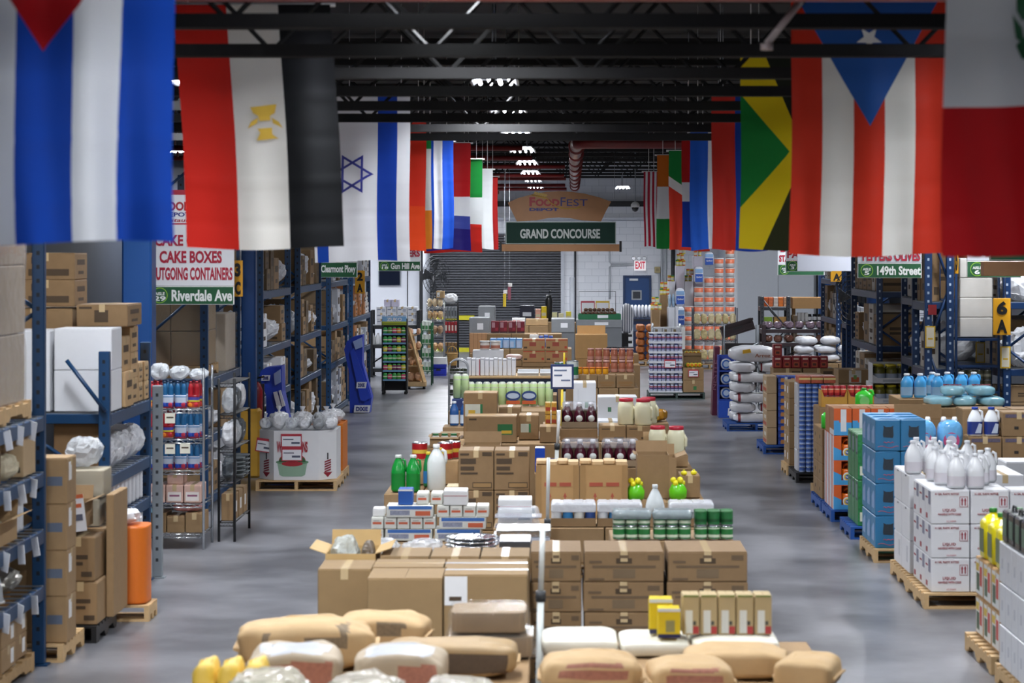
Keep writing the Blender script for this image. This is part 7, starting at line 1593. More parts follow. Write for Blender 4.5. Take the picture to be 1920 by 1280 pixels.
# --- film wrapped white packs and yellow jugs, nearest right
pallet(3.03, 3.99, 15.75, 16.75, 'wooden pallet under the white film wrapped packs, nearest right', WOOD)
WP = C('d3d6dc', 0.3, var=0.06, bump=0.15)
for c in range(3):
 for d in range(4):
  for k in range(3):
   if c and d: continue
   carton(3.05 + 0.2 * c, 3.245 + 0.2 * c, 15.8 + 0.225 * d, 16.02 + 0.225 * d, 0.133 + 0.285 * k, 0.415 + 0.285 * k, f'white film wrapped pack, {lev(k, 3)} layer, {ORD[d]} from the camera, {ORD[c]} from the aisle', 'white film wrapped packs', mat=WP, tape=False, name='wrapped_pack', sides=[(0.42, 0.58, 0.35, 0.6, C('b4b8c2', 0.4))], flaps=False)
for d in range(4):
 def m_blk():
  mb = MB(); mb.loft([rrect(0, 0, 0.14, 0.2, 0.02, z) for z in (0, .2)] + [rrect(0, 0, 0.12, 0.18, 0.02, 0.21)], 0, True, False); o = mb.build('black_tin', C('20242a', 0.25)); m2 = MB(); m2.box(-0.073, -0.07, -0.06, 0.06, 0.04, 0.16); m2.build('label', C('5d7a68', 0.4), o)
  m2 = MB(); m2.tube([(0, -0.06, 0.21), (0, -0.04, 0.24), (0, 0.04, 0.24), (0, 0.06, 0.21)], 0.008, 6); m2.build('handle', BLACKP, o); return o
 for c in range(3): inst(('blk',), m_blk, (3.14 + 0.17 * c, 15.92 + 0.225 * d, 0.989), f'black square tin on the white wrapped packs, {ORD[d]} from camera, {ORD[c]} from aisle', 'tin', 'black tins on the wrapped packs')
pallet(3.05, 4.05, 17.0, 18.1, 'wooden pallet under the yellow jug cases', WOOD)
CASEW = C('b58f60', 0.75, var=0.1)
for d in range(3):
 for k in range(2):
  for c in range(2):
   carton(3.12 + 0.4 * c, 3.515 + 0.4 * c, 17.06 + 0.33 * d, 17.38 + 0.33 * d, 0.133 + 0.29 * k, 0.42 + 0.29 * k, f'printed white-sided case under the yellow jugs, {("lower", "upper")[k]} layer, {ORD[d]} from the camera, {("aisle", "inner")[c]} column', 'cases under the yellow jugs', mat=CASEW, prt=[(0.1, 0.3, 0.6, 0.8, INK)], sides=[(0.06, 0.94, 0.06, 0.94, C('dfe1e0', 0.45)), (0.15, 0.45, 0.3, 0.8, C('c23a2a', 0.45)), (0.5, 0.85, 0.15, 0.6, C('3a5a3a', 0.45)), (0.55, 0.9, 0.65, 0.85, C('d8b83a', 0.45))])
YJ = C('e0d21e', 0.25, var=0.03)
for d in range(3):
 for c in range(3):
  inst(('yjug',), lambda: m_jug('yellow_jug', 0.17, 0.24, 0.37, YJ, C('2d7a34', 0.4), None, True, 0.7, 0.025), (3.22 + 0.19 * c, 17.2 + 0.33 * d, 0.713), f'bright yellow jug with a green cap, {ORD[d]} from the camera, {ORD[c]} from the aisle', 'jug', 'yellow jugs on the nearest right cases')
o = LIB[('yjug',)]
m2 = MB(); m2.box(-0.088, -0.0855, -0.08, 0.08, 0.05, 0.22); m2.build('side_label', C('6a7a5a', 0.4), o)
for c_ in [x for x in bpy.data.objects if x.name.startswith('yellow_jug.')]:
 q_ = KIDS[o.name][-1].copy(); COL.objects.link(q_); adopt(q_, c_)
# --- white LIQUID cases with bleach jugs
WC = C('dcdde1', 0.55, var=0.03); LR_ = C('9a3440', 0.6, var=0)
LIQ = [(0.3, 0.64, 0.36, 0.45, LR_, 'LIQUID'), (0.18, 0.78, 0.26, 0.32, LR_, 'HANDLE WITH CARE'), (0.1, 0.72, 0.86, 0.92, LR_, '4-1 GAL. PLASTIC BOTTLES'), (0.4, 0.65, 0.06, 0.1, C('c4868e', 0.6), 'U.S. PURITY'),
    (0.74, 0.95, 0.5, 0.51, LR_), (0.74, 0.95, 0.8, 0.81, LR_), (0.74, 0.75, 0.5, 0.81, LR_), (0.94, 0.95, 0.5, 0.81, LR_), (0.79, 0.82, 0.55, 0.76, LR_), (0.87, 0.9, 0.55, 0.76, LR_), (0.775, 0.835, 0.69, 0.71, LR_), (0.855, 0.915, 0.69, 0.71, LR_)]
SL = [(0.1, 0.45, 0.55, 0.95, C('7d7f96', 0.5)), (0.6, 0.85, 0.1, 0.25, LR_), (0.55, 0.9, 0.7, 0.75, LR_)]
pallet(3.05, 4.15, 20.1, 21.18, 'wooden pallet under the white LIQUID cases', WOOD)
for c in range(3):
 for d in range(3):
  for k in range(3):
   if c == 2 and d: continue
   carton(3.115 + 0.33 * c, 3.44 + 0.33 * c, 20.16 + 0.335 * d, 20.49 + 0.335 * d, 0.133 + 0.284 * k, 0.415 + 0.284 * k, f'white LIQUID case, {lev(k, 3)} layer, {ORD[c]} column from the aisle, {ORD[d]} from the camera', 'white LIQUID cases', mat=WC, prt=LIQ if d == 0 else NONE, sides=SL, tape=C('dfe0e4', 0.3))
pallet(3.07, 4.15, 21.25, 22.3, 'wooden pallet under the plain white cases', WOOD)
for c in range(3):
 for d in range(2):
  for k in range(3): carton(3.1 + 0.34 * c, 3.435 + 0.34 * c, 21.3 + 0.49 * d, 21.78 + 0.49 * d, 0.133 + 0.29 * k, 0.42 + 0.29 * k, f'plain white case behind the LIQUID cases, {lev(k, 3)} layer, {ORD[c]} column from the aisle, {("front", "rear")[d]} one', 'plain white cases behind the LIQUID cases', mat=WC, sides=[(0.4, 0.55, 0.9, 0.95, C('55586a', 0.5))] if k else [(0.2, 0.4, 0.3, 0.8, C('c4c6cc', 0.5))])
BLE = C('e4e6ea', 0.35, var=0.02)
def m_bleach(): return m_jug('bleach_jug', 0.14, 0.15, 0.29, BLE, C('dfe2e8', 0.4), C('d3cfd6', 0.4), True, 0.5, 0.022, (0.08, 0.36))
jj = 0
for Y, z, xs in ((20.3, .987, (1757, 1778, 1801)), (20.62, .987, (1768, 1786, 1812)), (20.98, .987, (1752, 1770)), (21.45, 1.005, (1712, 1727, 1742, 1762)), (21.8, 1.005, (1718, 1737))):
 row = {20.3: 'front', 20.62: 'second', 20.98: 'third', 21.45: 'fourth', 21.8: 'rear'}[Y]
 last = -9
 for i, px in enumerate(xs):
  X = max(PX(px, Y), last + 0.16); last = X
  if X > 3.2 or z > 1: inst(('bleach',), m_bleach, (X, Y, z), f'white bleach jug on the white cases, {row} row, {pos(i, len(xs))}', 'jug', 'white bleach jugs', rz=0.0)
inst(('bleach',), m_bleach, (PX(1852, 20.86), 20.86, 0.987), 'white bleach jug standing apart at the inner end of the LIQUID cases', 'jug')
carton(3.62, 4.1, 22.35, 22.8, 0.0, 0.98, 'plain white case right of the bleach jugs', mat=WC, tape=False)
carton(4.22, 4.66, 22.75, 23.2, 0.0, 0.99, 'big plain white case further right of the bleach jugs', mat=WC, tape=False)
# --- brown wall of cartons with two bleach bottles on top
pallet(4.11, 5.16, 24.2, 25.1, 'wooden pallet under the brown carton wall at the right edge', WOOD2)
BC = [(0.08, 0.95, 0.78, 0.92, C('5c5468', 0.6, var=0.5, scale=60)), (0.35, 0.48, 0.3, 0.42, C('2b2622', 0.6))]
for c in range(3):
 for k in range(5):
  if c == 0 and k == 4: continue
  carton(4.12 + 0.34 * c, 4.455 + 0.34 * c, 24.22, 24.6, 0.133 + 0.245 * k, 0.376 + 0.245 * k, f'brown printed wall carton at the right edge, {lev(k, 5)} layer, {ORD[c]} from the aisle', 'brown carton wall at the right edge', mat=KRAFT2, prt=BC, sides=SIDE)
for c in range(2): carton(4.13 + 0.5 * c, 4.61 + 0.5 * c, 24.64, 25.08, 0.133, 1.36, f'tall brown carton behind the brown carton wall, {("left", "right")[c]} one', mat=KRAFT2, tape=False)
def m_clx():
 o = m_jug('bleach_bottle', 0.145, 0.13, 0.29, C('e2e5ea', 0.3), C('1d3a9a', 0.35), C('24357c', 0.35), True, 0.5, 0.028, (0.06, 0.5)); m2 = MB(); m2.prism([(-0.01, 0.03), (0.05, 0.03), (0.06, 0.12), (0.03, 0.13)], -0.069, -0.0665); m2.build('label_picture', C('b9c4d8', 0.4), o); return o
for i in range(2): inst(('clx',), m_clx, (4.2 + 0.165 * i, 24.32, 1.114), f'white bleach bottle with a dark blue label, {("left", "right")[i]} of two on brown cartons', 'bottle')
# --- light blue bag cases (fabric softener)
pallet(3.02, 4.2, 23.05, 24.15, 'wooden pallet under the blue softener cases', WOOD)
DB = C('2a78a8', 0.4, var=0.1, scale=6)
def m_soft(w, d, h):
 mb = MB(); mb.box(-w / 2, w / 2, -d / 2, d / 2, 0, h * 0.97, 0, 0.006)
 mb.prism([(-w * .5, h * .965), (-w * .3, h), (w * .3, h), (w * .5, h * .965)], -d / 2 + 0.005, -d / 2 + 0.012)
 o = mb.build('softener_case', DB); m2 = MB()
 m2.prism([(w * a, h * b) for a, b in ((-.18, .42), (.2, .4), (.23, .47), (.21, .72), (.23, .78), (.12, .74), (-.08, .74), (-.18, .79), (-.17, .72), (-.2, .5))], -d / 2 - 0.003, -d / 2 - 0.0003); m2.build('cut_out', C('26323c', 0.5, var=0.3, scale=40), o)
 m2 = MB(); m2.tube([(-w * .18 + w * .06 * i, -d / 2 - 0.002, h * (.26 + 0.02 * math.sin(i * 2.3))) for i in range(8)], 0.004, 4); m2.tube([(-w * .4 + w * .12 * i, -d / 2 - 0.002, h * (.12 + 0.03 * math.sin(i * 1.2))) for i in range(8)], 0.003, 4); m2.build('script_print', C('a8485c', 0.5), o)
 m2 = MB(); m2.prism([(-d * .3, h * .2), (d * .25, h * .2), (d * .25, h * .55), (-d * .1, h * .75), (-d * .3, h * .7)], -0.0015, 0.0015); p = m2.build('side_window', C('7fa3d0', 0.3, var=0.3, scale=12), o, (-w / 2 - 0.0018, 0, 0)); p.rotation_euler = (0, 0, math.pi / 2)
 return o
for c in range(2):
 for d in range(3):
  for k in range(4):
   inst(('soft',), lambda: m_soft(0.238, 0.33, 0.308), (3.16 + 0.243 * c, 23.28 + 0.335 * d, 0.133 + 0.31 * k), f'blue softener case with a dark cut-out, {lev(k, 4)} layer, {("aisle", "inner")[c]} column, {ORD[d]} from the camera', 'box', 'blue softener cases')
base(3.56, 4.09, 24.2, 24.8, 0.97, 'light blue film packs', 1)
for i in range(2):
 def m_fp():
  o = m_sack('film_pack', 0.25, 0.25, 0.3, C('6fb0e2', 0.15, var=0.25, scale=14, bump=0.5), 9, nu=18, nv=10); m2 = MB(); m2.lathe([(0.0, 0), (0.08, 0.001), (0.082, 0.006)], 16); p = m2.build('pink_label', C('c2487a', 0.4), o, (0.0, -0.118, 0.1)); p.rotation_euler = (math.pi / 2, 0, 0)
  m2 = MB(); m2.lathe([(0.0, 0.002), (0.05, 0.003), (0.051, 0.008)], 14); p = m2.build('label_centre', C('d9d4e4', 0.4), o, (0.0, -0.12, 0.1)); p.rotation_euler = (math.pi / 2, 0, 0)
  for q in (-0.06, 0.05): m2 = MB(); m2.lathe([(0.025, 0.27), (0.03, 0.3), (0.02, 0.33)], 10, q, 0); m2.build('cap', WHITE, o)
  return o
 inst(('fpack',), m_fp, (3.68 + 0.27 * i, 24.35, 0.972), f'light blue film pack of bottles with a pink label, {("left", "right")[i]} of two', 'film pack')
# --- green boxes
pallet(3.02, 4.0, 24.9, 25.85, 'blue pallet under the green patterned boxes', BLUEP)
GB = C('2f7a46', 0.4, var=0.85, scale=22)
for k in range(2):
 for d in range(3): carton(3.1, 3.32, 24.95 + 0.29 * d, 25.23 + 0.29 * d, 0.133 + 0.475 * k, 0.605 + 0.475 * k, f'green patterned box, {("lower", "upper")[k]} layer, {ORD[d]} from the camera, next to the blue softener cases', 'green patterned boxes', mat=GB, tape=False, prt=[(0.1, 0.4, 0.1, 0.3, C('d8dcc8', 0.5)), (0.3, 0.8, 0.6, 0.75, C('8fb85a', 0.5))], sides=[(0.1, 0.6, 0.55, 0.95, C('3a4650', 0.5)), (0.15, 0.55, 0.6, 0.9, C('7a8a92', 0.5))])
 carton(3.33, 3.6, 24.95, 25.8, 0.133 + 0.475 * k, 0.605 + 0.475 * k, f'green patterned box in the inner column, {("lower", "upper")[k]} one', mat=GB, tape=False)
# --- orange detergent pallet
pallet(3.0, 4.1, 26.5, 27.45, 'blue pallet under the orange detergent cases', BLUEP)
TO = C('d9622e', 0.4); TB = C('4aa0dc', 0.4); BRN = C('9a6a44', 0.7)
def m_tide(w, d, h):
 root = empty('detergent_case'); m2 = MB(); t = 0.008
 m2.box(-w / 2, w / 2, d / 2 - t, d / 2, 0, h); m2.box(w / 2 - t, w / 2, -d / 2, d / 2 - t, 0, h); m2.box(-w / 2, -w / 2 + t, -d / 2, d / 2 - t, 0, h)
 m2.box(-w / 2 + t, w / 2 - t, -d / 2, d / 2 - t, 0, t); m2.box(-w / 2 + t, w / 2 - t, -d / 2, d / 2 - t, h - t, h); m2.box(-w / 2 + t, -w / 2 + 0.085, -d / 2, -d / 2 + t, t, h - t); m2.box(-w / 2 + 0.085, w / 2 - t, -d / 2, -d / 2 + t, t, 0.05)
 m2.build('case', TO, root); m2 = MB()
 m2.prism([(-w / 2, 0), (w / 2, 0), (w / 2, 0.05), (-w / 2 + 0.085, 0.05), (-w / 2 + 0.085, h * .4), (-w / 2, h * .55)], -d / 2 - 0.002, -d / 2 - 0.0002); m2.build('blue_wave', TB, root)
 m2 = MB(); m2.box(-w / 2 - 0.002, -w / 2 - 0.0002, -d / 2, -d / 2 + 0.1, 0, h); m2.box(-w / 2 - 0.002, -w / 2 - 0.0002, d / 2 - 0.1, d / 2, 0, h); m2.build('white_edge', C('d9dce4', 0.4), root)
 b = MB(); jw, jd, jh = w - 0.115, 0.11, h * 0.88; x = 0.035
 b.loft([rrect(x, 0, jw * q, jd * q, 0.03, z) for q, z in ((.9, t + .001), (1, .02), (1, jh * .6), (.9, jh * .72))], 0, True, True)
 b.tube([(x - jw * .36, 0, jh * .66), (x - jw * .3, 0, jh * .88), (x, 0, jh * .95), (x + jw * .3, 0, jh * .88), (x + jw * .36, 0, jh * .66)], 0.017, 8)
 b.lathe([(0.022, jh * .7), (0.022, jh * .84)], 10, x + jw * .25, 0)
 bo = b.build('bottle', C('e0681a', 0.25), root, (0, -d / 2 + 0.075, 0))
 for r, c, yy in ((0.05, C('dfe4ea', 0.35), -0.0575), (0.036, C('e6c52a', 0.35), -0.0595), (0.024, C('2c4fae', 0.35), -0.0615)):
  l = MB(); l.prism([(r * math.cos(2 * math.pi * i / 18), r * math.sin(2 * math.pi * i / 18)) for i in range(18)], yy, -0.054); l.build('label_ring', c, bo, (x, 0, jh * .36))
 txt('Tide', x - 0.022, x + 0.022, jh * .36 - 0.01, jh * .36 + 0.01, -0.063, SWHITE, bo, 0.03)
 l = MB(); l.box(x - jw * .4, x + jw * .4, -0.0565, -0.054, 0.02, jh * .3); l.build('label', C('4a90d0', 0.35), bo)
 return root
for c in range(2):
 for d in range(3):
  for k in range(3):
   if c and d: continue
   inst(('tide', ), lambda: m_tide(0.235, 0.29, 0.268), (3.15 + 0.24 * c, 26.68 + 0.295 * d, 0.133 + 0.27 * k), f'detergent case with an orange bottle window, {lev(k, 3)} layer, {("aisle", "inner")[c]} column, {ORD[d]} from the camera', 'box', 'windowed detergent cases')
for c in range(2):
 for k in range(3): carton(3.52 + 0.28 * c, 3.79 + 0.28 * c, 26.55, 27.4, 0.133 + 0.27 * k, 0.402 + 0.27 * k, f'closed detergent case inside the pallet, {("left", "right")[c]} column, {lev(k, 3)} layer', mat=BRN, tape=False)
for i in range(5): carton(3.035 + 0.205 * i, 3.235 + 0.205 * i, 26.55, 26.95, 0.945, 1.24, f'closed orange and blue detergent box in the top row, {pos(i, 5)}', 'closed detergent boxes of the top row', mat=BRN, tape=False, name='detergent_box', prt=[(0, 1, 0.48, 1, TO), (0, 1, 0, 0.48, TB), (0.0, 0.3, 0.4, 0.55, TB), (0.38, 0.7, 0.14, 0.97, C('dfe1e6', 0.45))], sides=[(0, 1, 0, 0.2, C('d5d8de', 0.45))])
for i in range(2): carton(3.035 + 0.5 * i, 3.53 + 0.5 * i, 26.97, 27.4, 0.945, 1.235, f'brown topped detergent box behind the top row, {("left", "right")[i]} one', mat=BRN)
pallet(3.0, 3.84, 27.55, 28.6, 'blue pallet under the plain brown cases behind the detergent', BLUEP)
for k in range(4):
 for d in range(2): carton(3.02, 3.38, 27.6 + 0.47 * d, 28.06 + 0.47 * d, 0.133 + 0.2 * k, 0.332 + 0.2 * k, f'plain brown case behind the orange detergent, {lev(k, 4)} layer, {("front", "rear")[d]} one', 'plain brown cases behind the detergent', mat=KRAFT2, sides=[(0.45, 0.6, 0.4, 0.6, INK)])
LIME = C('3fc43a', 0.25, var=0.04)
def m_gain():
 o = m_jug('green_detergent_jug', 0.2, 0.13, 0.23, LIME, C('2f9a34', 0.4), None, True, 0.62, 0.025)
 m2 = MB(); m2.lathe([(0.0, 0), (0.055, 0.001), (0.057, 0.005)], 16); p = m2.build('label', C('7fd07a', 0.35), o, (0, -0.0655, 0.08)); p.rotation_euler = (math.pi / 2, 0, 0); return o
inst(('gain',), m_gain, (3.13, 27.75, 0.934), 'bright green detergent jug on the plain brown cases at the aisle', 'jug')
pallet(3.1, 3.8, 28.8, 29.6, 'wooden pallet under the red can trays', WOOD2)
carton(3.12, 3.78, 28.85, 29.5, 0.133, 1.1, 'tall carton carrying the red can trays and the green jug', mat=KRAFT2, tape=False)
def m_redtray():
 root = empty('can_tray'); w, d = 0.3, 0.3; m2 = MB(); m2.box(-w / 2, w / 2, -d / 2, d / 2, 0, 0.006); m2.prism([(-w / 2, 0), (w / 2, 0), (w / 2, 0.2), (w * .4, 0.12), (-w * .4, 0.12), (-w / 2, 0.2)], -d / 2 - 0.006, -d / 2)
 for s_ in (-1, 1): m2.box(min(s_ * w / 2, s_ * (w / 2 + 0.006)), max(s_ * w / 2, s_ * (w / 2 + 0.006)), -d / 2, d / 2, 0, 0.2)
 m2.build('tray', C('b98a35', 0.6), root)
 for k in range(2):
  for i in range(4):
   for j in range(2): c = MB(); c.lathe([(0.034, 0.008 + .125 * k), (0.036, 0.015 + .125 * k), (0.036, 0.12 + .125 * k), (0.033, 0.126 + .125 * k)], 12, -0.11 + 0.0735 * i, -0.1 + 0.075 * j); c.build('can', band_mat('redcan', '9a1f2a', [(.3, .6, 'c24a3a'), (.62, .7, 'd8c4a0')], 2, 0.3), root)
 return root
for i in range(2): inst(('rtray',), m_redtray, (3.28 + 0.318 * i + 0.03, 29.05, 1.102), f'ochre tray of red cans behind the green jug, {("left", "right")[i]} one', 'can tray')
inst(('gain',), m_gain, (3.55, 28.0, 1.152), 'bright green detergent jug between the red cans and the olive jars', 'jug')
carton(3.4, 3.82, 27.62, 28.5, 0.133, 1.15, 'tall carton under the inner green detergent jug', mat=KRAFT2, tape=False)
# --- blue tins
pallet(3.05, 4.0, 30.9, 31.9, 'black plastic pallet under the blue tins', BLACKP)
BT = band_mat('bluetin', '5a7cc0', [(.0, .3, 'a4b6de'), (.6, .9, '34509a')], 2, 0.25)
for k in range(19):
 for i in range(4): inst(('btin',), can(0.04, 0.058, BT), (3.14 + 0.082 * i, 30.98, 0.134 + 0.0595 * k), f'small blue tin of the tin wall, {pos(i, 4)} column, {ORD[k] if k < 16 else ("seventeenth", "eighteenth", "topmost")[k - 16]} layer up', 'tin', 'blue tins of the tall wall')
for k in range(4): carton(3.08, 3.5, 31.06, 31.45, 0.133 + 0.283 * k, 0.414 + 0.283 * k, f'film wrapped white case behind the blue tins, {lev(k, 4)} layer', mat=C('c4c6cc', 0.3, bump=0.3), tape=False)
for k in range(5):
 for d in range(2): carton(3.06, 3.6, 31.95 + 0.36 * d, 32.3 + 0.36 * d, 0.133 + 0.22 * k, 0.352 + 0.22 * k, f'brown case with white labels behind the blue tins, {lev(k, 5)} layer, {("front", "rear")[d]} one', 'labelled brown cases behind the blue tins', mat=KRAFT, sides=[(0.4, 0.7, 0.3, 0.7, WHITE)])
pallet(3.03, 3.7, 31.93, 32.75, 'wooden pallet under the labelled brown cases', WOOD)
for i in range(3): carton(3.09 + 0.16 * i, 3.245 + 0.16 * i, 30.95, 31.4, 1.27, 1.36, f'striped red and yellow flat case on top of the blue tins, {pos(i, 3)}', mat=C('b8563a', 0.5, var=0.5, scale=30), tape=False, prt=[(0, 1, 0.5, 0.8, C('d9c07a', 0.5))])
# --- snack boxes pallet and cocoa boxes
pallet(3.0, 4.0, 35.2, 36.4, 'blue pallet under the blue snack boxes', BLUEP)
for k in range(10):
 for i in range(2): carton(3.22 + 0.145 * i, 3.36 + 0.145 * i, 35.25, 35.6, 0.133 + 0.1 * k, 0.232 + 0.1 * k, f'blue snack box with an orange spot, {("left", "right")[i]} column, {ORD[k]} layer up', 'blue snack boxes', mat=C('3557b4', 0.4), tape=False, name='snack_box', prt=[(0.25, 0.65, 0.15, 0.75, C('c98a4a', 0.4)), (0.7, 0.98, 0.3, 0.9, C('d5dcea', 0.4)), (0.0, 0.3, 0.6, 0.95, C('2a3f90', 0.4))])
for k in range(4): carton(3.05, 3.2, 35.25, 35.9, 0.133 + 0.25 * k, 0.382 + 0.25 * k, f'tan end case beside the blue snack boxes, {lev(k, 4)} layer', mat=C('b59a78', 0.5), tape=False, sides=[(0.1, 0.9, 0.1, 0.3, C('a8482e', 0.5)), (0.2, 0.6, 0.5, 0.7, C('d9d6cc', 0.5))])
carton(3.22, 3.95, 35.65, 36.3, 0.133, 1.13, 'big plain carton behind the blue snack boxes', mat=KRAFT, tape=False)
base(3.3, 4.5, 37.6, 38.6, 0.9, 'red cocoa boxes', 2)
for i, (a, b) in enumerate(((1448, 1502), (1504, 1562))): carton(PX(a, 37.8), PX(b, 37.8), 37.65, 38.2, 0.902, 1.13, f'brown printed carton under the red cocoa boxes, {("left", "right")[i]} one', mat=KRAFT2, prt=[(0.3, 0.6, 0.3, 0.45, C('a0483a', 0.6)), (0.65, 0.95, 0.6, 0.8, INK)])
for i in range(6):
 for k in range(1 if i else 2): carton(PX(1449 + 17.2 * i, 37.8), PX(1465.5 + 17.2 * i, 37.8), 37.7, 37.95, 1.132 + 0.185 * k, 1.315 + 0.185 * k, f'dark red cocoa box, {pos(i, 6)} of the row' + (', stacked on top' if k else ''), 'red cocoa boxes', mat=C('8a1c22', 0.35), tape=False, name='cocoa_box', prt=[(0.2, 0.8, 0.1, 0.5, C('b0502e', 0.4)), (0.3, 0.7, 0.2, 0.4, C('4a1a12', 0.4)), (0.2, 0.8, 0.7, 0.85, C('d8b8a8', 0.4))])
# --- rice sacks
pallet(2.78, 3.75, 39.6, 40.7, 'blue pallet under the white rice sacks', BLUEP)
RICE = band_mat('rice', 'd2d3d8', [(.1, .17, '8a2430')], 0, 0.35, 0.3)
RICEP = C('cfd0d6', 0.35, var=0.1, bump=0.3)
for k in range(6):
 z = 0.133 + 0.165 * k
 inst(('rice', k % 2), (lambda: m_sack('rice_sack', 0.62, 0.42, 0.164, RICE, 3, amp=0.09, freq=8, nu=40, nv=18)) if k % 2 == 0 else (lambda: m_sack('rice_sack', 0.42, 0.42, 0.164, RICEP, 5, amp=0.09, freq=8, nu=40, nv=18)), ((3.2, 3.06)[k % 2], 39.85, z), f'white rice sack at the front of the rice pallet, {lev(k, 6)} layer, aisle side', 'rice sack', 'rice sacks', rz=(0.06, -0.08)[k % 2])
 inst(('rice2', ), lambda: m_sack('rice_sack', 0.38, 0.42, 0.164, RICE, 7, amp=0.09, freq=8, nu=40, nv=18), (3.5 if k % 2 else 3.72, 39.88, z), f'white rice sack at the front of the rice pallet, {lev(k, 6)} layer, inner side', 'rice sack', 'rice sacks', rz=-0.05)
 inst(('rice', 1), None, (3.08, 40.35, z), f'white rice sack at the back of the rice pallet, {lev(k, 6)} layer', 'rice sack', 'rice sacks', rz=math.pi / 2 - 0.1 + 0.05 * k) if k else inst(('rice3',), lambda: m_sack('rice_sack', 0.42, 0.42, 0.164, RICEP, 6), (3.08, 40.35, z), 'white rice sack at the back of the rice pallet, bottom layer', 'rice sack', 'rice sacks', rz=math.pi / 2)
o = sack('ricetop', 0.78, 0.55, 0.27, C('cdced4', 0.25, var=0.12, bump=0.4), (3.22, 39.95, 1.128), 'bulging clear wrapped white sack with a yellow patch on top of the rice', cat='rice sack', name='rice_sack', seed=8, rz=0.08)
m2 = MB(); m2.prism([(-0.2, 0.14), (-0.06, 0.16), (-0.08, 0.22), (-0.2, 0.2)], -0.276, -0.262); m2.build('yellow_patch', C('d8a82a', 0.4), o)
txt('Arroz', -0.0, 0.26, 0.08, 0.14, -0.274, C('9a6a5a', 0.5), o, 0.02)
# --- paper plate display and maroon stand
Y = 42.8; root = empty('plate_display', (PX(1378, Y), Y, 0)); X = root.location.x
DX = C('1c3f9e', 0.4, var=0.06); x0, x1 = PX(1347, Y) - X, PX(1412, Y) - X
m2 = MB(); m2.box(x0, x1, 0.3, 0.35, 0, 1.1); m2.box(x0, x0 + 0.02, 0, 0.3, 0, 1.1); m2.box(x1 - 0.02, x1, 0, 0.3, 0, 1.1); m2.box((x0 + x1) / 2 - 0.01, (x0 + x1) / 2 + 0.01, 0.01, 0.3, 0.33, 1.1); m2.build('case', DX, root)
for z in (0.33, 0.58, 0.84): m2 = MB(); m2.box(x0 + 0.02, x1 - 0.02, -0.02, 0.3, z - 0.03, z); m2.build('shelf', DX, root)
m2 = MB(); m2.box(x0, x1, -0.03, 0.0, 0.0, 0.3, 0, 0.004); m2.build('base_front', C('2450b8', 0.4), root); m2 = MB(); m2.prism([(x0 + 0.16, 0.04), (x0 + 0.52, 0.06), (x0 + 0.54, 0.2), (x0 + 0.17, 0.17)], -0.036, -0.03); m2.build('white_lozenge', SWHITE, root); txt('DIXIE', x0 + 0.19, x0 + 0.5, 0.075, 0.15, -0.038, C('1f2f8a', 0.5, var=0), root, 0.03)
tag(root, 'blue cardboard display of paper plates behind the rice sacks', 'display')
for z, n in ((0.331, 2), (0.581, 2), (0.841, 2)):
 for i in range(n):
  def m_plate():
   mb = MB(); mb.lathe([(0.06, 0), (0.09, 0.02), (0.1, 0.14), (0.1, 0.16), (0.02, 0.162)], 18); o = mb.build('plate_pack', C('d5dae4', 0.3)); m3 = MB(); m3.lathe([(0.02, 0.1625), (0.075, 0.163), (0.076, 0.166)], 18); m3.build('label', C('2c62b8', 0.35), o); m3 = MB(); m3.lathe([(0.005, 0.166), (0.05, 0.167), (0.051, 0.17)], 14); m3.build('label_centre', C('b9cbe6', 0.35), o); return o
  inst(('plates',), m_plate, (X + x0 + 0.14 + 0.29 * i, Y + 0.19, z + 0.105), f'round pack of paper plates on the {({0.331: "lowest", 0.581: "middle", 0.841: "top"})[z]} shelf of the blue display, {("left", "right")[i]} one', 'plate pack', 'plate packs on the blue display', rx=math.pi / 2)
root = empty('cardboard_stand', (PX(1341, 43.4), 43.4, 0)); m2 = MB(); X = root.location.x
m2.prism([(PX(1335, 43.4) - X, 0.0), (PX(1347, 43.4) - X, 0.0), (PX(1350, 43.4) - X, PZ(650, 43.4)), (PX(1341, 43.4) - X, PZ(651, 43.4)), (PX(1337, 43.4) - X, 0.5)], 0, 0.45); m2.build('side_panel', C('5a1630', 0.4), root)
t = txt('NESTLE', -0.27, 0.27, -0.04, 0.04, -0.006, C('8f5a66', 0.5), root, 0.02); t.location = (0.0, -0.006, 0.72); t.rotation_euler = (math.pi / 2, -math.pi / 2 + 0.1, 0)
for i in range(6): m2 = MB(); m2.box(PX(1349, 43.4) - X, PX(1351.5, 43.4) - X, -0.02, 0.06, 0.15 + 0.18 * i, 0.2 + 0.18 * i); m2.build('clip', WHITE, root)
tag(root, 'tall maroon cardboard stand seen from its side, by the plate display', 'stand')
# --- wire cart with black crates
Y = 46; x0, x1 = PX(1358, Y), PX(1422, Y)
wire(x0, x1, Y, Y + 0.5, (0.35, 0.78), 1.52, 'chrome wire trolley holding the tilted dark crates', STEEL)
for k, (z, c, rz) in enumerate(((0.36, 14, 0), (0.79, 14, 0))): crate(x0 + 0.03, x1 - 0.03, Y + 0.03, Y + 0.45, z, 0.4, C('1c1416', 0.5), f'dark perforated crate on the {("lower", "upper")[k]} shelf of the wire trolley')
o = crate(x0 - 0.02, x1 - 0.04, Y + 0.04, Y + 0.46, 1.37, 0.22, C('2a1c1e', 0.45), 'dark brown crate lying tilted across the top of the wire trolley'); o.rotation_euler = (0, -0.3, 0)
m2 = MB(); m2.tube([(x0, 0, 0.9), (x1, 0, 1.2)], 0.01, 6); tag(m2.build('hanging_rail', STEEL, None, (0, Y - 0.03, 0)), 'slanting chrome rail across the front of the wire trolley', 'rail')
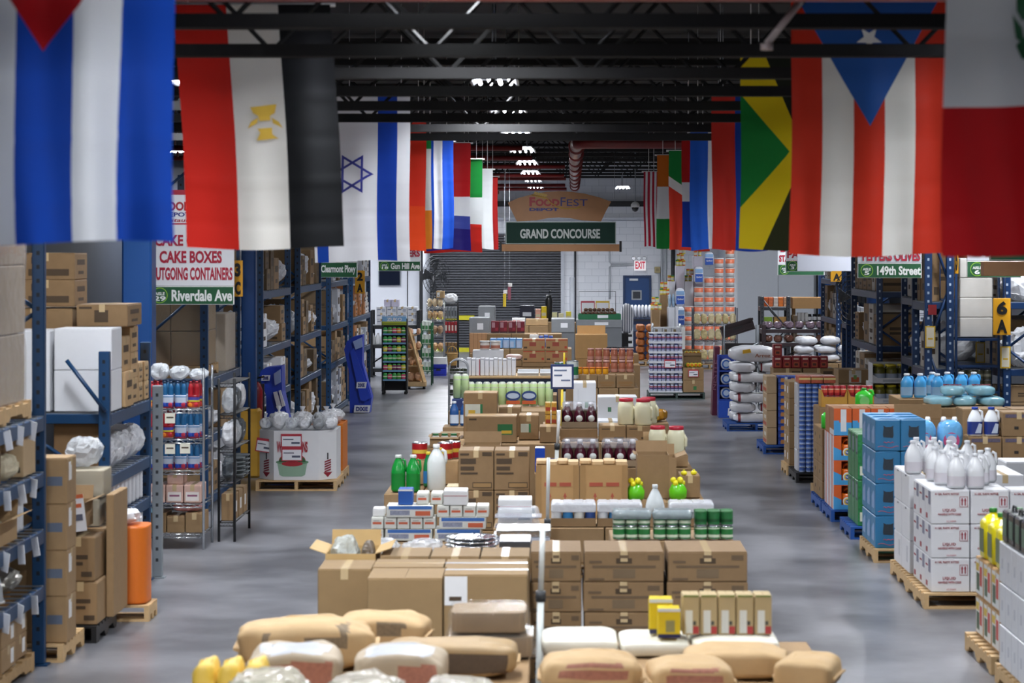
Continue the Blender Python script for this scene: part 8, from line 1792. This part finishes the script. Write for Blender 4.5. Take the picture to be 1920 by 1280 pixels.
# --- jar packs pallet at the far right aisle
Y = 48; pallet(PX(1216, Y), PX(1322, Y), Y, Y + 1.0, 'green grey pallet under the jar packs at the far right aisle', C('3a4a46', 0.6))
JP = C('c9ccd6', 0.35)
def m_jp():
 root = empty('jar_pack'); w = 0.33; m2 = MB(); m2.box(-w / 2, w / 2, -0.14, 0.14, 0, 0.03); m2.box(-w / 2, w / 2, -0.14, 0.14, 0.185, 0.195); m2.build('tray', C('d8dae2', 0.4), root)
 for i in range(4):
  m2 = MB(); x = -0.12 + 0.08 * i; m2.lathe([(0.034, 0.03), (0.037, 0.04), (0.037, 0.14), (0.033, 0.155)], 10, x, -0.09); b = m2.build('jar', band_mat('jp', 'b4bcd2', [(.3, .5, '4a3a7a'), (.55, .75, 'a04a5c')], 2, 0.3), root)
  m2 = MB(); m2.lathe([(0.037, 0.155), (0.037, 0.18)], 10, x, -0.09); m2.build('lid', C('dfe1e6' if i % 2 else '3a4a8a', 0.35), b)
 return root
for k in range(6):
 for c in range(2):
  for d in range(2): inst(('jp',), m_jp, (PX(1217, Y) + 0.17 + 0.333 * c, Y + 0.18 + 0.32 * d, 0.133 + 0.197 * k), f'tray pack of purple labelled jars, {lev(k, 6)} layer, {("left", "right")[c]} column, {("front", "rear")[d]} one', 'jar pack', 'jar packs at the far right aisle')
mb = pcard(PX(1257, 47.9), 0.62, 0.23, 0.17, 48.036, None, 'hanging_price_card'); tag(mb, 'white price card with a red edge on the jar packs', 'price card')
for k in range(2): carton(PX(1281, Y), PX(1320, Y), Y + 0.05, Y + 0.5, 0.133 + 0.245 * k, 0.377 + 0.245 * k, f'brown carton next to the jar packs, {("lower", "upper")[k]} one', mat=KRAFT, prt=[(0.5, 0.65, 0.2, 0.5, C('3a7a44', 0.5))] if k == 0 else NONE)
mb = pcard(PX(1301, 47.9), 0.44, 0.2, 0.15, 48.04, None, 'hanging_price_card', C('c2404a', 0.5)); tag(mb, 'white price card with a red edge on the brown carton beside the jar packs', 'price card')
opened(PX(1282, 48.4), PX(1316, 48.4), Y + 0.52, Y + 0.95, 0.133, 0.9, 'open brown carton behind the two brown cartons, filled with candy toys', mat=KRAFT, flap=0.3)
for r in range(2):
 for i in range(4):
  def m_toy():
   mb = lat([(0.03, 0), (0.05, 0.03), (0.05, 0.06), (0.02, 0.09)], 12); o = mb.build('candy_toy', C('4a9a3a', 0.3)); m2 = MB(); m2.lathe([(0.02, -0.01), (0.045, 0), (0.045, 0.02), (0.02, 0.03)], 12); p = m2.build('yellow_wheel', C('d9b82a', 0.3), o, (0.01, -0.045, 0.05)); p.rotation_euler = (math.pi / 2, 0, 0)
   m2 = MB(); m2.lathe([(0.012, -0.012), (0.02, 0), (0.02, 0.034)], 10); p = m2.build('orange_hub', C('d8641e', 0.3), o, (0.01, -0.05, 0.05)); p.rotation_euler = (math.pi / 2, 0, 0); return o
  inst(('toy',), m_toy, (PX(1290 + 7.3 * i, Y), Y + 0.25 + 0.43 * r, (0.624, 0.84)[r]), f'green and yellow wheeled candy toy {("on the upper brown carton", "in the open brown carton")[r]}, {pos(i, 4)}', 'toy', 'candy toys by the jar packs')
wire(PX(1224, 50), PX(1276, 50), 50, 50.5, (0.75, 1.1), 1.43, 'chrome wire trolley of jars above the jar packs', CHROME)
for k, z in enumerate((0.752, 1.102)):
 for c in range(3): carton(PX(1225, 50) + 0.19 * c, PX(1225, 50) + 0.185 + 0.19 * c, 50.03, 50.4, z, z + 0.26, f'white jar case on the {("lower", "upper")[k]} shelf of the chrome trolley, {pos(c, 3)}', 'white jar cases on the chrome trolley', mat=C('c9ccd2', 0.4, var=0.3, scale=30), tape=False, prt=[(0.1, 0.9, 0.3, 0.6, C('8f94a4', 0.5, var=0.5, scale=60)), (0.2, 0.5, 0.65, 0.85, C('7a6a4a', 0.5))])
# --- the pyramid of pails against the cold store
YP = 60.0; PM = band_mat('pail', 'd9d8d8', [(.0, .06, '3a2030'), (.47, .95, 'dd7a58'), (.95, .99, '3a1c3a')], 2, 0.4, 0.05)
def m_pail():
 o = lat([(0.104, 0), (0.115, 0.225)], 18).build('pail', PM); l = lat([(0.117, 0.215), (0.1185, 0.235), (0.11, 0.237)], 18); l.build('lid', C('e2e2e4', 0.4), o); return o
pallet(PX(1280, YP), PX(1380, YP), YP - 0.2, YP + 0.25, 'pallet under the pyramid of orange and white pails', WOOD2)
HT = (6, 8, 9, 11, 12)
for c, (px, n) in enumerate(zip((1292, 1310, 1329, 1348, 1368.5), HT)):
 for k in range(n): inst(('pail',), m_pail, (PX(px, YP), YP + 0.0, 0.133 + 0.238 * k), f'orange and white pyramid pail, {pos(c, 5)} column, {ORD[k]} layer up', 'pail', 'pails of the pyramid')
def tissue(px0, px1, yt, yb, Y, lab, dz=None):
 x0, x1 = PX(px0, Y), PX(px1, Y); w = x1 - x0; h = PZ(yt, Y) - PZ(yb, Y)
 def mk():
  o = m_sack('tissue_pack', w, 0.3, h, C('d8dce6', 0.3, var=0.06), 4, e1=0.3, e2=0.3, amp=0.02); m2 = MB(); m2.box(-w * 0.42, w * 0.42, -0.155, -0.146, h * 0.1, h * 0.56, 0, 0.003); m2.build('blue_panel', C('2c56b0', 0.4), o); m2 = MB(); m2.box(-w * 0.42, w * 0.42, -0.155, -0.146, h * 0.62, h * 0.85, 0, 0.003); m2.build('light_panel', C('8fb4de', 0.4), o)
  txt('Quilted', -w * .3, w * .32, h * .32, h * .43, -0.158, SWHITE, o, 0.02); return o
 return inst(('tissue', px0), mk, ((x0 + x1) / 2, Y, PZ(yb, Y)), lab, 'tissue pack')
st = 59.4
def step(px0, px1, yt, lab, mat=None, Y=58.7, d=0.8): return carton(PX(px0, Y), PX(px1, Y), Y, Y + d, 0.0, PZ(yt, Y) - 0.003, lab, mat=mat or C('cfd2da', 0.4), tape=False, name='stepped_case')
step(1266, 1280, 574, 'white stacked case column under the blue tissue packs left of the pails')
step(1253, 1265.5, 576, 'white stacked case column under the water packs left of the tissue')
step(1238, 1252.5, 552, 'brown stacked case column among the stepped tubs, tallest on the left', KRAFT2, 59.6, 0.6)
step(1222, 1237, 580, 'brown stacked case column at the left end of the stepped tubs', KRAFT2)
tissue(1266, 1284, 540, 573, 59.0, 'large white and blue tissue pack, left of the pail pyramid')
tissue(1270, 1283.5, 575, 612, 57.9, 'white and blue tissue pack in front of the others, at the foot of the pails')
carton(PX(1270, 57.9), PX(1284, 57.9), 57.75, 58.2, 0, PZ(612, 57.9) - 0.002, 'low white case under the front tissue pack', mat=WHITE, tape=False)
tissue(1301.5, 1318.5, 499, 531.5, 60.0, 'white and blue tissue pack on the second column of pails')
tissue(1320, 1338, 472, 499, 60.0, 'white and blue tissue pack high on the third column of pails')
step(1284, 1300.5, 527, 'white stacked case column behind the left pails', Y=60.5)
step(1268, 1283.5, 498, 'white stacked case column rising behind the tissue packs', C('c9c4d0', 0.4), 60.6)
step(1301, 1318, 480, 'lilac white case column rising behind the second pail column', C('c4c2d0', 0.4), 60.7)
TUBC = (('d9c62a', 'd8642a'), ('d8702a', 'd9c83a'), ('e0d04a', '2f7a3a'))
spots = []
for lvl, (y0, pxs) in enumerate(((580, (1223, 1230, 1237)), (568, (1225, 1232)), (552, (1240, 1246, 1252)), (540, (1241, 1248)), (527, (1255, 1261)), (498, (1270, 1276, 1282)), (487, (1272, 1279)), (476, (1276, 1282)), (527, (1287, 1294)), (515, (1290, 1297)), (480, (1304, 1312)))):
 for i, px in enumerate(pxs):
  Y = {580: 59.0, 568: 59.0, 552: 59.9, 540: 59.9, 527: 60.9, 515: 60.9, 498: 61.0, 487: 61.0, 476: 61.0, 480: 61.1}[y0]
  a, b = TUBC[(lvl + i) % 3]
  inst(('ytub', (lvl + i) % 3), lambda: m_jar('yellow_tub', 0.042, 0.15, C(a, 0.35), C(b, 0.35), C('d8d9c8', 0.4), lh=0.2, lr=1.03), (PX(px, Y), Y, PZ(y0, Y)), f'small bright tub left of the pails, {ORD[lvl]} step, {ORD[i]} from the left', 'tub', 'tubs on the stepped stack')
step(1253.5, 1266, 527, 'white stacked case column behind the water packs', C('cfd2da', 0.4), 60.6)
for i in range(2): bag(0.084, 0.3, 0.32, (PX(1256 + 6.8 * i, 59.0), 59.1, PZ(576, 58.7)), f'clear pack of water bottles left of the tissue packs, {("left", "right")[i]} one', 60 + i, C('a9c4e0', 0.12, var=0.4, scale=14, bump=0.5), knot=False, amp=0.06)
# chips on wire shelves before the pails
wire(PX(1300, 54), PX(1382, 54), 54, 54.5, (0.5, 0.95, 1.3), 1.66, 'dark wire shelving of snack bags before the pail pyramid', C('4a4d55', 0.4, 0.4))
for k, z in enumerate((0.502, 0.952, 1.302)):
 for i in range(6): sack(('chip', i % 3), 0.15, 0.16, 0.24, C(('c2b48a', 'b8a878', 'cabb95')[i % 3], 0.3, var=0.5, scale=22, bump=0.4), (PX(1307 + 13.4 * i, 54.1), 54.15, z), f'golden snack bag on the {lev(k, 3)} shelf before the pail pyramid, {pos(i, 6)}', 'snack bag', 'snack bags before the pails', name='snack_bag', seed=i, nu=22, nv=12, crisp=True, amp=0.16)
# --- shelves in front of the cold store
Y = 57.5
rack(PX(1425, Y), PX(1482, Y), Y, Y + 0.6, (0.7, 1.15, 1.6), 'dark shelf with orange boxes in front of the cold store', 1.85, C('3d4046', 0.45))
for i in range(5):
 for k in range(3): carton(PX(1432 + 9.5 * i, Y), PX(1440.5 + 9.5 * i, Y), Y + 0.09, Y + 0.4, 1.61 + 0.075 * k, 1.684 + 0.075 * k, f'small {("orange", "orange", "white", "bright orange", "tan")[i]} box, {pos(i, 5)} stack on the dark shelf, {lev(k, 3)} one', 'small boxes on the dark shelf', mat=C(('d8641e', 'd8703a', 'd5c8c0', 'e0761e', 'c89a78')[i], 0.4), tape=False, name='small_box')
carton(PX(1433, Y), PX(1449, Y), Y + 0.09, Y + 0.45, 1.16, 1.36, 'green and yellow box on the middle level of the dark shelf', mat=C('8fb83a', 0.4, var=0.3, scale=20), tape=False)
carton(PX(1452, Y), PX(1480, Y), Y + 0.09, Y + 0.45, 1.16, 1.36, 'tan display carton on the middle level of the dark shelf', mat=C('d0a05a', 0.6), tape=False)
rack(PX(1487, Y), PX(1557, Y), Y, Y + 0.6, (0.7, 1.25), 'shelf with tan cartons and black jars in front of the cold store', 1.4, C('6a5a48', 0.6))
carton(PX(1486, Y), PX(1557, Y), Y + 0.02, Y + 0.55, 1.56, 1.83, 'long tan carton spanning the top of the black jar shelf', mat=C('b98e5c', 0.7), tape=False)
for i in range(2): carton(PX(1488 + 62 * i, Y), PX(1494 + 62 * i, Y), Y + 0.3, Y + 0.5, 1.26, 1.558, f'slim upright box propping the long tan carton, {("left", "right")[i]} end', mat=KRAFT3, tape=False, name='slim_box')
for i in range(3): carton(PX(1496 + 7 * i, Y), PX(1502.5 + 7 * i, Y), Y + 0.1, Y + 0.28, 1.26, 1.46, f'white patterned box left of the black jars, {pos(i, 3)}', mat=C('c4c2c0', 0.4, var=0.4, scale=40), tape=False, name='small_box')
for i in range(4): inst(('bjar',), lambda: m_jar('black_jar', 0.055, 0.17, C('1d1e22', 0.25), BLACKP, C('d8d9dc', 0.4), lab=(0.15, 0.62)), (PX(1519 + 9.6 * i, Y), Y + 0.16, 1.26), f'black jar with a white label on the tan shelf, {pos(i, 4)}', 'jar', 'black jars')
# dark shiny chip bags and white sacks
def crows(px0, n, dp, Y, z, lab, mat, grp, l=0.2, t=0.17):
 for i in range(n): sack((grp, i % 3), l, 0.3, t, mat, (PX(px0 + dp * i, Y), Y + 0.18, z), f'{lab}, {pos(i, n)}', 'snack bag', grp, name='snack_bag', seed=i % 3 + 2, rz=0.15 * (-1) ** i, nu=24, nv=12, crisp=True, amp=0.2)
CH = C('6a5a66', 0.12, var=0.7, scale=18, bump=0.6)
Y = 53.5
rack(PX(1428, Y), PX(1560, Y), Y, Y + 0.6, (0.55, 0.9, 1.2), 'low dark rack of shiny snack bags right of the wire trolley', 1.3, C('2a1c20', 0.5))
crows(1440, 6, 20, Y, 1.21, 'shiny dark snack bag on the top of the low dark rack', CH, 'shiny snack bags, top')
crows(1440, 6, 20, Y, 0.91, 'shiny dark snack bag on the middle of the low dark rack', C('5a3a30', 0.15, var=0.7, scale=18, bump=0.6), 'shiny snack bags, middle')
base(PX(1478, 47.5), PX(1615, 47.5), 47.2, 48.6, 0.75, 'heap of white sacks', 3)
for i, (px, z, w) in enumerate(((1510, .76, 'low left'), (1556, .76, 'low middle'), (1596, .76, 'low right'), (1508, .93, 'second layer left'), (1548, .93, 'second layer middle'), (1590, .93, 'second layer right'), (1513, 1.1, 'top left'), (1558, 1.1, 'top middle'))):
 sack(('wsack', i % 2), 0.4, 0.6, 0.168, C('cfd1d8', 0.35, var=0.12, scale=8, bump=0.35), (PX(px, 47.6), 47.7 + 0.02 * (i % 3), z), f'white woven sack in the heap before the dark snack rack, {w}', name='white_sack', seed=3 + i % 2, rz=0.08 * (-1) ** i, e1=0.6, e2=0.42, amp=0.12, freq=7, nu=36, nv=16)
for i in range(2): bag(0.3, 0.5, 0.5, (PX(1607, 46.5) + 0.02, 46.4 + 0.0, 0.75 + 0.5 * i), f'knotted white bag by the heap of white sacks, {("lower", "upper")[i]} one', 62 + i, FILM2, knot=bool(i))
base(PX(1590, 46.5), PX(1625, 46.5), 46.05, 46.75, 0.748, 'knotted white bags', 1)
# fan seen edge on, with its motor
f2 = m_fan(0.5, 2.1, C('23262a', 0.5)); f2.location = (PX(1604, 44), 44.0, 0); f2.rotation_euler = (0, 0, -1.0); tag(f2, 'black pedestal fan turned away, left of the orange jar shelf', 'fan')
Y = 40.5
rack(PX(1619, Y), PX(1677, Y), Y + 0.5, Y + 1.0, (0.7, 1.17, 1.5), 'grey steel shelf of orange juice jars under the 149th Street sign', 2.0, C('858a90', 0.4, 0.3))
mb = MB(); mb.box(-0.25, 0.25, -0.01, 0, 0, 0.16); tag(mb.build('hanging_header', C('8d9298', 0.4, 0.3), None, (PX(1648, Y), Y + 0.44, 1.83)), 'grey header plate at the top of the orange jar shelf', 'plate')
OJ = C('d98a2a', 0.2, coat=0.3)
for k, z in enumerate((1.18, 1.51)):
 for i in range(7): inst(('ojar', k), lambda: m_jar('juice_jar', 0.03, 0.17, C('d98a2a', 0.2, coat=0.3) if k == 0 else C('b58a2a', 0.2, coat=0.3), C('d8902a', 0.4) if k == 0 else BLACKP), (PX(1627 + 7 * i, Y), Y + 0.64, z), f'{("orange jar on the lower", "black-lidded amber jar on the upper")[k]} level of the grey steel shelf, {pos(i, 7)}', 'jar', 'jars on the grey steel shelf')
mb = pcard(PX(1642, Y), 1.62, 0.08, 0.1, Y + 0.44, None, 'hanging_price_card', SHEET); tag(mb, 'white card hanging before the amber jars on the grey steel shelf', 'price card')
Y = 38.8
base(PX(1612, Y), PX(1695, Y), Y, Y + 0.9, 0.95, 'lightly printed brown cartons under the orange jars', 2)
for i in range(2): carton(PX(1615 + 40 * i, Y), PX(1653 + 40 * i, Y), Y + 0.03, Y + 0.6, 0.952, 1.22, f'brown carton below the orange jar shelf, {("left", "right")[i]} one', mat=KRAFT2, prt=[(0.35, 0.65, 0.35, 0.5, INK), (0.8, 0.95, 0.75, 0.9, INK)])
carton(PX(1648, Y), PX(1682, Y), Y + 0.1, Y + 0.5, 1.222, 1.27, 'flat brown carton lying on the two cartons below the orange jar shelf', mat=KRAFT3, tape=False)
Y = 34.6
base(PX(1570, Y), PX(1632, Y), Y, Y + 0.9, 0.86, 'cartons with a picture label', 1)
for k in range(2): carton(PX(1572, Y), PX(1630, Y), Y + 0.03, Y + 0.6, 0.862 + 0.2 * k, 1.06 + 0.2 * k, f'brown carton with a food picture label left of the olive jars, {("lower", "upper")[k]} one', mat=KRAFT, prt=[(0.35, 0.75, 0.05, 0.95, C('d5d0c8', 0.5)), (0.42, 0.68, 0.1, 0.45, C('c2542e', 0.5)), (0.5, 0.6, 0.3, 0.6, C('7a9a4a', 0.5))])
# --- olive jars in white trays
Y = 32.6
base(PX(1634, Y), PX(1736, Y), Y, Y + 0.8, 0.9, 'white trays of olive jars', 2, WHITE)
OL = C('6f6a24', 0.2, coat=0.4, var=0.35, scale=50); OLL = C('d9c42a', 0.35)
def m_olive(): return m_jar('olive_jar', 0.08, 0.24, OL, OLL, C('b8c4d4', 0.4), lh=0.13, lr=0.8, lab=(0.12, 0.5))
def wtray(x0, x1, y0, y1, z, lab):
 mb = MB(); w, d = x1 - x0, y1 - y0; mb.box(-w / 2, w / 2, -d / 2, d / 2, 0, 0.006); mb.prism([(-w / 2, 0), (w / 2, 0), (w / 2, 0.12), (w * .4, 0.07), (-w * .4, 0.07), (-w / 2, 0.12)], -d / 2 - 0.006, -d / 2)
 for s_ in (-1, 1): mb.prism([(min(s_ * w / 2, s_ * (w / 2 - 0.006)), 0.006), (max(s_ * w / 2, s_ * (w / 2 - 0.006)), 0.006), (max(s_ * w / 2, s_ * (w / 2 - 0.006)), 0.27), (min(s_ * w / 2, s_ * (w / 2 - 0.006)), 0.27)], -d / 2, d / 2)
 mb.box(-w / 2 + 0.007, w / 2 - 0.007, d / 2 - 0.006, d / 2, 0.006, 0.27); o = mb.build('jar_tray', C('dcdde0', 0.5), None, ((x0 + x1) / 2, (y0 + y1) / 2, z)); m2 = MB(); m2.box(-w * 0.3, w * 0.3, -d / 2 - 0.0075, -d / 2 - 0.006, 0.015, 0.05); m2.build('print', C('b4b8c0', 0.5), o); return tag(o, lab, 'tray')
xx0 = PX(1637, Y)
for k in range(2): wtray(xx0, xx0 + 0.7, Y + 0.05, Y + 0.5, 0.902 + 0.275 * k, f'white cardboard tray of olive jars, {("lower", "upper")[k]} of two')
carton(xx0 + 0.001, xx0 + 0.69, Y + 0.51, Y + 0.78, 0.902, 1.18, 'plain white case behind the olive jar trays', mat=WHITE, tape=False)
for k in range(2):
 for i in range(4):
  for j in range(2): inst(('olive',), m_olive, (xx0 + 0.105 + 0.165 * i, Y + 0.15 + 0.18 * j, 0.91 + 0.275 * k), f'yellow-lidded olive jar in the {("lower", "upper")[k]} white tray, {pos(i, 4)}, {("front", "rear")[j]} row', 'jar', 'olive jars in the white trays')
# --- light blue jugs and pillow bags
Y = 27.5
base(PX(1685, Y), PX(1850, Y), Y, Y + 0.9, 1.29, 'light blue jugs', 2)
BJ = C('4aa0dc', 0.25, var=0.04)
for i, (px, yy) in enumerate(((1700, .15), (1725, .15), (1748, .5), (1757, .15), (1776, .5), (1802, .5), (1826, .5))):
 inst(('bjug',), lambda: m_jug('blue_jug', 0.135, 0.12, 0.275, BJ, C('dde4ec', 0.4), C('8fb8dc', 0.35), True, 0.62, 0.028, (0.1, 0.45)), (PX(px, Y + yy), Y + yy, 1.292), f'light blue detergent jug with a white cap, {pos(i, 7)}', 'jug', 'light blue jugs on the right')
Y = 26.55
base(4.12, PX(1880, Y), Y, Y + 0.8, 1.25, 'light blue pillow bags', 2)
for i, (px, z, yy) in enumerate(((1758, 1.252, .3), (1807, 1.252, .35), (1856, 1.252, .3), (1785, 1.367, .35), (1838, 1.367, .35))):
 o = sack(('pil', i), 0.27, 0.48, 0.112, C('9cd0e4', 0.2, var=0.35, scale=7, bump=0.4), (PX(px, Y + yy) , Y + yy, z), f'light blue pillow bag of washing powder, {("left of the lower layer", "middle of the lower layer", "right of the lower layer", "left of the upper layer", "right of the upper layer")[i]}', 'bag', name='powder_bag', seed=5 + i, rz=0.1 * (-1) ** i, rx=0.0)
 if i > 2: t = txt('Final', -0.1, 0.1, 0, 0.05, 0, C('8a2a3a', 0.5), o, 0.03); t.location = (0, -0.03, 0.115); t.rotation_euler = (0.1, 0, 0)
Y = 25.95
base(3.62, 4.5, Y, Y + 0.5, 1.0, 'half open carton behind the blue softener cases', 1)
opened(3.68, 4.2, Y + 0.04, Y + 0.45, 1.002, 1.15, 'half open brown carton behind the light blue film packs', mat=KRAFT2, flap=0.8, side=False)
carton(4.22, 4.45, Y + 0.04, Y + 0.45, 1.002, 1.15, 'brown carton with a dark red print beside the half open one', mat=KRAFT2, prt=[(0.1, 0.9, 0.1, 0.6, C('7a2a3a', 0.5))])
# ---------------------------------------------------------------- racks on the right, one behind the other
RBL = C('0f2f58', 0.4, var=0.15, scale=3); HOLE = C('9fb0c4', 0.5)
lv = (0.15, 0.95, 1.55, 2.35)
RR = ((5.32, 6.4, 28.9, 30.5, 'rack with the large 6A plate'), (4.38, 4.74, 28.9, 29.9, 'rack with the narrow yellow plate'), (4.62, 5.75, 30.62, 32.5, 'rack beside the 149th Street sign'), (4.7, 5.85, 35.65, 38.7, 'rack behind the 149th Street sign'), (5.62, 6.7, 48.8, 51.6, 'rack under the A plate'))
for i, (a, b, c, d, nm) in enumerate(RR):
 rack(a, b, c, d, lv, f'blue {nm}, {ORD[i]} on the right', 3.9, RBL, hole_mat=HOLE)
 for L, h, q_ in zip(lv, (0.72, 0.5, 0.7, 0.8), ('lowest', 'second', 'third', 'top')):
  fill(a + 0.05, b - 0.14, c + 0.1, d - 0.12, L + 0.009, h, f'{q_} level, {nm}', rd, (KRAFT2, C('b8b4ac', 0.5), C('8a7050', 0.7)), 0.3, 'left')
for i, (px, py, Y, w, h) in enumerate(((1733, 578, 30.583, .22, .2), (1735, 602, 30.583, .2, .14), (1733, 662, 30.583, .3, .2), (1738, 540, 30.583, .1, .1))):
 mb = MB(); mb.box(-w / 2, w / 2, -0.004, 0, 0, h); mb.box(-w * .4, w * .3, -0.0055, -0.004, h * .65, h * .72, 1); mb.box(-w * .4, w * .3, -0.0055, -0.004, h * .5, h * .56, 1); mb.box(-w * .3, w * .2, -0.0055, -0.004, h * .15, h * .35, 1)
 tag(mb.build('hanging_notice', [C('d5d9e2', 0.5), C('6a7080', 0.5)], None, (PX(px, Y), Y, PZ(py, Y))), ('printed white notice high on the rack beside the 149th Street sign', 'printed white notice just below another on the rack beside the sign', 'wide white notice with a barcode low on the rack beside the sign', 'small white slip above the printed notices')[i], 'notice')
mb = MB(); mb.box(-0.05, 0.05, -0.01, 0, 0, 0.12); mb.box(-0.03, 0.03, -0.012, -0.01, 0.02, 0.1, 0); tag(mb.build('hanging_red_card', [C('8a1c22', 0.5), WHITE], None, (PX(1748, 28.865), 28.864, PZ(590, 28.865))), 'small dark red card on the blue rack posts', 'card')
for i, (px, py, Y) in enumerate(((1744, 652, 28.862), (1838, 680, 30.462), (1885, 690, 28.862))):
 mb = MB(); mb.box(-0.06, 0.06, -0.01, 0, 0, 0.26, 0); mb.box(-0.045, 0.045, -0.013, -0.01, 0.015, 0.245, 1); mb.box(-0.03, 0.03, -0.014, -0.013, 0.1, 0.12, 0)
 o = mb.build('hanging_price_sign', [C('c9a42a', 0.45), C('cfc8b4', 0.5)], None, (PX(px, Y), Y, PZ(py, Y))); tag(o, ('yellow framed price card on the rack left of the light blue jugs', 'yellow framed price card on the rack behind the light blue jugs', 'yellow framed price card below the large 6A plate')[i], 'price card')
wrapped(0.4, 0.42, 0.95, 1, 4, C('c0bdb8', 0.5), (PX(1827, 29.2), 29.28, 1.932), 'pale film wrapped case load between the blue posts under the candy sign', 9)
for r in range(2):
 for i in range(4):
  for k in range(2): inst(('dcan', r), can(0.05, 0.12, band_mat('dcan%d' % r, '4a4a3a' if r else 'b8a84a', [(.3, .6, '8a8a7a' if r else '4a5a8a')], 2)), (PX(1805 + 15.5 * i, 29.0), 29.02, (1.3 if r else 1.0) + 0.0 + 0.123 * k), f'labelled can under the pale film wrapped load, {("lower", "upper")[r]} shelf, {pos(i, 4)}, {("bottom", "top")[k]} one', 'can', 'cans under the film wrapped load')
root = empty('shelf_unit', (PX(1827, 29.2), 29.15, 0))
for z in (0.99, 1.29, 1.6, 1.92): m2 = MB(); m2.box(-0.24, 0.24, -0.2, 0.38, z - 0.03, z - 0.002); m2.build('shelf', RBL, root)
for sx in (-1, 1):
 for yy in (-0.15, 0.36): m2 = MB(); m2.box(sx * 0.255 - 0.014, sx * 0.255 + 0.014, yy - 0.015, yy + 0.015, 0, 3.2); m2.build('post', RBL, root)
tag(root, 'narrow blue shelf unit holding cans and the pale film wrapped load', 'shelving')
for k in range(2): carton(4.83 - 0.12, 5.2 - 0.16, 23.9, 24.15, 0.95 + 0.13 * k, 1.075 + 0.13 * k, f'white case printed in red and blue at the right edge, {("lower", "upper")[k]} one', mat=WHITE, tape=False, prt=[(0.05, 0.9, 0.1, 0.9, C('8a2a3a', 0.5)), (0.06, 0.6, 0.25, 0.8, C('2a3a7a', 0.5), 'Bri')])
carton(4.72, 5.02, 23.85, 24.17, 0, 0.948, 'plain tall carton under the red and blue printed cases', mat=KRAFT2, tape=False)
# bags on a shelf under the A plate
Y = 45.0; rack(PX(1586, Y), PX(1628, Y), Y, Y + 0.7, (1.6, 2.1), 'narrow shelf of silvery bags right of the A plate', 3.2, RBL)
for k in range(4): sack('silv', 0.36, 0.4, 0.156, C('a8a4a6', 0.18, var=0.4, scale=12, bump=0.5), (PX(1606, Y + 0.3), Y + 0.3, 2.11 + 0.16 * k), f'silvery wrapped sack right of the A plate, {lev(k, 4)} of the pile', name='silvery_sack', seed=4, nu=18, nv=9)

fit_lettering()
